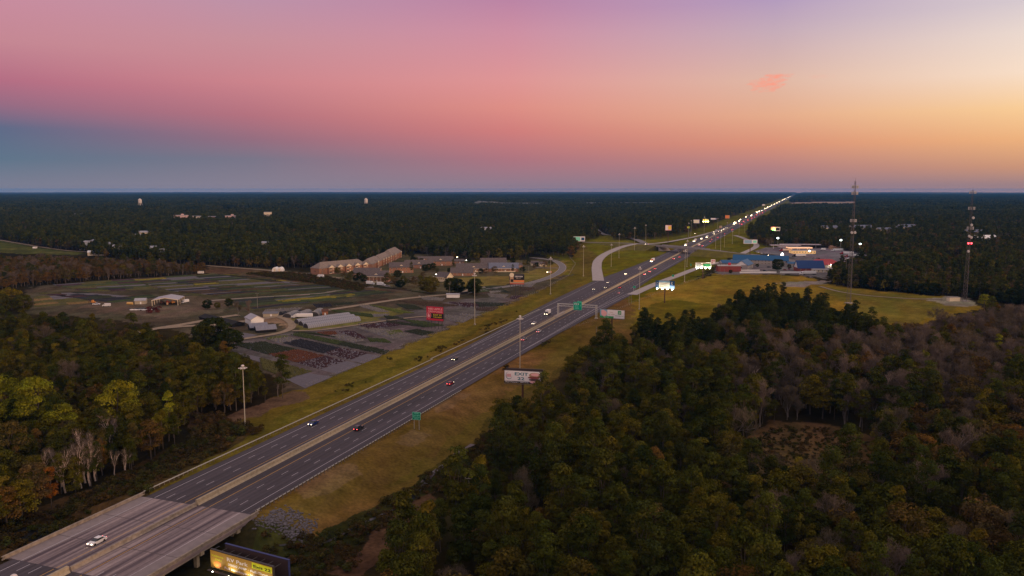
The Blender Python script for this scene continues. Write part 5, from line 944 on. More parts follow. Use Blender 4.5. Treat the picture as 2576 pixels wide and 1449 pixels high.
T = empty('white_wall', GP(1953, 687), R(1), 'long white boundary wall between the motel lot and the dry field', 'wall'); MB().box(-20, 0, .9, 40, .3, 1.8).build('wall_panel', white_p, T); MB().box(22, 0, .9, 36, .3, 1.8).build('wall_panel', white_p, T); MB().box(-26, 22, .9, 30, .3, 1.4).build('wall_panel', white_p, T)
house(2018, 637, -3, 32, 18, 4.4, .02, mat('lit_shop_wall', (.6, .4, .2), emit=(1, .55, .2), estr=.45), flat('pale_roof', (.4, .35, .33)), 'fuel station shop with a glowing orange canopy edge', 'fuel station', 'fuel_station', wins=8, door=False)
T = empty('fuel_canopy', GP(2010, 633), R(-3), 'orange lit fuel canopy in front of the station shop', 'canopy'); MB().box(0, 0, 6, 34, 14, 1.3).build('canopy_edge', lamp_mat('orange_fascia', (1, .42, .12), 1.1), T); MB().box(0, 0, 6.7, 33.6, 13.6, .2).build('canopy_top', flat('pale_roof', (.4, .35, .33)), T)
for x in (-12, 0, 12): MB().box(x, 0, 2.7, .6, .6, 5.4).build('column', white_p, T)
for px, py, w, lb in ((1975, 626, 44, 'pale flat truck canopy left behind the orange one'), (2012, 624, 60, 'long pale flat canopy behind the orange one'), (1985, 631, 30, 'pinkish flat canopy over the truck pumps')): T = empty('fuel_canopy', GP(px, py), R(-6), lb, 'canopy'); MB().box(0, 0, 5.6, w, 14, .9).build('canopy_top', flat('pinkish_roof', (.42, .34, .34)), T); MB().box(-w * .4, 0, 2.6, .5, .5, 5.2).build('column', white_p, T); MB().box(w * .4, 0, 2.6, .5, .5, 5.2).build('column', white_p, T)
house(2104, 627, 5, 20, 10, 3.6, .5, PTAN, flat('tan_roof', (.35, .2, .12)), 'small tan roofed office at the back of the truck lot', 'office', 'office', wins=3)
# lamps in lots and villages
def yardlight(px, py, ty, label, lm, r=.55, gp='lot and yard lamps'):
    b = GP(px, py); h = top_z(b, px, ty) - b[2]; T = empty('yard_light', b, 0, label, 'lamp post', gp); MB().tube((0, 0, 0), (0, 0, h), .13, n=6).build('pole', galv, T); sc = b[1] / FPX; MB().ell((0, 0, h), r * sc, r * sc, r * .7 * sc, 10, 6).build('lamp', lm, T)
wl = lamp_mat('bright_white_lamp', (1, .98, .88), 9); wl2 = lamp_mat('bright_cool_lamp', (.85, 1, .95), 9); wa = lamp_mat('bright_warm_lamp', (1, .8, .45), 7)
for a in ((1956, 622, 599, 'tall lamp at the left of the fuel lot under the price sign', wl2, 2.6), (2114, 634, 604, 'tall lamp behind the truck lot, left of two', wl2, 2.6), (2162, 646, 613.7, 'tall lamp behind the truck lot, right of two', wl2, 2.6), (1968, 641, 637.5, 'lamp at the fuel lot entrance, upper of a close pair', wl, 2.0), (1965, 644, 640.5, 'lamp at the fuel lot entrance, lower of a close pair', wl, 2.0), (2036, 640, 631.5, 'glaring lamp at the right end of the orange canopy', wl, 2.6), (802, 688, 682, 'lamp in front of the left end of the apartments', wa, 1.9), (998, 678, 665, 'yard lamp before the two-storey brick house', wa, 1.9), (1117, 662, 653.5, 'yard lamp above the rear house roof', wa, 1.7), (1150, 658, 647, 'yard lamp against the pines right of the houses', wa, 1.7), (1097, 697, 690, 'yard lamp left of the cream house', wl, 1.3), (1173, 662, 654.5, 'small yard lamp among the pines', wl, 1.0), (1340, 556, 552, 'single warm light far in the dark woods', wa, 2.0), (2325, 585, 577, 'orange light far in the right woods', lamp_mat('orange_lamp', (1, .45, .08), 4), 1.5), (2091, 676, 672, 'lamp at the red roofed restaurant front', wl, 1.4)): yardlight(*a[:5], r=a[5])
T = empty('lit_sign', GP(1968, 656), 0, 'small glowing white sign on a post beyond the motel roof', 'sign'); MB().box(0, 0, 6, 3.2, .5, 5.5).build('sign_face', lamp_mat('sign_glow', (1, .97, .9), 1.2), T); MB().box(0, 0, 1.6, .3, .3, 3.4).build('post', galv, T)
T = empty('lit_sign', GP(1733, 690), 0, 'square white sign with red marks beside the lit billboard', 'sign'); T.location = GP(1816, 672) if False else GP(1734, 697); zz_ = top_z(T.location, 1734, 659); T.location = GP(1733, 700) 
bq = GP(1800, 688); z_ = top_z(bq, 1733, 658)
bpy.data.objects.remove(T)
bq = GP(1807, 688); zs = top_z(bq, 1807, 654)
xq = G(1807.5, 655, 20)
T = empty('square_sign', GP(1801, 690), 0, 'square white sign with red marks on posts above the lit billboard', 'sign'); bb = T.location; hz_ = top_z(bb, 1801, 655) - bb.z
T.location = GP(1793, 686); bb = T.location; hz_ = top_z(bb, 1793, 658) - bb.z
sc = bb[1] / FPX; MB().box(0, 0, hz_, 11 * sc, .4, 11 * sc).build('sign_face', PW, T); MB().box(-2.2 * sc, -.25, hz_ + 2 * sc, 3 * sc, .1, 3 * sc).box(2.2 * sc, -.25, hz_ + 2 * sc, 3 * sc, .1, 3 * sc).box(-2.2 * sc, -.25, hz_ - 2.6 * sc, 3 * sc, .1, 2 * sc).build('red_marks', PR, T)
for x in (-2, 2): MB().tube((x, 0, 0), (x, 0, hz_ - 4.5 * sc), .2, n=6).build('post', dark, T)
# far houses and town
FG = 'pale buildings among the far woods'
for px, py, w, h, c, rf, lb in ((363, 590, 30, 6, cream, metal_roof, 'cream twin gabled house high in the left woods'), (342, 596, 22, 5, cream, metal_roof, 'cream house below the twin gabled one'), (335, 587, 10, 4, cream, shingle, 'tiny cream gable left of the twin gabled house'), (216, 612, 20, 4, white_p, metal_roof, 'white house at the far left of the wood gap'), (238, 609, 12, 4, white_p, metal_roof, 'small white house right of the far left one'), (274, 616, 18, 4, white_p, metal_roof, 'white house in the middle of the far yard'), (296, 623, 14, 4, cream, metal_roof, 'pale shed right in the far yard'), (277, 631, 26, 3.4, cream, metal_roof, 'low pale barn behind the autumn trees, left'), (300, 630, 16, 3.4, cream, metal_roof, 'low pale barn behind the autumn trees, right'), (243, 636, 26, 3, cream, white_p, 'white arched roof shed at the field end'), (160, 612, 10, 3.5, cream, shingle, 'tiny tan house among the left woods'), (120, 606, 8, 3.5, cream, shingle, 'tiny bright gable at the left wood edge'), (386, 626, 10, 4, white_p, metal_roof, 'small white house right of the dark tree mass'), (407, 636, 8, 5, white_p, metal_roof, 'narrow white house behind the autumn band'),
                                (2084, 576, 50, 5, cream, shingle_b, 'greyish long house in the right woods'), (2164, 577, 60, 6, cream, shingle_b, 'pale double house in the right woods'), (2222, 582, 40, 6, cream, shingle_b, 'pale gabled house in the middle of the right woods'), (2275, 574, 60, 5, cream, shingle_b, 'row of pale roofs far in the right woods'), (2449, 587, 50, 5, cream, shingle_b, 'dim bluish house near the right tower'), (2476, 598, 54, 2, white_p, white_p, 'long white low building right of the right tower'), (1222, 578, 30, 5, white_p, metal_roof, 'bright small building in the middle far woods'), (200, 543, 40, 6, cream, metal_roof, 'tiny tan building far left'), (665, 616, 16, 5, cream, metal_roof, 'small cream house in the middle left woods'), (690, 618, 14, 4, white_p, metal_roof, 'small white roof beside the middle cream house'), (470, 617, 14, 4, white_p, metal_roof, 'small pale house in the woods right of the far yard')):
    zt = 3.0 if px in (277, 300, 243, 120, 160) else 9.0 if py > 600 else 11.0; b = Vector((*G(px, py + 1, zt), 0)); sc = 1.0
    house(0, 0, 12 if w < 60 else 3, w * (.8 if py > 600 else .7), max(7, w * .3), h + zt - 1, .5, c, rf, lb, group=FG, wins=3, loc=b, door=False)
pinkw = mat('pinkish_plaster', (.62, .42, .38), .9)
for px, py, wpx, hpx, c, lb in ((456, 550, 30, 8, pinkw, 'pale pink town building with a stepped roofline and small tower'), (494, 549, 26, 5, cream, 'long cream town building right of the pink one'), (533, 549, 30, 4, brick, 'low red brown town building'), (582, 550, 26, 7, pinkw, 'orange tan town building with a raised centre'), (674, 545, 17, 11, cream, 'square white block standing alone above the far woods')):
    b = Vector((*G(px, py, 13.0), 0)); sc = b[1] / FPX; T = empty('town_building', b, R(4), lb, 'town building'); H = 13 + hpx * sc; MB().box(0, 0, H / 2, wpx * sc, wpx * sc * .6, H).build('wall', c, T); MB().box(0, 0, H + .5, wpx * sc + 1, wpx * sc * .6 + 1, 1).build('roof', metal_roof, T)
    for k in range(5): MB().box(-wpx * sc * .4 + k * wpx * sc * .2, -wpx * sc * .3 - .1, H * .7, wpx * sc * .08, .3, H * .18).build('window', dark, T)
    if px in (456, 582): MB().box(wpx * sc * .1, 0, H + 3 * sc * .5 + 1, 5 * sc, 5 * sc, 3.2 * sc).build('tower', c, T)
for px, py, ty, lb in ((353, 524, 499, 'white elevated water tower on thin legs, left one'), (921, 519, 498, 'grey elevated water tower above the horizon woods, right one')):
    b = Vector((*G(px, py, 11.0), 0)); h = top_z(b, px, ty); sc = b[1] / FPX; T = empty('water_tower', b, 0, lb, 'water tower', 'elevated water towers'); rad = 4.2 * sc
    m2 = MB(); m2.tube((0, 0, h - 11 * sc), (0, 0, h - 3 * sc), rad, n=16).tube((0, 0, h - 3 * sc), (0, 0, h), rad, .3, 16).tube((0, 0, h - 13 * sc), (0, 0, h - 11 * sc), rad * .4, rad, 16); m2.build('tank', flat('tower_paint', (.62, .54, .48)), T)
    for q in range(4): a = q * math.pi / 2 + .6; MB().tube((math.cos(a) * rad * 1.5, math.sin(a) * rad * 1.5, 0), (math.cos(a) * rad * .9, math.sin(a) * rad * .9, h - 10.5 * sc), .45 * sc, n=6).build('leg', flat('tower_paint', (.62, .54, .48)), T)
    MB().tube((0, 0, 0), (0, 0, h - 12 * sc), .6 * sc, n=8).build('riser', flat('tower_paint', (.62, .54, .48)), T)

# ------------------------------------------------------------------ lattice cell towers
def lattice(base, bx, ty, topx, label, gear, w0=3.4, w1=1.0, redl=None):
    b = GP(*base); H = top_z(b, topx, ty) - b[2]; T = empty('lattice_tower', b, 0, label, 'radio tower', 'lattice radio towers')
    # the photograph shows the shaft leaning slightly with the lens; it stands upright here
    m2 = MB(); n = int(H / 3.2); Q = lambda z, k: (math.cos(2.0944 * k + .5) * (w0 + (w1 - w0) * min(1, z / H)) / 1.7, math.sin(2.0944 * k + .5) * (w0 + (w1 - w0) * min(1, z / H)) / 1.7, z)
    for k in range(3):
        m2.tube(Q(0, k), Q(H, k), .13, .10, 5)
        for i in range(n): z0, z1 = H * i / n, H * (i + 1) / n; m2.tube(Q(z0, k), Q(z1, (k + 1) % 3), .055, n=4, cap=False); m2.tube(Q(z0, (k + 1) % 3), Q(z1, k), .055, n=4, cap=False); m2.tube(Q(z1, k), Q(z1, (k + 1) % 3), .055, n=4, cap=False)
    m2.build('lattice', mat('tower_steel', (.12, .10, .10), .7), T); MB().box(0, 0, .2, w0 + 2, w0 + 2, .6).build('base', conc, T)
    for kind, py, dx in gear:
        z = top_z(b, base[0], py) - b[2]
        if kind == 'ant':
            for k in range(12): a = k * .5236; MB().box(math.cos(a) * 2.3, math.sin(a) * 2.3, z, .34, .3, 2.3, a).build('antenna', mat('antenna_grey', (.50, .46, .44), .6), T)
            q = MB()
            for k in range(12): a = k * .5236; q.tube((math.cos(a) * 2.2, math.sin(a) * 2.2, z), (math.cos(a + .5236) * 2.2, math.sin(a + .5236) * 2.2, z), .07, n=4)
            for k in range(3): a = k * 2.094; q.tube((0, 0, z), (math.cos(a) * 2.2, math.sin(a) * 2.2, z), .08, n=4)
            q.build('platform', dark, T)
        elif kind == 'dish': MB().tube((dx, -.9, z), (dx, -1.5, z), 1.15, .95, 14).build('dish', mat('dish_grey', (.42, .40, .40), .6), T)
        elif kind == 'red':
            for x in (-.75, .75): MB().ell((x * 1.6, -1, z), .75, .75, .75, 8, 5).build('beacon', lamp_mat('red_beacon', (1, .02, .05), 5), T)
    MB().tube((0, 0, H), (0, 0, H + 2.5), .06, n=5).build('whip', dark, T)
lattice((2136, 763), 2136, 455, 2144, 'tall lattice tower left of the two, rising above the dark clump', [('ant', 470, 0), ('ant', 486, 0), ('ant', 555, 0), ('dish', 585, -1.2), ('dish', 585, 1.3)])
lattice((2428, 758), 2428, 478, 2440, 'slimmer lattice tower with red beacon and dishes near the right frame edge', [('ant', 484, 0), ('ant', 524, 0), ('dish', 548, 1.2), ('dish', 566, .3), ('ant', 574, 0), ('dish', 594, -1), ('dish', 597, .8), ('red', 612, 0), ('dish', 632, -.8)])
T = empty('equipment_hut', GP(2398, 757), R(5), 'pale concrete equipment hut at the foot of the right tower', 'hut'); MB().box(0, 0, 1.5, 9, 4, 3).build('wall', cream, T); MB().box(0, 0, 3.1, 9.5, 4.5, .3).build('roof', conc, T)
# utility poles
def upole(px, py, ty, label, transformer=False, cross=True, m=wood):
    b = GP(px, py); h = top_z(b, px, ty) - b[2]; T = empty('utility_pole', b, R(-12), label, 'utility pole', 'wooden utility poles'); MB().tube((0, 0, 0), (0, 0, h), .17, .12, 7).build('pole', m, T)
    if cross:
        MB().box(0, 0, h - .4, 2.6, .12, .16).build('crossarm', m, T)
        for x in (-1.2, 0, 1.2): MB().tube((x, 0, h - .3), (x, 0, h - .02), .05, n=5).build('insulator', galv, T)
    if transformer:
        for x in (-.4, .4): MB().tube((x, -.3, h - 3.6), (x, -.3, h - 2.6), .3, n=10).build('transformer', galv, T)
gw = mat('pole_grey', (.22, .19, .16), .9)
for a in ((1389, 1075, 1003, 'pole with crossarm and grey transformer in the woods below the burger billboard', True, True), (1180, 1248, 1201, 'pole with a crossarm in the scrub beside the creek', False, True), (1500, 862, 822, 'bare pole on the verge left of the kids billboard', False, False), (648, 776, 737, 'pole beside the farm road above the white shed', False, True), (1582, 763, 742, 'thin pole by the exit ramp fence', False, False), (1588, 762, 742, 'thin pole twin by the exit ramp fence', False, False), (1500, 745, 735, 'short pole near the gore', False, False)) [:6] + ((1088, 725, 694, 'pole in front of the parking trees', False, False), (1131, 742, 720, 'pole by the farm road junction', False, False), (1330, 690, 665, 'pole inside the road curve', False, False), (1313, 716, 668, 'pole left of the road curve', False, False), (232, 634, 610, 'dark pole by the arched white shed', False, False), (1811, 690, 665, 'dark pole left of the brick building', False, False), (1822, 692, 676, 'dark pole in front of the brick building', False, False), (1965, 699, 685, 'thin pole in the dry field before the white wall', False, False), (1583, 715, 697, 'pole behind the hotel billboard', False, False), (2127, 700, 640, 'slim pole beside the tower', False, False)): upole(a[0], a[1], a[2], 'wooden ' + a[3], a[4], a[5], gw)
# long wire fence with posts between nursery and verge
def fence(pts, h, step, label, m=gw):
    path = [GP(*p) for p in pts]; T = empty('wire_fence', path[0], 0, label, 'fence', 'wire fences'); n = 0; w = MB(); ps = []
    for a, c in zip(path[:-1], path[1:]):
        l = (c - a).length; k = max(1, int(l / step))
        for i in range(k): ps.append(a.lerp(c, i / k))
    ps.append(path[-1]); ps = ps[:100]; base = MB().tube((0, 0, -.1), (0, 0, h), .09, n=5).build('post', m, T)
    for q in ps[1:]: c = base.copy(); COL.objects.link(c); c.parent = T; c.location = q - path[0]
    for a, c in zip(ps[:-1], ps[1:]):
        for z in (h * .3, h * .65, h * .97): w.tube(a - path[0] + Vector((0, 0, z)), c - path[0] + Vector((0, 0, z)), .012, n=3, cap=False)
    w.build('wires', galv, T)
fence([(770, 975), (860, 940), (960, 895), (1060, 857), (1150, 818), (1260, 774), (1350, 737), (1430, 695)], 1.8, 5.5, 'wire fence between the nursery beds and the yellow verge')
fence([(1430, 695), (1448, 665), (1430, 645), (1436, 630), (1462, 615)], 1.8, 6, 'wire fence curving beside the loop ramp verge'); fence([(1400, 838), (1500, 806), (1600, 760), (1700, 722), (1790, 690)], 1.8, 6, 'wire fence between exit ramp and dry field')
# small boulders, litter, mulch patches
T = None
rk = MB()
for q in range(900):
    u, v = random.random(), random.random(); s = 173 + 11 * u + random.gauss(0, 1.2); n = -137 + 13 * v + random.gauss(0, 1); p = SN(s, n)
    if random.random() < .25 + .75 * (1 - abs(u - .5)): r = random.uniform(.18, .5); z = float(GZ(*p)); rk.ell((p[0], p[1], z + r * .2), r, r * random.uniform(.6, 1), r * .6, 5, 3)
tag(rk.build('riprap_rocks', mat('grey_rock', (.13, .115, .125), .9, noise=.3, nscale=1)), 'grey broken rocks piled below the right end of the bridge', 'rocks', kind='stuff')
# overpass
T = empty('overpass_bridge', (*SN(1228, -161), 0), 0, 'long flat concrete overpass carrying the side road over the highway', 'bridge'); org = T.location.copy()
pa = [p for p in xpath if -200 < toSN(p[:2])[1] < -124]; L, Rr = offset(xpath, 15.6); idx = [i for i, p in enumerate(xpath) if -203 < toSN(p[:2])[1] < -122]
m2 = MB(); m3 = MB()
def loc3(p, z): return (p[0] - org.x, p[1] - org.y, z)
for i, j in zip(idx[:-1], idx[1:]):
    zi, zj = xpath[i][2], xpath[j][2]
    for (A, B_) in ((L, Rr),): m2.quad(loc3(L[i], zi - 1.8), loc3(L[j], zj - 1.8), loc3(Rr[j], zj - 1.8), loc3(Rr[i], zi - 1.8)); m2.quad(loc3(L[i], zi), loc3(Rr[i], zi), loc3(Rr[j], zj), loc3(L[j], zj))
    for A in (L, Rr): m2.quad(loc3(A[i], zi - 1.8), loc3(A[j], zj - 1.8), loc3(A[j], zj), loc3(A[i], zi))
    for A in (L, Rr):
        d = Vector((*(A[j] - A[i]), 0)); c = (A[i] + A[j]) / 2; m3.box(c[0] - org.x, c[1] - org.y, (zi + zj) / 2 + .5, d.length * 1.02, .4, 1.1, math.atan2(d.y, d.x))
m2.build('deck', conc, T); m3.build('parapet', ramp_m, T); mid = min(idx, key=lambda i: abs(toSN(xpath[i][:2])[1] + 161)); d = xpath[mid + 1][:2] - xpath[mid - 1][:2]; ag = math.atan2(d[1], d[0])
for nn in (-161,):
    i = mid; c = xpath[i][:2]
    for off in (-6, -2, 2, 6): p = c + np.array([-math.sin(ag), math.cos(ag)]) * off; MB().box(p[0] - org.x, p[1] - org.y, 3, 1.0, 1.2, 6, ag).build('pier_column', conc, T)
    MB().box(c[0] - org.x, c[1] - org.y, 5.5, 1.4, 15, 1.1, ag).build('pier_cap', conc, T)
for nn in (-191, -133):
    i = min(idx, key=lambda i: abs(toSN(xpath[i][:2])[1] - nn)); c = xpath[i][:2]; sg_ = 1 if nn > -160 else -1; ab = MB(); ux = np.array([math.cos(ag), math.sin(ag)]); vy = np.array([-math.sin(ag), math.cos(ag)])
    for o1 in (-7.5, 7.5):
        pass
    q = [c + vy * -8, c + vy * 8]; inn = [p - ux * sg_ * 9 for p in q]; zt_ = xpath[i][2] - 1.5
    ab.quad(loc3(q[0], zt_), loc3(q[1], zt_), loc3(inn[1], 0), loc3(inn[0], 0)); ab.quad(loc3(q[0], zt_), loc3(inn[0], 0), loc3(q[0], -.3)); ab.quad(loc3(q[1], zt_), loc3(inn[1], 0), loc3(q[1], -.3)); ab.build('abutment', conc, T)

# ------------------------------------------------------------------ nursery beds
PLANTC = {'green': (.040, .055, .012), 'dgreen': (.022, .028, .011), 'navy': (.018, .018, .024), 'red': (.105, .034, .014), 'purple': (.048, .020, .024), 'yellow': (.20, .16, .008), 'olive': (.075, .068, .015), 'white': (.17, .15, .13), 'tan': (.17, .105, .035), 'lime': (.085, .10, .012), 'brown': (.062, .036, .018)}
pmats = {k: mat('bed_plants_' + k, v, .9, noise=.35, nscale=.5) for k, v in PLANTC.items()}
cloth = mat('ground_cloth', (.105, .092, .105), .8, noise=.15, nscale=.4); cloth_d = mat('dark_ground_cloth', (.07, .062, .072), .85, noise=.2, nscale=.4)
BEDN = [0]
def bed(q, kind, label, sp=None, hgt=.55, base=True, rows=False, group='nursery beds of potted plants'):
    c = [GP(*p) for p in q]; o = sum(c, Vector()) / 4; T = empty('plant_bed', o, 0, label, 'plant bed', group)
    cc = [p - o for p in c]; MB().quad(*[(p.x, p.y, .06) for p in cc]).build('ground_cloth', cloth if kind in ('grey', 'purple', 'white', 'red') else cloth_d, T)
    if kind == 'grey': return T
    l = ((cc[1] - cc[0]).length + (cc[2] - cc[3]).length) / 2; w = ((cc[3] - cc[0]).length + (cc[2] - cc[1]).length) / 2
    if rows:
        nr_ = max(2, int(w / 2.2)); ns = max(3, int(l / 7)); V, F = [], []
        for j in range(nr_):
            v = (j + .5) / nr_; hw = .5 / nr_ * .66; k0 = len(V)
            for i in range(ns + 1):
                u = i / ns; h = hgt * random.uniform(.5, 1.5); ww = hw * random.uniform(.6, 1.15)
                for vv, z in ((v - ww, .08), (v, h), (v + ww, .08)): p = (cc[0] * (1 - u) + cc[1] * u) * (1 - vv) + (cc[3] * (1 - u) + cc[2] * u) * vv; V.append((p.x, p.y, z))
            for i in range(ns):
                a = k0 + i * 3; F += [(a, a + 3, a + 4, a + 1), (a + 1, a + 4, a + 5, a + 2)]
        link('plants', mesh_np('plants', V, F, pmats[kind]), T); return T
    sp = sp or 1.15; nx = max(2, int(l / sp)); ny = max(2, int(w / sp)); 
    while nx * ny > 3200: nx = int(nx * .9); ny = max(2, int(ny * .9))
    V, F = [], []; dx = l / nx; dy = w / ny; dens = {'purple': .5, 'white': .5}.get(kind, .9)
    for i in range(nx):
        for j in range(ny):
            if random.random() > dens: continue
            u = (i + .5 + random.uniform(-.12, .12)) / nx; v = (j + .5 + random.uniform(-.12, .12)) / ny
            p = (cc[0] * (1 - u) + cc[1] * u) * (1 - v) + (cc[3] * (1 - u) + cc[2] * u) * v; a = dx * .36 * random.uniform(.7, 1.2); b2 = dy * .36 * random.uniform(.7, 1.2); h = hgt * random.uniform(.6, 1.3); k = len(V)
            V += [(p.x - a, p.y - b2, .1), (p.x + a, p.y - b2, .1), (p.x + a, p.y + b2, .1), (p.x - a, p.y + b2, .1), (p.x - a * .6, p.y - b2 * .5, .1 + h), (p.x + a * .5, p.y - b2 * .6, .1 + h * .9), (p.x + a * .6, p.y + b2 * .6, .1 + h), (p.x - a * .5, p.y + b2 * .5, .1 + h * .85)]
            F += [(k, k + 1, k + 5, k + 4), (k + 1, k + 2, k + 6, k + 5), (k + 2, k + 3, k + 7, k + 6), (k + 3, k, k + 4, k + 7), (k + 4, k + 5, k + 6, k + 7)]
    me = mesh_np('plants', V, F, pmats[kind]); link('plants', me, T); BEDN[0] += 1
    return T
def C4(x, y): return (536.7 + .3125 * x, 603.7 + .3125 * y)
def L2(a, b, t): return (a[0] * (1 - t) + b[0] * t, a[1] * (1 - t) + b[1] * t)
def strip(q, parts, where):
    for f0, f1, k, nm in parts: bed([L2(q[0], q[1], f0), L2(q[0], q[1], f1), L2(q[3], q[2], f1), L2(q[3], q[2], f0)], k, nm + ' ' + where)
A = [C4(*p) for p in ((410, 822), (1195, 1003), (990, 1080), (150, 842))]
strip(A, [(0, .34, 'dgreen', 'dark green rows of pots'), (.345, .62, 'red', 'rust red shrubs in rows'), (.625, .84, 'purple', 'sparse purple shrubs'), (.845, 1, 'grey', 'bare grey ground cloth')], 'in the long front strip above the left woods')
A = [C4(*p) for p in ((700, 800), (1345, 938), (1210, 995), (560, 832))]
strip(A, [(0, .5, 'navy', 'bluish black rows of pots'), (.505, .83, 'purple', 'dark purple shrubs'), (.835, 1, 'grey', 'bare pale cloth end')], 'in the strip above the rust red shrubs')
A = [C4(*p) for p in ((690, 748), (1420, 895), (1375, 925), (620, 765))]
strip(A, [(0, .5, 'green', 'thick green hedge rows, left half'), (.5, 1, 'dgreen', 'thick green hedge rows, right half')], 'beyond the bluish black pots')
A = [C4(*p) for p in ((370, 948), (800, 1062), (620, 1110), (380, 1100))]; strip([C4(200, 905), C4(380, 945), C4(385, 985), C4(230, 940)], [(0, 1, 'grey', 'bare grey cloth corner')], 'at the left below the dark green pots')
bed([C4(370, 950), C4(800, 1060), C4(590, 1118), C4(400, 1040)], 'olive', 'dotted grey green rows of small pots at the front corner beside the trees'); bed([C4(760, 1072), C4(960, 1100), C4(740, 1195), C4(585, 1122)], 'grey', 'bare lavender grey cloth at the very front corner'); bed([C4(430, 795), C4(560, 775), C4(690, 800), C4(540, 838)], 'white', 'pale flowering pots beside the farm track curve'); bed([C4(400, 790), C4(560, 772), C4(610, 778), C4(450, 805)], 'lime', 'bright green low plants along the farm track curve')
bed([C4(115, 725), C4(355, 765), C4(230, 800), C4(110, 770)], 'grey', 'bare grey cloth left of the twin shade houses'); bed([(488, 826), (552, 822), (560, 832), (480, 842)], 'grey', 'purplish bare cloth above the dark oak crown')
mid = [((640, 745), (880, 765), (1010, 790), (800, 748), 'dgreen', 'dark rows'), ((1130, 700), (1380, 720), (1600, 765), (1440, 800), 'white', 'white flowering pots'), ((1160, 685), (1480, 655), (1500, 690), (1240, 720), 'purple', 'dark red plants'), ((1390, 650), (1720, 690), (1700, 705), (1400, 668), 'dgreen', 'dark green rows'), ((1380, 735), (1500, 725), (1530, 745), (1420, 765), 'lime', 'small light green square'), ((1530, 735), (1640, 720), (1780, 745), (1680, 772), 'dgreen', 'dark plants'), ((900, 770), (1050, 765), (1220, 810), (1120, 825), 'white', 'white dotted pots'), ((1000, 735), (1130, 735), (1230, 790), (1150, 800), 'purple', 'sparse purple shrubs'), ((1240, 790), (1380, 800), (1440, 830), (1260, 822), 'green', 'green low plants'), ((830, 745), (980, 735), (1000, 760), (880, 768), 'red', 'brown red pots'), ((1860, 605), (2090, 620), (2010, 668), (1870, 640), 'white', 'white pots right of the red billboard'), ((1980, 595), (2160, 600), (2110, 618), (1990, 612), 'white', 'pale pots by the mast'), ((1520, 640), (1700, 660), (1860, 690), (1700, 705), 'green', 'green rows behind the red billboard'),
       ((930, 560), (1280, 600), (1290, 625), (1000, 585), 'green', 'bright grass green plants'), ((1140, 525), (1250, 525), (1420, 580), (1330, 580), 'white', 'pale narrow row'), ((1260, 525), (1400, 548), (1620, 590), (1500, 590), 'lime', 'yellow green row'), ((1270, 600), (1420, 595), (1400, 615), (1290, 620), 'white', 'small pale patch'), ((1370, 610), (1480, 620), (1560, 645), (1400, 640), 'dgreen', 'dark green patch'), ((1460, 515), (1620, 528), (1700, 560), (1560, 560), 'dgreen', 'dark band'), ((1480, 490), (1700, 495), (1980, 530), (1760, 545), 'brown', 'brown plants'), ((1650, 450), (1870, 470), (1840, 490), (1690, 480), 'white', 'silvery pots left of the white box shed'), ((1880, 500), (2060, 510), (2200, 530), (2040, 545), 'purple', 'dark red band below the white box shed'), ((2100, 500), (2360, 510), (2330, 530), (2140, 540), 'dgreen', 'dark green beds'), ((2100, 540), (2300, 545), (2240, 575), (2120, 570), 'brown', 'brownish beds'), ((2180, 400), (2330, 395), (2390, 425), (2260, 415), 'dgreen', 'green bed by the tan billboard'), ((2200, 430), (2380, 440), (2340, 470), (2230, 460), 'white', 'pale pots by the tan billboard'), ((2480, 355), (2600, 345), (2560, 380), (2460, 375), 'white', 'pale pots right of the tan billboard'), ((2490, 385), (2600, 385), (2540, 410), (2470, 405), 'brown', 'dark brown bed right of the tan billboard'), ((2400, 450), (2500, 445), (2440, 475), (2380, 475), 'purple', 'dark plants under the tan billboard'), ((420, 560), (720, 545), (640, 590), (400, 585), 'white', 'white topped pots in the black pot yard'), ((480, 585), (740, 565), (700, 600), (470, 610), 'navy', 'black pots behind the cloth hoop sheds'), ((800, 520), (940, 512), (960, 535), (830, 545), 'navy', 'dark row of shrubs along the farm road'), ((960, 515), (1120, 500), (1130, 515), (980, 530), 'dgreen', 'green row of shrubs along the farm road'), ((1150, 500), (1400, 470), (1420, 485), (1170, 515), 'brown', 'brown row along the farm road')]
for a in mid:
    bed([C4(*p) for p in a[:4]], a[4], a[5] + ' in the middle nursery beds' if 'billboard' not in a[5] and 'road' not in a[5] and 'shed' not in a[5] and 'yard' not in a[5] else a[5] + ', bed in the nursery')
# upper fields: long stripes running right and away
random.seed(21)
def field(q, nrow, ncol, kinds, where, gap=.12):
    n = 0
    for i in range(nrow):
        v0, v1 = i / nrow, (i + 1 - gap) / nrow; cuts = sorted([0, 1] + [min(.95, max(.05, (k + 1) / ncol + random.uniform(-.1, .1))) for k in range(ncol - 1)])
        for a, b2 in zip(cuts[:-1], cuts[1:]):
            k = random.choice(kinds); b2 -= .01
            P_ = [L2(L2(q[0], q[1], a), L2(q[3], q[2], a), v0), L2(L2(q[0], q[1], b2), L2(q[3], q[2], b2), v0), L2(L2(q[0], q[1], b2), L2(q[3], q[2], b2), v1), L2(L2(q[0], q[1], a), L2(q[3], q[2], a), v1)]
            nm = {'green': 'green', 'dgreen': 'dark green', 'olive': 'olive', 'grey': 'bare grey', 'purple': 'purplish', 'yellow': 'yellow', 'lime': 'light green', 'white': 'pale flowering', 'brown': 'brown', 'navy': 'bluish black', 'tan': 'tan dry', 'red': 'reddish'}[k]
            bed(P_, k, '%s bed, %s row from the back, %s of the %s' % (nm, 'first second third fourth fifth sixth seventh eighth ninth tenth eleventh twelfth thirteenth fourteenth'.split()[i], ('left', 'middle', 'right', 'far right')[min(3, int(a * ncol + .3))], where), rows=True)
bed([C4(490, 490), C4(1110, 436), C4(1180, 452), C4(560, 502)], 'yellow', 'long bright yellow flower row beside the farm road', rows=True)
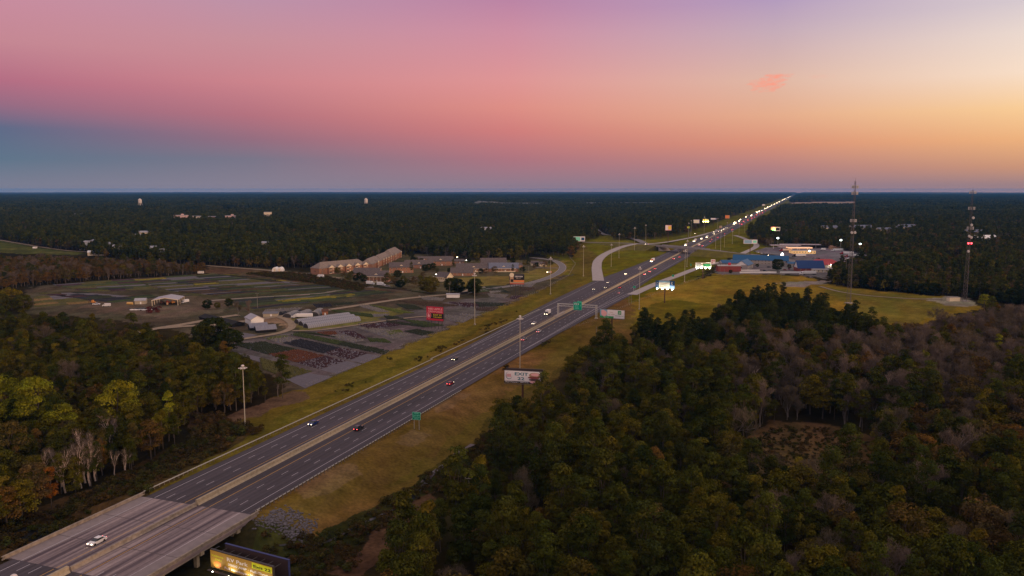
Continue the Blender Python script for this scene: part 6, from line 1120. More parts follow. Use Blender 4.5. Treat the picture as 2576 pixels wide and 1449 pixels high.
field([(330, 702), (540, 689), (700, 712), (420, 730)], 13, 3, ['green', 'dgreen', 'dgreen', 'green', 'grey', 'brown', 'olive', 'navy', 'grey', 'yellow'], 'upper green field')
field([(420, 731), (700, 713), (930, 722), (560, 745)], 10, 3, ['dgreen', 'green', 'navy', 'grey', 'dgreen', 'olive', 'dgreen', 'brown'], 'broad dark field')
field([(560, 690), (640, 697), (790, 716), (700, 712)], 8, 2, ['brown', 'dgreen', 'grey', 'yellow', 'olive'], 'upper right corner field')
field([(560, 754), (900, 727), (1000, 735), (640, 778)], 10, 3, ['dgreen', 'green', 'navy', 'green', 'dgreen', 'dgreen', 'brown', 'grey', 'grey'], 'field beside the farm road')
field([(800, 702), (950, 722), (1080, 738), (940, 722)], 6, 3, ['dgreen', 'olive', 'green', 'brown'], 'narrow field below the village')
field([(130, 716), (330, 702), (400, 728), (220, 735)], 8, 3, ['green', 'purple', 'grey', 'navy', 'olive'], 'upper left field')
field([(90, 738), (215, 736), (330, 745), (230, 755)], 6, 3, ['purple', 'grey', 'navy', 'olive', 'dgreen'], 'left purplish field')
field([(85, 748), (160, 742), (240, 762), (85, 775)], 5, 2, ['tan', 'tan', 'olive', 'grey'], 'tan grass field')
field([(220, 755), (380, 742), (400, 748), (290, 762)], 3, 2, ['dgreen', 'green', 'navy'], 'rows above the panel van')
field([(1180, 724), (1260, 719), (1270, 734), (1200, 742)], 4, 2, ['dgreen', 'green', 'white', 'brown'], 'corner field by the oaks')

# ------------------------------------------------------------------ tree models
trunk_m = mat('bark', (.09, .07, .055), .95, noise=.25, nscale=2); bare_m = mat('pale_bark', (.50, .39, .33), .95, noise=.2, nscale=2); greyt_m = mat('grey_bark', (.20, .165, .15), .95, noise=.2, nscale=2)
fm_pine = foliage('pine_needles', [(.028, .037, .007), (.042, .050, .008), (.068, .072, .010), (.034, .040, .009), (.085, .080, .010)])
fm_leaf = foliage('green_leaves', [(.075, .070, .008), (.102, .087, .009), (.054, .056, .008), (.130, .104, .011), (.085, .066, .012)])
fm_bright = foliage('yellow_green_leaves', [(.195, .195, .012), (.165, .170, .012), (.18, .165, .012)])
fm_aut = foliage('autumn_leaves', [(.115, .068, .018), (.145, .080, .018), (.100, .074, .020), (.13, .080, .034), (.080, .068, .016)])
fm_grey = foliage('bare_twigs', [(.15, .112, .082), (.125, .096, .068), (.185, .135, .105), (.105, .085, .052)])
fm_oak = foliage('dark_leaves', [(.020, .028, .006), (.030, .038, .007), (.040, .044, .008)])
fm_orange = foliage('orange_leaves', [(.24, .085, .015), (.20, .075, .012)]); fm_shrub = foliage('scrub_leaves', [(.045, .045, .012), (.08, .048, .018), (.055, .062, .014), (.10, .055, .02)])
def blob(centers, radii, nq, size, rg, flat_=.8, jit_=.45, up=.3):
    k = len(centers); w = radii[:, 0] * radii[:, 2]; idx = rg.choice(k, nq, p=w / w.sum()); d = rg.normal(size=(nq, 3)); d[:, 2] = np.abs(d[:, 2]) * 1.0 - .25 * rg.random(nq); d /= np.linalg.norm(d, axis=1)[:, None]
    c = centers[idx] + d * radii[idx] * (1 - jit_ * rg.random(nq) ** 2)[:, None]; nrm = d + rg.normal(size=(nq, 3)) * .32; nrm[:, 2] += up; nrm /= np.linalg.norm(nrm, axis=1)[:, None]
    t = np.cross(nrm, rg.normal(size=(nq, 3))); t /= np.linalg.norm(t, axis=1)[:, None]; b2 = np.cross(nrm, t); s = size * (.6 + .8 * rg.random(nq))[:, None]
    V = np.stack([c + t * s, c + b2 * s * flat_, c - t * s * .9, c - b2 * s * flat_ * .9], 1).reshape(-1, 3); F = np.arange(nq * 4).reshape(-1, 4)
    tone = rg.uniform(.62, 1.38, k)[idx] * rg.uniform(.75, 1.25, nq); hue = rg.uniform(-.12, .12, k)[idx]
    col = np.stack([tone * (1 + hue), tone, tone * (1 - hue), np.ones(nq)], 1); return V, F, np.repeat(col, 4, 0)
def crown_spec(kind, rg):
    if kind == 'pine':
        H = rg.uniform(15, 19); n = 34; z = H * rg.uniform(.36, 1, n) ; r = (1.05 - ((z / H - .62) / .50) ** 2).clip(.2, 1) * 2.6; a = rg.uniform(0, 6.28, n); C = np.stack([np.cos(a) * r * rg.uniform(.3, 1, n), np.sin(a) * r * rg.uniform(.3, 1, n), z], 1); C[-1] = (0, 0, H); Rd = np.stack([rg.uniform(1.0, 1.7, n)] * 2 + [rg.uniform(.8, 1.25, n)], 1); return H + .8, C, Rd, .20
    if kind == 'slim':
        H = rg.uniform(12, 16); n = 20; z = H * rg.uniform(.3, 1, n); r = (1.0 - ((z / H - .55) / .6) ** 2).clip(.15, 1) * 1.9; a = rg.uniform(0, 6.28, n); C = np.stack([np.cos(a) * r * rg.uniform(.2, 1, n), np.sin(a) * r * rg.uniform(.2, 1, n), z], 1); Rd = np.stack([rg.uniform(.8, 1.3, n)] * 2 + [rg.uniform(.9, 1.3, n)], 1); return H, C, Rd, .16
    if kind in ('mound', 'full'):
        H, rx = (10.5, 5.4) if kind == 'mound' else (13.5, 4.3); n = 70; u = rg.uniform(-.95, 1, n); a = rg.uniform(0, 6.28, n); rr_ = np.sqrt(1 - u.clip(-1, 1) ** 2) * rg.uniform(.75, 1.08, n); C = np.stack([np.cos(a) * rr_ * rx * .8, np.sin(a) * rr_ * rx * .8, H * .50 + u * H * .40], 1); Rd = np.stack([rg.uniform(1.1, 1.9, n)] * 2 + [rg.uniform(.8, 1.4, n)], 1); return H, C, Rd, .25
    if kind == 'shrub':
        H = 2.6; n = 9; C = np.stack([rg.uniform(-1.6, 1.6, n), rg.uniform(-1.6, 1.6, n), rg.uniform(.4, 1.8, n)], 1); Rd = np.stack([rg.uniform(.6, 1.1, n)] * 2 + [rg.uniform(.5, .9, n)], 1); return H, C, Rd, .08
    if kind == 'cone':
        H = rg.uniform(11, 14); n = 26; z = H * np.linspace(.12, .97, n); r = (1 - z / H) * 2.9 + .25; a = rg.uniform(0, 6.28, n); C = np.stack([np.cos(a) * r * .6, np.sin(a) * r * .6, z], 1); Rd = np.stack([r * .55 + .4] * 2 + [np.full(n, .9)], 1); return H, C, Rd, .18
    H = rg.uniform(11, 14.5) if kind == 'broad' else 12; n = 44; u = rg.uniform(-.7, 1, n); a = rg.uniform(0, 6.28, n); rr_ = np.sqrt(1 - u.clip(-1, 1) ** 2); rx = rg.uniform(3.3, 4.4); C = np.stack([np.cos(a) * rr_ * rx * .8, np.sin(a) * rr_ * rx * .8, H * .54 + u * H * .37], 1); C[:, 0] += rg.normal(0, .3); Rd = np.stack([rg.uniform(.8, 2.0, n)] * 2 + [rg.uniform(.7, 1.5, n)], 1); return H, C, Rd, .25
def limbs(mb, C, H, r0, rg, m=0, crook=.5):
    p = Vector((0, 0, -.3)); top = H * .8; pts = [p]; 
    for k in range(1, 6): pts.append(Vector((rg.normal(0, .15 * crook * k), rg.normal(0, .15 * crook * k), top * k / 5)))
    for k in range(5): mb.tube(pts[k], pts[k + 1], r0 * (1 - k * .16), r0 * (1 - (k + 1) * .16), 6, m, cap=False)
    for c in C[:12]:
        st = pts[int(min(4, max(2, c[2] / H * 5 - 1)))]; mb.tube(st, Vector(c), r0 * .32, r0 * .08, 4, m, cap=False)
def make_crown(kind, seed, nq, size, fmat):
    rg = np.random.default_rng(seed); H, C, Rd, r0 = crown_spec(kind, rg); V, F, col = blob(C, Rd, nq, size, rg); me = mesh_np('crown', V, F, fmat, {'leaf': ('POINT', col)})
    mb = MB(); limbs(mb, C, H, r0, rg); tm = bpy.data.meshes.new('trunk'); tm.from_pydata(mb.v, [], mb.f); tm.materials.append(trunk_m); return me, tm, H
def make_bare(seed, H, spread, m, twig=fm_grey, ntw=700, fork=3):
    rg = np.random.default_rng(seed); mb = MB(); ends = []
    def br(p, d, l, r, dep):
        q = p + d * l; mid_ = p + d * l * .5 + Vector(rg.normal(0, .05 * l, 3)); mb.tube(p, mid_, r, r * .85, 5, cap=False); mb.tube(mid_, q, r * .85, r * .65, 5, cap=False)
        if dep == 0: ends.append(q); return
        for k in range(fork if dep > 1 else 3):
            dd = (d + Vector(rg.normal(0, spread, 3)) + Vector((0, 0, .25))).normalized(); br(q if k else mid_, dd, l * rg.uniform(.55, .75), r * .58, dep - 1)
        ends.append(q)
    br(Vector((0, 0, -.3)), Vector((rg.normal(0, .04), rg.normal(0, .04), 1)).normalized(), H * .42, H * (.016 if m is not bare_m else .024), 4)
    E_ = np.array([tuple(e) for e in ends]); C = E_[rg.choice(len(E_), min(len(E_), 60))]; nq = ntw; idx = rg.choice(len(E_), nq); c = E_[idx] + rg.normal(0, H * .03, (nq, 3)); d = rg.normal(size=(nq, 3)) * .6; d[:, 2] = np.abs(d[:, 2]) + .3; d /= np.linalg.norm(d, axis=1)[:, None]; w = np.cross(d, rg.normal(size=(nq, 3))); w /= np.linalg.norm(w, axis=1)[:, None]
    L_ = H * .055; wd_ = .045; V = np.stack([c - w * wd_, c + w * wd_, c + d * L_ + w * wd_ * .4, c + d * L_ - w * wd_ * .4], 1).reshape(-1, 3); col = np.ones((nq * 4, 4)); me = mesh_np('crown', V, np.arange(nq * 4).reshape(-1, 4), twig, {'leaf': ('POINT', col)})
    tm = bpy.data.meshes.new('trunk'); tm.from_pydata(mb.v, [], mb.f); tm.materials.append(m); return me, tm, H
MODELS = {}
def model_set(key, kind, n, nq, size, fmat): MODELS[key] = [make_crown(kind, hash((kind, i)) % 9999 if False else i * 17 + len(kind) * 101 + len(key), nq, size, fmat) for i in range(n)]
NQ = 2900
model_set('pine', 'pine', 5, NQ, .215, fm_pine); model_set('leafy', 'broad', 5, NQ, .24, fm_leaf); model_set('autumn', 'broad', 4, NQ, .24, fm_aut); model_set('slim', 'slim', 3, 2000, .21, fm_leaf); model_set('slima', 'slim', 3, 1900, .21, fm_aut); model_set('cone', 'cone', 2, 1300, .28, fm_pine); model_set('oak', 'mound', 3, 5200, .28, fm_oak); model_set('darkpine', 'pine', 3, 2600, .23, fm_oak); model_set('full', 'full', 4, 6500, .20, fm_bright); model_set('shrub', 'shrub', 4, 420, .22, fm_shrub)
MODELS['bare'] = [make_bare(40 + i, 11 + i, .38, greyt_m, ntw=2200) for i in range(4)]; MODELS['pale'] = [make_bare(60 + i, 12 + i, .25, bare_m, ntw=700) for i in range(3)]
# low detail versions for the far woods
model_set('pine_lo', 'pine', 3, 230, .80, fm_pine); model_set('leafy_lo', 'broad', 3, 240, .95, fm_leaf); model_set('autumn_lo', 'broad', 3, 220, .95, fm_aut); MODELS['bare_lo'] = [make_bare(80 + i, 12, .38, greyt_m, ntw=500) for i in range(2)]

# ------------------------------------------------------------------ woods: where trees stand
CH = 11.0
def CP(pts): return np.array([G(p[0], p[1], p[2]) if len(p) > 2 else G(p[0], p[1], CH) for p in pts])
clC = [(1822, 768), (1860, 738), (1960, 732), (2060, 746), (2120, 768), (2180, 793), (2230, 818), (2150, 850), (2000, 840), (1880, 830), (1830, 820)]; clB = [(1592, 806), (1618, 790), (1680, 800), (1750, 785), (1815, 800), (1830, 860), (1700, 850), (1600, 840)]
near_r = CP([(1228, 1010), (1262, 985), (1310, 985), (1375, 945), (1410, 905), (1450, 872), (1500, 855), (1560, 862), (1580, 880), (1600, 850), (1590, 812), (1615, 795), (1680, 805), (1750, 790), (1815, 805), (1822, 772), (1860, 742), (1960, 736), (2060, 750), (2120, 772), (2180, 797), (2230, 832), (2290, 818), (2350, 806), (2420, 796), (2480, 790), (2576, 792), (2700, 800), (3100, 1100), (3300, 1900), (800, 1900), (940, 1520, -5), (1000, 1440, -5), (1080, 1385, -5), (1150, 1335, -5), (1210, 1285, -5), (1275, 1215, -5), (1262, 1100, -5)])
holes_r = [CP(clC), CP(clB), CP([(1285, 990, -3), (1430, 925, -2), (1435, 1030, -3), (1400, 1060, -4), (1290, 1080, -4)]), CP([(1600, 880, 0), (1640, 872, 0), (1760, 880, 0), (1870, 908, 0), (1900, 930, 0), (1760, 925, 0), (1640, 905, 0)]), CP([(1870, 1110, -3), (1950, 1060, -3), (2080, 1062, -3), (2210, 1105, -3), (2220, 1200, -3), (2080, 1250, -3), (1930, 1245, -3), (1860, 1180, -3)])]
near_l = CP([(-500, 760), (-100, 790), (60, 800), (200, 810), (330, 828), (420, 850), (500, 865), (590, 880), (650, 925), (705, 955), (718, 985, 0), (690, 1000, 0), (640, 1020, 0), (560, 1040, 0), (500, 1050, -2), (480, 1095, -4), (420, 1140, -5), (330, 1190, -5), (200, 1250, -5), (80, 1300, -5), (-100, 1400, -5), (-600, 1500)])
band_l = CP([(-400, 648), (-60, 645), (0, 643), (100, 643), (200, 648), (350, 652), (515, 662), (520, 688, 0), (300, 701, 0), (150, 713, 0), (80, 720, 0), (0, 728, 0), (-100, 735, 0), (-400, 760, 0)])
far_l = CP([(-2500, 489.4), (1998, 489.4), (1955, 512), (1925, 524), (1895, 535, 0), (1850, 555, 0), (1825, 562, 0), (1760, 575, 0), (1720, 592, 0), (1650, 602, 0), (1560, 604, 0), (1500, 600, 0), (1470, 605, 0), (1452, 625, 0), (1440, 650, 0), (1400, 645, 0), (1350, 640, 0), (1300, 652, 0), (1200, 655, 0), (1100, 650, 0), (1050, 636, 0), (1018, 634, 0), (985, 643, 0), (960, 655, 0), (930, 665, 0), (850, 671, 0), (800, 673, 0), (720, 675, 0), (620, 672, 0), (540, 668, 0), (520, 668, 0), (400, 662, 0), (330, 657, 0), (225, 645, 0), (222, 636, 0), (110, 624, 0), (0, 604, 0), (-300, 590, 0), (-2500, 620)])
far_r = CP([(2004, 489.4), (4600, 489.4), (4600, 760), (2900, 800), (2576, 762, 0), (2450, 750, 0), (2250, 735, 0), (2100, 720, 0), (2085, 712, 0), (2098, 690, 0), (2150, 672, 0), (2200, 668, 0), (2240, 662, 0), (2190, 645, 0), (2120, 630, 0), (2060, 622, 0), (1980, 620, 0), (1930, 622, 0), (1905, 612, 0), (1880, 597, 0), (1862, 590, 0), (1880, 580, 0), (1905, 565, 0), (1925, 548, 0), (1940, 535, 0), (1960, 522, 0), (1985, 508, 0)])
holes_f = [CP([(1980, 524, 0), (1985, 509, 0), (2070, 507, 0), (2160, 507, 0), (2160, 523, 0)]), CP([(1480, 566, 0), (1500, 566, 0), (1512, 580, 0), (1530, 590, 0), (1545, 605, 0), (1520, 606, 0), (1500, 592, 0)]), CP([(2330, 640, 0), (2420, 640, 0), (2430, 668, 0), (2340, 655, 0)]), CP([(1990, 583, 0), (2045, 583, 0), (2045, 592, 0), (1990, 592, 0)])]
town = [(456, 550, 26), (494, 549, 26), (533, 549, 26), (580, 550, 24), (674, 545, 20), (1222, 578, 20), (363, 590, 18), (2164, 577, 22), (2222, 582, 16), (2476, 598, 24), (2449, 587, 18), (2084, 576, 18), (2275, 574, 22), (665, 616, 10), (690, 618, 9), (386, 626, 8), (407, 636, 6), (160, 612, 8), (120, 606, 7), (282, 547, 24), (470, 617, 8), (353, 521, 5), (921, 516, 5), (216, 612, 12), (274, 617, 10), (277, 631, 14), (243, 637, 16), (342, 596, 12), (300, 625, 8)]
towng = [(G(a, b, 13 if 535 < b < 555 else 0 if b < 530 else 10), c) for a, b, c in town]
def sample(pg, sp, dmin, dmax, holes=(), fov=36.5, seed=0):
    rg = np.random.default_rng(seed); x0, y0 = pg.min(0); x1, y1 = pg.max(0); y1 = min(y1, dmax); x0 = max(x0, -dmax); x1 = min(x1, dmax); xs = np.arange(x0, x1, sp); ys = np.arange(max(y0, 20), y1, sp)
    X, Y = np.meshgrid(xs, ys); P_ = np.stack([X.ravel(), Y.ravel()], 1); P_ += rg.uniform(-.42, .42, P_.shape) * sp; d = np.hypot(P_[:, 0], P_[:, 1]); a = np.abs(np.degrees(np.arctan2(P_[:, 0], P_[:, 1])))
    P_ = P_[(d > dmin) & (d <= dmax) & (a < fov)]; m = inside(P_, pg)
    for h in holes: m &= ~inside(P_, h)
    for g, px in towng:
        k = g[1] / FPX; m &= ~((np.abs(P_[:, 0] - g[0] * P_[:, 1] / g[1]) < px * k * .45) & (P_[:, 1] < g[1] + px * k * .4) & (P_[:, 1] > g[1] - 70 * (g[1] / 1500)))
    return P_[m]
TREES = []      # x, y, kind, scale, region
def add(P_, kinds, probs, smin, smax, region, seed=0, nz=None):
    rg = np.random.default_rng(seed); probs = np.array(probs, float)
    for p in P_:
        pr = probs.copy()
        if nz is not None: pr = nz(p, pr)
        TREES.append((p[0], p[1], kinds[rg.choice(len(kinds), p=pr / pr.sum())], rg.uniform(smin, smax), region))
def nz_right(p, pr):
    v = vnoise(np.array([p[0]]), np.array([p[1]]), 38, 3)[0]; w = vnoise(np.array([p[0]]), np.array([p[1]]), 30, 8)[0]; right = float(sst(60, 190, p[0])); far = float(sst(330, 430, p[1]))
    grey = right * float(sst(290, 340, p[1])) * (1 - float(sst(520, 600, p[1]))); pr = pr * np.array([(1.8 if v > .5 else .4) * (1 - .6 * grey), 1 - .4 * grey, .4 + 2.2 * right * w + .6 * far * w, .3 + 2.0 * right * (w > .5) + 7 * grey * (w > .3), 1 - .4 * grey, .3 + far + 3 * grey]); 
    return pr
add(sample(near_r, 6.3, 100, 900, holes_r, seed=1), ['pine', 'leafy', 'autumn', 'bare', 'slim', 'slima'], [3.6, 2.2, .8, 1.5, 1.2, .6], .58, 1.42, 'r', 1, nz_right)
add(sample(near_l, 6.2, 60, 1200, seed=2), ['pine', 'leafy', 'autumn', 'bare', 'slim', 'slima'], [1.5, 4.5, .4, .25, 1.6, .25], .62, 1.25, 'l', 2)
add(sample(band_l, 6.6, 60, 1500, seed=3), ['pine', 'leafy', 'autumn', 'bare', 'slim', 'slima'], [.3, .6, 3, 2.8, .4, 2], .7, 1.05, 'b', 3)
near = [t for t in TREES]
print('near trees', len(near))
def vis(t): return abs(t[0] / t[1]) < .655 and t[1] > 130
# individuals: the largest showing of each kind
near.sort(key=lambda t: math.hypot(t[0], t[1]) / t[3])
KN = {'pine': ('pine_tree', 'pine', 'dark green pine'), 'leafy': ('leafy_tree', 'leafy tree', 'olive green leafy tree'), 'autumn': ('autumn_tree', 'autumn tree', 'brown and rust autumn tree'), 'bare': ('bare_tree', 'bare tree', 'greyish bare twiggy tree'), 'slim': ('slender_tree', 'slender tree', 'slender green tree'), 'slima': ('slender_tree', 'slender tree', 'slender brown autumn tree')}
cnt = {}; LIM = {'pine': 300, 'leafy': 300, 'autumn': 300, 'bare': 300, 'slim': 150, 'slima': 150}
RGN = {'r': 'in the woods right of the burger billboard', 'l': 'in the woods left of the nearest whole mast', 'b': 'in the autumn band behind the left nursery'}
def tree_obj(key, i, x, y, s, name, label, cat, group=None, rz=None, sz=None, z=None):
    crown, trunk, H = MODELS[key][i % len(MODELS[key])]; T = bpy.data.objects.new(name, None); COL.objects.link(T); T.location = (x, y, float(GZ(x, y)) if z is None else z); T.rotation_euler = (0, 0, random.random() * 6.28 if rz is None else rz); T.scale = (s, s, s * (sz or 1)); tag(T, label, cat, group)
    link('trunk', trunk, T); link('crown', crown, T); return T
rest = []
for t in near:
    k = t[2]
    if vis(t) and cnt.get(k, 0) < LIM[k]:
        cnt[k] = cnt.get(k, 0) + 1; nm, ct, lb = KN[k]; tree_obj(k, cnt[k], t[0], t[1], t[3], nm, lb + ' ' + RGN[t[4]], ct, ct + 's ' + RGN[t[4]])
    else: rest.append(t)
print('individual trees', cnt)
# named single trees
def single(px, py, key, i, s, name, label, cat='tree', fm=None, sz=None):
    b = GP(px, py); T = tree_obj(key, i, b.x, b.y, s, name, label, cat, sz=sz)
    if fm:
        for ch in T.children:
            if ch.name.startswith('crown'): ch.data = ch.data.copy(); ch.data.materials[0] = fm
    return T
single(305, 1110, 'full', 1, 1.8, 'leafy_tree', 'tallest bright yellow green tree above the white trunks on the left', fm=fm_bright); single(95, 1110, 'full', 2, 1.9, 'leafy_tree', 'broad yellow green tree at the left frame edge', fm=fm_bright); single(10, 1090, 'full', 3, 1.8, 'leafy_tree', 'yellow green tree cut by the left frame edge', fm=fm_bright); single(160, 1140, 'full', 0, 1.4, 'leafy_tree', 'yellow green tree between the two tallest ones', fm=fm_bright); single(425, 1110, 'slim', 0, 1.25, 'slender_tree', 'slim yellow green tree right of the tallest left tree', fm=fm_bright); single(400, 1130, 'slim', 1, 1.1, 'slender_tree', 'smaller yellow green tree beside the slim one', fm=fm_bright)
single(30, 1200, 'autumn', 0, 1.4, 'autumn_tree', 'brown autumn tree below the left edge yellow green trees'); single(90, 1290, 'autumn', 1, 1.15, 'autumn_tree', 'dull orange tree at the lower left by the swamp'); single(130, 1280, 'slim', 2, .9, 'autumn_tree', 'bright orange bush tree in the lower left corner', fm=fm_orange); single(18, 1330, 'leafy', 0, 1.0, 'autumn_tree', 'ochre leafed tree at the lower left frame edge', fm=fm_aut); single(260, 1180, 'slima', 1, 1.1, 'autumn_tree', 'rust brown tree behind the white trunks', fm=fm_aut); single(335, 1170, 'slima', 0, 1.1, 'autumn_tree', 'rust brown tree right of the white trunks')
for i, (px, py, s, lb) in enumerate(((215, 1215, 1.35, 'tallest pale bare tree of the left clump'), (228, 1222, 1.15, 'pale bare tree right of the tallest'), (205, 1228, 1.0, 'pale bare tree in front of the tallest'), (240, 1210, 1.0, 'pale bare tree at the right of the clump'), (155, 1225, .95, 'pale bare tree at the left of the clump'), (165, 1240, .9, 'thin white trunk front left of the clump'), (145, 1215, .85, 'thin pale trunk farthest left'), (185, 1215, .9, 'thin pale trunk between the two groups'), (275, 1150, 1.05, 'pale bare tree under the tallest yellow green one'), (290, 1200, .7, 'small pale bare tree at the clump edge'), (318, 1195, .7, 'small pale bare tree by the scrub'), (112, 1230, .8, 'thin grey trunk in the left shade'))): single(px, py, 'pale', i, s, 'bare_tree', lb, 'bare tree')
single(2290, 1262, 'pale', 1, .95, 'dead_tree', 'lone dead white tree in the lower right woods', 'dead tree', sz=1.15); single(2232, 1030, 'pale', 0, 1.2, 'dead_tree', 'pale forked dead tree in the upper right woods', 'dead tree'); single(2505, 930, 'slim', 0, 1.2, 'leafy_tree', 'tall bright yellow topped tree in the right woods', fm=fm_bright); single(2320, 960, 'slim', 1, 1.3, 'leafy_tree', 'tall tree with yellow green top right of centre right woods', fm=fm_bright); single(2475, 778, 'leafy', 2, 1.0, 'leafy_tree', 'light green tree by the right tower pad', fm=fm_bright); single(1520, 1010, 'slim', 2, 1.1, 'leafy_tree', 'light olive tree at the left part of the right woods', fm=fm_leaf); single(1515, 1030, 'pale', 2, 1.0, 'bare_tree', 'pale bare tree behind the burger billboard woods', 'bare tree'); single(1690, 1000, 'pale', 1, 1.0, 'bare_tree', 'pale leaning bare tree in the middle of the right woods', 'bare tree'); single(1890, 1000, 'pale', 0, 1.15, 'bare_tree', 'pale branching tree above the reddish marsh', 'bare tree')
for i, (px, py, s, lb) in enumerate(((540, 875, 1.75, 'huge dark oak between the nursery and the left woods'), (515, 880, 1.5, 'dark oak joined to the left of the huge one'), (580, 885, 1.3, 'dark oak joined to the right of the huge one'), (1135, 737, 1.35, 'round dark tree left of the nearest pair by the white box shed'), (1152, 738, 1.3, 'round dark tree beside the white box shed'), (1195, 742, 1.4, 'round dark tree behind the mast by the box shed'), (1190, 740, 1.1, 'dark tree tucked behind the mast'), (1085, 738, 1.5, 'large olive tree over the farm road junction'), (1070, 735, 1.2, 'olive tree left of the farm road junction'), (1957, 682, 1.35, 'round tree in front of the motel'), (522, 778, .75, 'small dark tree by the farm road, left of three'), (576, 772, .65, 'small dark tree by the farm road, right of three'), (547, 777, .5, 'small green tree by the farm road, middle of three'), (30, 780, 1.7, 'large green tree at the left frame edge before the nursery'), (60, 785, 1.3, 'green tree right of the frame edge one'), (0, 790, 1.5, 'green tree cut by the left frame edge at the nursery'), (1830, 745, 1.0, 'x'))[:-1]): single(px, py, 'oak', i, s, 'oak_tree', lb, 'oak tree', fm=(fm_leaf if px in (1085, 1070, 547, 30, 60, 0) else None))
single(628, 800, 'bare', 1, .9, 'bare_tree', 'brownish bare tree behind the white shed', 'bare tree'); single(600, 796, 'bare', 2, .8, 'bare_tree', 'bare tree left behind the white shed', 'bare tree'); single(388, 786, 'shrub', 0, 2.2, 'red_shrub', 'dark red bush right of the scrap heap', 'shrub', fm=foliage('red_leaves', [(.11, .025, .02), (.09, .02, .02)]))
# village and interchange trees
random.seed(5)
for i, (px, py) in enumerate([(862, 700), (872, 706), (884, 702), (895, 708), (905, 702), (915, 710), (850, 696), (880, 712), (925, 704), (1000, 700), (1016, 722), (1026, 720), (1042, 724), (1058, 722), (1000, 722), (975, 712), (1050, 668), (1040, 660), (1060, 662), (1078, 680), (1090, 678), (1070, 684), (1130, 685), (1140, 678), (1148, 690), (1100, 688), (1210, 690), (1222, 692), (1245, 694), (1300, 680), (1315, 684), (1330, 678), (1345, 680), (1290, 690), (1320, 672), (1350, 672), (1370, 676), (1385, 673), (1020, 652), (1034, 648), (1090, 655), (1140, 655), (1180, 660), (1200, 664), (1220, 658), (1300, 660), (1290, 664), (1325, 662), (966, 718), (990, 724), (1008, 726), (1075, 712), (1065, 705), (1035, 692)]):
    k = random.choice(['oak', 'leafy', 'pine', 'oak', 'autumn']); b = GP(px, py); tree_obj(k, i, b.x, b.y, random.uniform(.5, .85), 'garden_tree', {'oak': 'dark round', 'leafy': 'olive green', 'pine': 'dark pine-like', 'autumn': 'brownish'}[k] + ' garden tree among the brick village houses', 'garden tree', 'garden trees of the brick village')
for i, (px, py, s) in enumerate([(2020, 668, .5), (1985, 676, .5), (1905, 672, .4), (1838, 688, .4), (1815, 680, .4), (2100, 680, .8), (2112, 690, .9), (2106, 700, .9), (2120, 706, .8), (1600, 604, .5), (1450, 628, .9), (1444, 640, .9), (1436, 648, .9)]): b = GP(px, py); tree_obj('oak', i, b.x, b.y, s, 'roadside_tree', 'dark small tree ' + ('in the motel lot' if px > 1800 else 'beside the interchange roads'), 'roadside tree', 'small trees around the interchange and motel')
# dark clumps standing in the field on the right
def clump(pts, sp, key, s0, s1, seed):
    for p in sample(CP(pts), sp, 100, 1200, seed=seed): rest.append((p[0], p[1], key if random.random() < .55 else random.choice(('darkpine', 'darkpine', 'pine')), random.uniform(s0, s1), 'c'))
clump([(1822, 768), (1860, 738), (1960, 732), (2060, 746), (2120, 768), (2180, 793), (2230, 818), (2150, 850), (2000, 840), (1880, 830), (1830, 820)], 5.5, 'oak', .55, 1.1, 31); clump([(1592, 806), (1618, 790), (1680, 800), (1750, 785), (1815, 800), (1830, 860), (1700, 850), (1600, 840)], 5.5, 'oak', .5, 1.05, 32); clump([(2090, 690), (2200, 690), (2400, 715), (2576, 732), (2576, 760, 0), (2450, 751, 0), (2250, 734, 0), (2096, 718, 0)], 6, 'oak', .6, 1.25, 33)
# scrub
def scrub(pg, sp, seed, s0=.5, s1=1.3):
    out = []
    for p in sample(poly(pg), sp, 50, 900, seed=seed): out.append((p[0], p[1], 'shrub', random.uniform(s0, s1), 's'))
    return out
SC = scrub([(-250, 1449), (-100, 1330), (100, 1300), (260, 1225), (400, 1150), (520, 1090), (600, 1090), (560, 1135), (420, 1205), (345, 1250), (220, 1310), (60, 1375), (0, 1400), (-100, 1449)], 3.0, 41) + scrub([(700, 1350), (860, 1335), (1000, 1245), (1100, 1180), (1190, 1130), (1230, 1080), (1270, 1100), (1230, 1180), (1120, 1240), (1040, 1260), (1000, 1310), (930, 1350), (900, 1420), (840, 1449), (690, 1420), (640, 1370)], 3.0, 42, .4, 1.1) + scrub([(480, 1050), (560, 1050), (640, 1085), (560, 1120), (480, 1130)], 3.2, 43, .6, 1.5) + scrub([(540, 670), (700, 684), (800, 694), (930, 722), (900, 735), (780, 712), (640, 693), (540, 684)], 4.0, 44, .7, 1.3) + scrub([(700, 1365), (830, 1370), (820, 1449), (720, 1449)], 4, 45, .4, .9)
for pts, sp, sd in (([(1880, 1120), (1950, 1075), (2080, 1078), (2200, 1115), (2200, 1190), (2080, 1235), (1940, 1225)], 2.8, 46), ([(1620, 885), (1740, 890), (1880, 925), (1760, 915)], 5, 47)): SC += scrub(pts, sp, sd, .3, .7)
for s_0, s_1, sp_, q_ in ((330, 560, 3.2, 48), (262, 330, 4.5, 49)):
    for p in sample(np.array([SN(s_0, -186), SN(s_1, -190), SN(s_1, -197), SN(s_0, -192)]), sp_, 50, 900, seed=q_): (SC.append((p[0], p[1], 'shrub', random.uniform(.25, .6), 's')) if vnoise(np.array([p[0]]), np.array([p[1]]), 14, 5)[0] > .62 else None)
rdsh = [(650, 1087, 1.3), (642, 1092, 1.0), (634, 1094, .9), (1276, 928, 1.0), (1270, 932, .8), (1372, 866, .8), (1364, 871, .8), (1379, 862, .7), (1225, 838, 0.8), (980, 905, .8)]
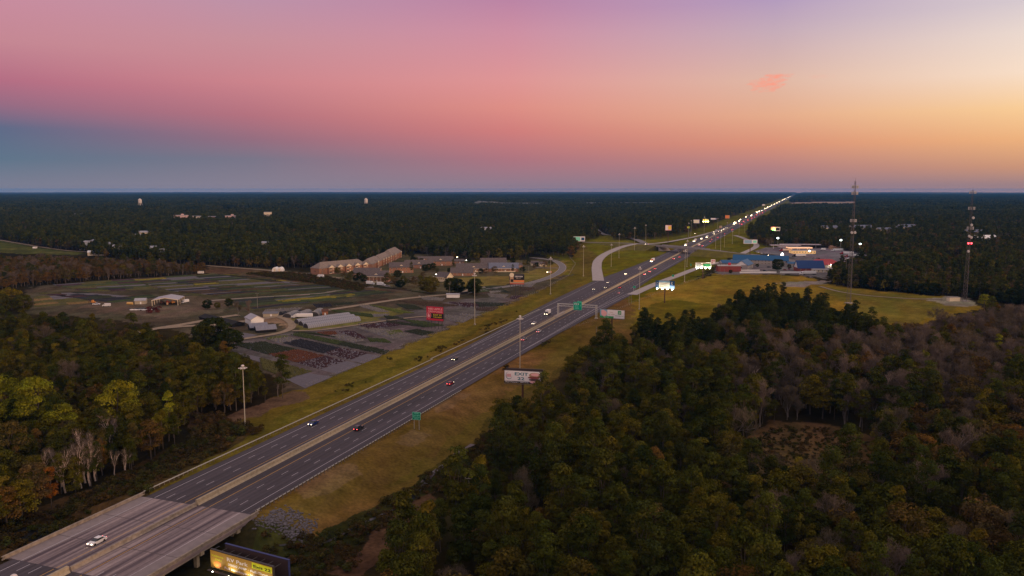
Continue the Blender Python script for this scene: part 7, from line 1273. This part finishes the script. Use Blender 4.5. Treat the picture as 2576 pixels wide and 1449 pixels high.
# far woods: single low detail trees to 1.6 km, then clumps
farT = []
def addf(P_, mix, s0, s1, seed):
    rg = np.random.default_rng(seed); ks = list(mix); pr = np.array([mix[k] for k in ks], float)
    vn = np.clip(.6 * vnoise(P_[:, 0] / 2, P_[:, 1], 150, seed) + .5 * vnoise(P_[:, 0], P_[:, 1], 50, seed + 1), 0, 1)
    for p, v in zip(P_, vn):
        q = pr.copy(); q[0] *= .4 + 1.6 * v; q[1] *= 1.8 - 1.4 * v; q[-1] *= .3 + 2 * (v > .6); farT.append((p[0], p[1], ks[rg.choice(len(ks), p=q / q.sum())], rg.uniform(s0, s1) * (1 + .5 * (v - .5)), 'f'))
mixf = {'pine_lo': 4, 'leafy_lo': 2.0, 'autumn_lo': .9, 'bare_lo': .5}
addf(sample(far_l, 7.2, 500, 1500, holes_f, seed=51), mixf, .8, 1.15, 51); addf(sample(far_r, 7.2, 500, 1500, holes_f, seed=52), {'pine_lo': 2.2, 'leafy_lo': 2.5, 'autumn_lo': 1.6, 'bare_lo': .9}, .75, 1.1, 52)
addf(sample(far_l, 9.5, 1500, 3000, holes_f, seed=53), mixf, .9, 1.35, 53); addf(sample(far_r, 9.5, 1500, 3000, holes_f, seed=54), {'pine_lo': 2.2, 'leafy_lo': 2.5, 'autumn_lo': 1.6, 'bare_lo': .7}, .9, 1.35, 54)
P1 = [p for pg, sd in ((far_l, 55), (far_r, 56)) for p in sample(pg, 34, 3000, 7500, holes_f, seed=sd)]
def clear_road(P_): return [p for p in P_ if not -62 < float(np.dot(p, HN)) - hn(float(np.dot(p, HU))) < 78]
P1 = clear_road(P1)
farT = [t for t in farT if not (t[1] > 1400 and -58 < t[0] * HN[0] + t[1] * HN[1] - hn(t[0] * HU[0] + t[1] * HU[1]) < 60)]
P2 = clear_road([p for pg, sd in ((far_l, 57), (far_r, 58)) for p in sample(pg, 62, 7500, 13500, holes_f, seed=sd)])
print('far trees', len(farT), 'patches', len(P1))
# ------------------------------------------------------------------ instanced stuff
def joined(key, i):
    crown, trunk, H = MODELS[key][i]; me = bpy.data.meshes.new('tree_model'); nv = len(crown.vertices); co = np.empty(nv * 3, np.float32); crown.vertices.foreach_get('co', co); nt_ = len(trunk.vertices); ct = np.empty(nt_ * 3, np.float32); trunk.vertices.foreach_get('co', ct)
    v = np.concatenate([co.reshape(-1, 3), ct.reshape(-1, 3)]); fc = np.arange(nv).reshape(-1, 4); ft = np.array([list(p.vertices) for p in trunk.polygons]) + nv; f = np.concatenate([fc, ft]); col = np.empty(nv * 4, np.float32); crown.color_attributes['leaf'].data.foreach_get('color', col); col = np.concatenate([col.reshape(-1, 4), np.ones((nt_, 4))])
    me = mesh_np('tree_model', v, f, [crown.materials[0], trunk.materials[0]], {'leaf': ('POINT', col)}); mi = np.zeros(len(f), np.int32); mi[len(fc):] = 1; me.polygons.foreach_set('material_index', mi); return me
def patch_mesh(seed, size=36, n=22, mixp=(.45, .25, .12, .18)):
    rg = np.random.default_rng(seed); V, F, Cc, M = [], [], [], []; k = 0; mats_ = [fm_pine, fm_leaf, fm_aut]
    for t in range(n):
        x, y = rg.uniform(-size / 2, size / 2, 2); key, mi = [('pine', 0), ('broad', 1), ('broad', 2), ('pine', 0)][rg.choice(4, p=list(mixp))]; H, C, Rd, _ = crown_spec(key, rg); v, f, c = blob(C, Rd, 42, 1.9, rg); s = rg.uniform(.9, 1.25); v = v * s + (x, y, 0); V.append(v); F.append(f + k); Cc.append(c); M += [mi] * len(f); k += len(v)
    me = mesh_np('woods_patch', np.concatenate(V), np.concatenate(F), mats_, {'leaf': ('POINT', np.concatenate(Cc))}); me.polygons.foreach_set('material_index', np.array(M, np.int32)); return me
def scatter(name, items, meshes, label, cat):
    # items: x, y, z, index, scale ; meshes: list
    if not items: return
    col = bpy.data.collections.new(name + '_models')
    for i, me in enumerate(meshes): col.objects.link(bpy.data.objects.new('model_%03d' % i, me))
    me = bpy.data.meshes.new(name); a = np.array(items, np.float32); me.vertices.add(len(a)); me.vertices.foreach_set('co', a[:, :3].ravel())
    for an, tp, arr in (('pick', 'INT', a[:, 3].astype(np.int32)), ('size', 'FLOAT', a[:, 4]), ('spin', 'FLOAT', np.random.default_rng(3).uniform(0, 6.28, len(a)).astype(np.float32))):
        at = me.attributes.new(an, tp, 'POINT'); at.data.foreach_set('value', arr)
    o = link(name, me); tag(o, label, cat, kind='stuff'); ng = bpy.data.node_groups.new(name, 'GeometryNodeTree'); ng.interface.new_socket('Geometry', in_out='INPUT', socket_type='NodeSocketGeometry'); ng.interface.new_socket('Geometry', in_out='OUTPUT', socket_type='NodeSocketGeometry')
    N = ng.nodes.new; gi = N('NodeGroupInput'); go = N('NodeGroupOutput'); ip = N('GeometryNodeInstanceOnPoints'); ci = N('GeometryNodeCollectionInfo'); ci.inputs['Collection'].default_value = col; ci.inputs['Separate Children'].default_value = True; ci.inputs['Reset Children'].default_value = True
    def na(nm, tp): n_ = N('GeometryNodeInputNamedAttribute'); n_.data_type = tp; n_.inputs['Name'].default_value = nm; return n_.outputs['Attribute']
    cx = N('ShaderNodeCombineXYZ'); ng.links.new(na('spin', 'FLOAT'), cx.inputs[2]); ng.links.new(gi.outputs[0], ip.inputs['Points']); ng.links.new(ci.outputs[0], ip.inputs['Instance']); ip.inputs['Pick Instance'].default_value = True
    ng.links.new(na('pick', 'INT'), ip.inputs['Instance Index']); ng.links.new(cx.outputs[0], ip.inputs['Rotation']); ng.links.new(na('size', 'FLOAT'), ip.inputs['Scale']); ng.links.new(ip.outputs[0], go.inputs[0]); md = o.modifiers.new('scatter', 'NODES'); md.node_group = ng; return o
JM = {}; ML = []
def jidx(key, i):
    n = len(MODELS[key]); k = (key, i % n)
    if k not in JM: JM[k] = len(ML); ML.append(joined(*k))
    return JM[k]
def conv(lst): return [(t[0], t[1], float(GZ(t[0], t[1])) - .2, jidx(t[2], i * 7 + int(abs(t[0]) * 3)), t[3]) for i, t in enumerate(lst)]
for nm, cond, lb in (('woods', lambda t: t[0] / t[1] > .05 or t[4] in ('r', 'c'), 'dense mixed woods filling the right side'), ('woods', lambda t: t[4] in 'lb' and not t[0] / t[1] > .05, 'dense mixed woods on the left behind the nearer trees')):
    ML = []; JM = {}; sel = [t for t in rest if cond(t)]; it = conv(sel); scatter(nm, it, ML, lb, 'woods')
ML = []; JM = {}; it = conv(SC + [(GP(a, b)[0], GP(a, b)[1], 'shrub', s, 's') for a, b, s in rdsh]); scatter('scrub', it, ML, 'low brown and green scrub along the creek and the highway banks', 'scrub')
ML = []; JM = {}; it = conv([t for t in farT if t[0] < t[1] * .36 - 20]); scatter('distant_woods', it, ML, 'dark pine woods beyond the village and the interchange', 'woods')
ML = []; JM = {}; it = conv([t for t in farT if t[0] >= t[1] * .36 - 20]); scatter('distant_woods', it, ML, 'dark mixed woods beyond the truck lot and round the towers', 'woods')
MIX = [(.7, .1, .02, .18), (.7, .1, .02, .18), (.4, .3, .12, .18), (.4, .3, .12, .18), (.1, .55, .3, .05), (.1, .4, .5, 0)]
def tone(p, sc): return int(min(5, max(0, (vnoise(np.array([p[0] / 2.5]), np.array([p[1]]), sc, 71)[0] * .65 + vnoise(np.array([p[0]]), np.array([p[1]]), sc / 4, 72)[0] * .45) * 6 - .3)))
P1 = [p for p in P1 if vnoise(np.array([p[0] / 3]), np.array([p[1]]), 190, 75)[0] < .86]
scatter('distant_woods', [(p[0], p[1], -.3, tone(p, 320), .8 + .45 * vnoise(np.array([p[0]]), np.array([p[1]]), 120, 73)[0]) for i, p in enumerate(P1)], [patch_mesh(200 + i, mixp=MIX[i]) for i in range(6)], 'far blue dark woods stretching toward the horizon', 'woods')
scatter('distant_woods', [(p[0], p[1], -.3, tone(p, 500), .8 + .5 * vnoise(np.array([p[0]]), np.array([p[1]]), 300, 73)[0]) for i, p in enumerate(P2)], [patch_mesh(300 + i, 66, 46, MIX[i]) for i in range(6)], 'farthest blue dark woods just under the horizon', 'woods')
# canopy sheet from 7 km to the horizon
azs = np.radians(np.linspace(-60, 60, 500)); rs = np.concatenate([np.linspace(13000, 22000, 120)]); A_, R_ = np.meshgrid(azs, rs); x = (np.sin(A_) * R_).ravel(); y = (np.cos(A_) * R_).ravel(); z = 9 + 9 * vnoise(x, y, 60, 3) + 8 * vnoise(x, y, 600, 4) ; z = z * 1.0; z = np.where(np.abs((x * HN[0] + y * HN[1]) + 128) < 45, -3, z)
na_, nr_ = len(azs), len(rs); i_, j_ = np.meshgrid(np.arange(na_ - 1), np.arange(nr_ - 1)); k = (j_ * na_ + i_).ravel(); cm = mat('far_canopy', (.006, .010, .006), .95, noise=.6, nscale=.008)  # sheet colour darkened to stand in for the crowns' missing self-shadow
hm_ = ~inside(np.stack([x, y], 1), CP([(1985, 519, 0), (1985, 506, 0), (2160, 506, 0), (2160, 519, 0)])); z = np.where(hm_, z, -3)
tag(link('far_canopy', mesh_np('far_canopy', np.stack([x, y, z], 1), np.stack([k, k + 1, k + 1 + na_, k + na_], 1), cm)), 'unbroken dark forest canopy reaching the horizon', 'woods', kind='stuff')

# ------------------------------------------------------------------ smoke plume over the far woods
def volbox(name, loc, size, rz, col, dens, noise=None):
    o = MB().box(0, 0, 0, *size).build(name, None or bpy.data.materials.new(name)); m = o.data.materials[0]; m.use_nodes = True; nt = m.node_tree; nt.nodes.clear(); v = nt.nodes.new('ShaderNodeVolumePrincipled'); v.inputs['Color'].default_value = (*col, 1); v.inputs['Density'].default_value = dens; ou = nt.nodes.new('ShaderNodeOutputMaterial'); nt.links.new(v.outputs[0], ou.inputs['Volume']); o.location = loc; o.rotation_euler = (0, 0, rz); return o, m
sp0 = GP(1195, 522); 
ps = MB(); 
smo = bpy.data.materials.new('smoke'); smo.use_nodes = True; nt = smo.node_tree; nt.nodes.clear(); v = nt.nodes.new('ShaderNodeVolumePrincipled'); v.inputs['Color'].default_value = (.75, .78, .85, 1); v.inputs['Density'].default_value = .0035; ou = nt.nodes.new('ShaderNodeOutputMaterial'); nt.links.new(v.outputs[0], ou.inputs['Volume'])
s_k = sp0[1] / FPX; puff = MB()
for i, (dx, z, rx, rz_) in enumerate(((0, 9, 5, 3.5), (4, 12, 7, 4), (10, 14, 9, 4), (20, 13.5, 14, 3.4), (38, 12.5, 24, 3.0), (70, 10, 34, 2.2), (130, 9.5, 60, 2.0), (220, 9.5, 80, 2.0), (340, 10, 100, 2.0), (470, 10, 110, 1.8))): puff.ell((dx * s_k, i * 30, z * s_k * .9), rx * s_k, 60, rz_ * s_k, 14, 8)
o = puff.build('smoke_plume', smo, loc=sp0); tag(o, 'thin grey smoke plume rising from the far woods and drifting right', 'smoke', kind='stuff')
# haze: one box of even thin air round the camera and everything in it
hz_o, hm2 = volbox('haze', (0, 11050, 48.5), (46000, 22700, 111), 0, (.06, .38, 1.0), .000028); tag(hz_o, 'thin blue evening haze over the land', 'haze', kind='stuff')
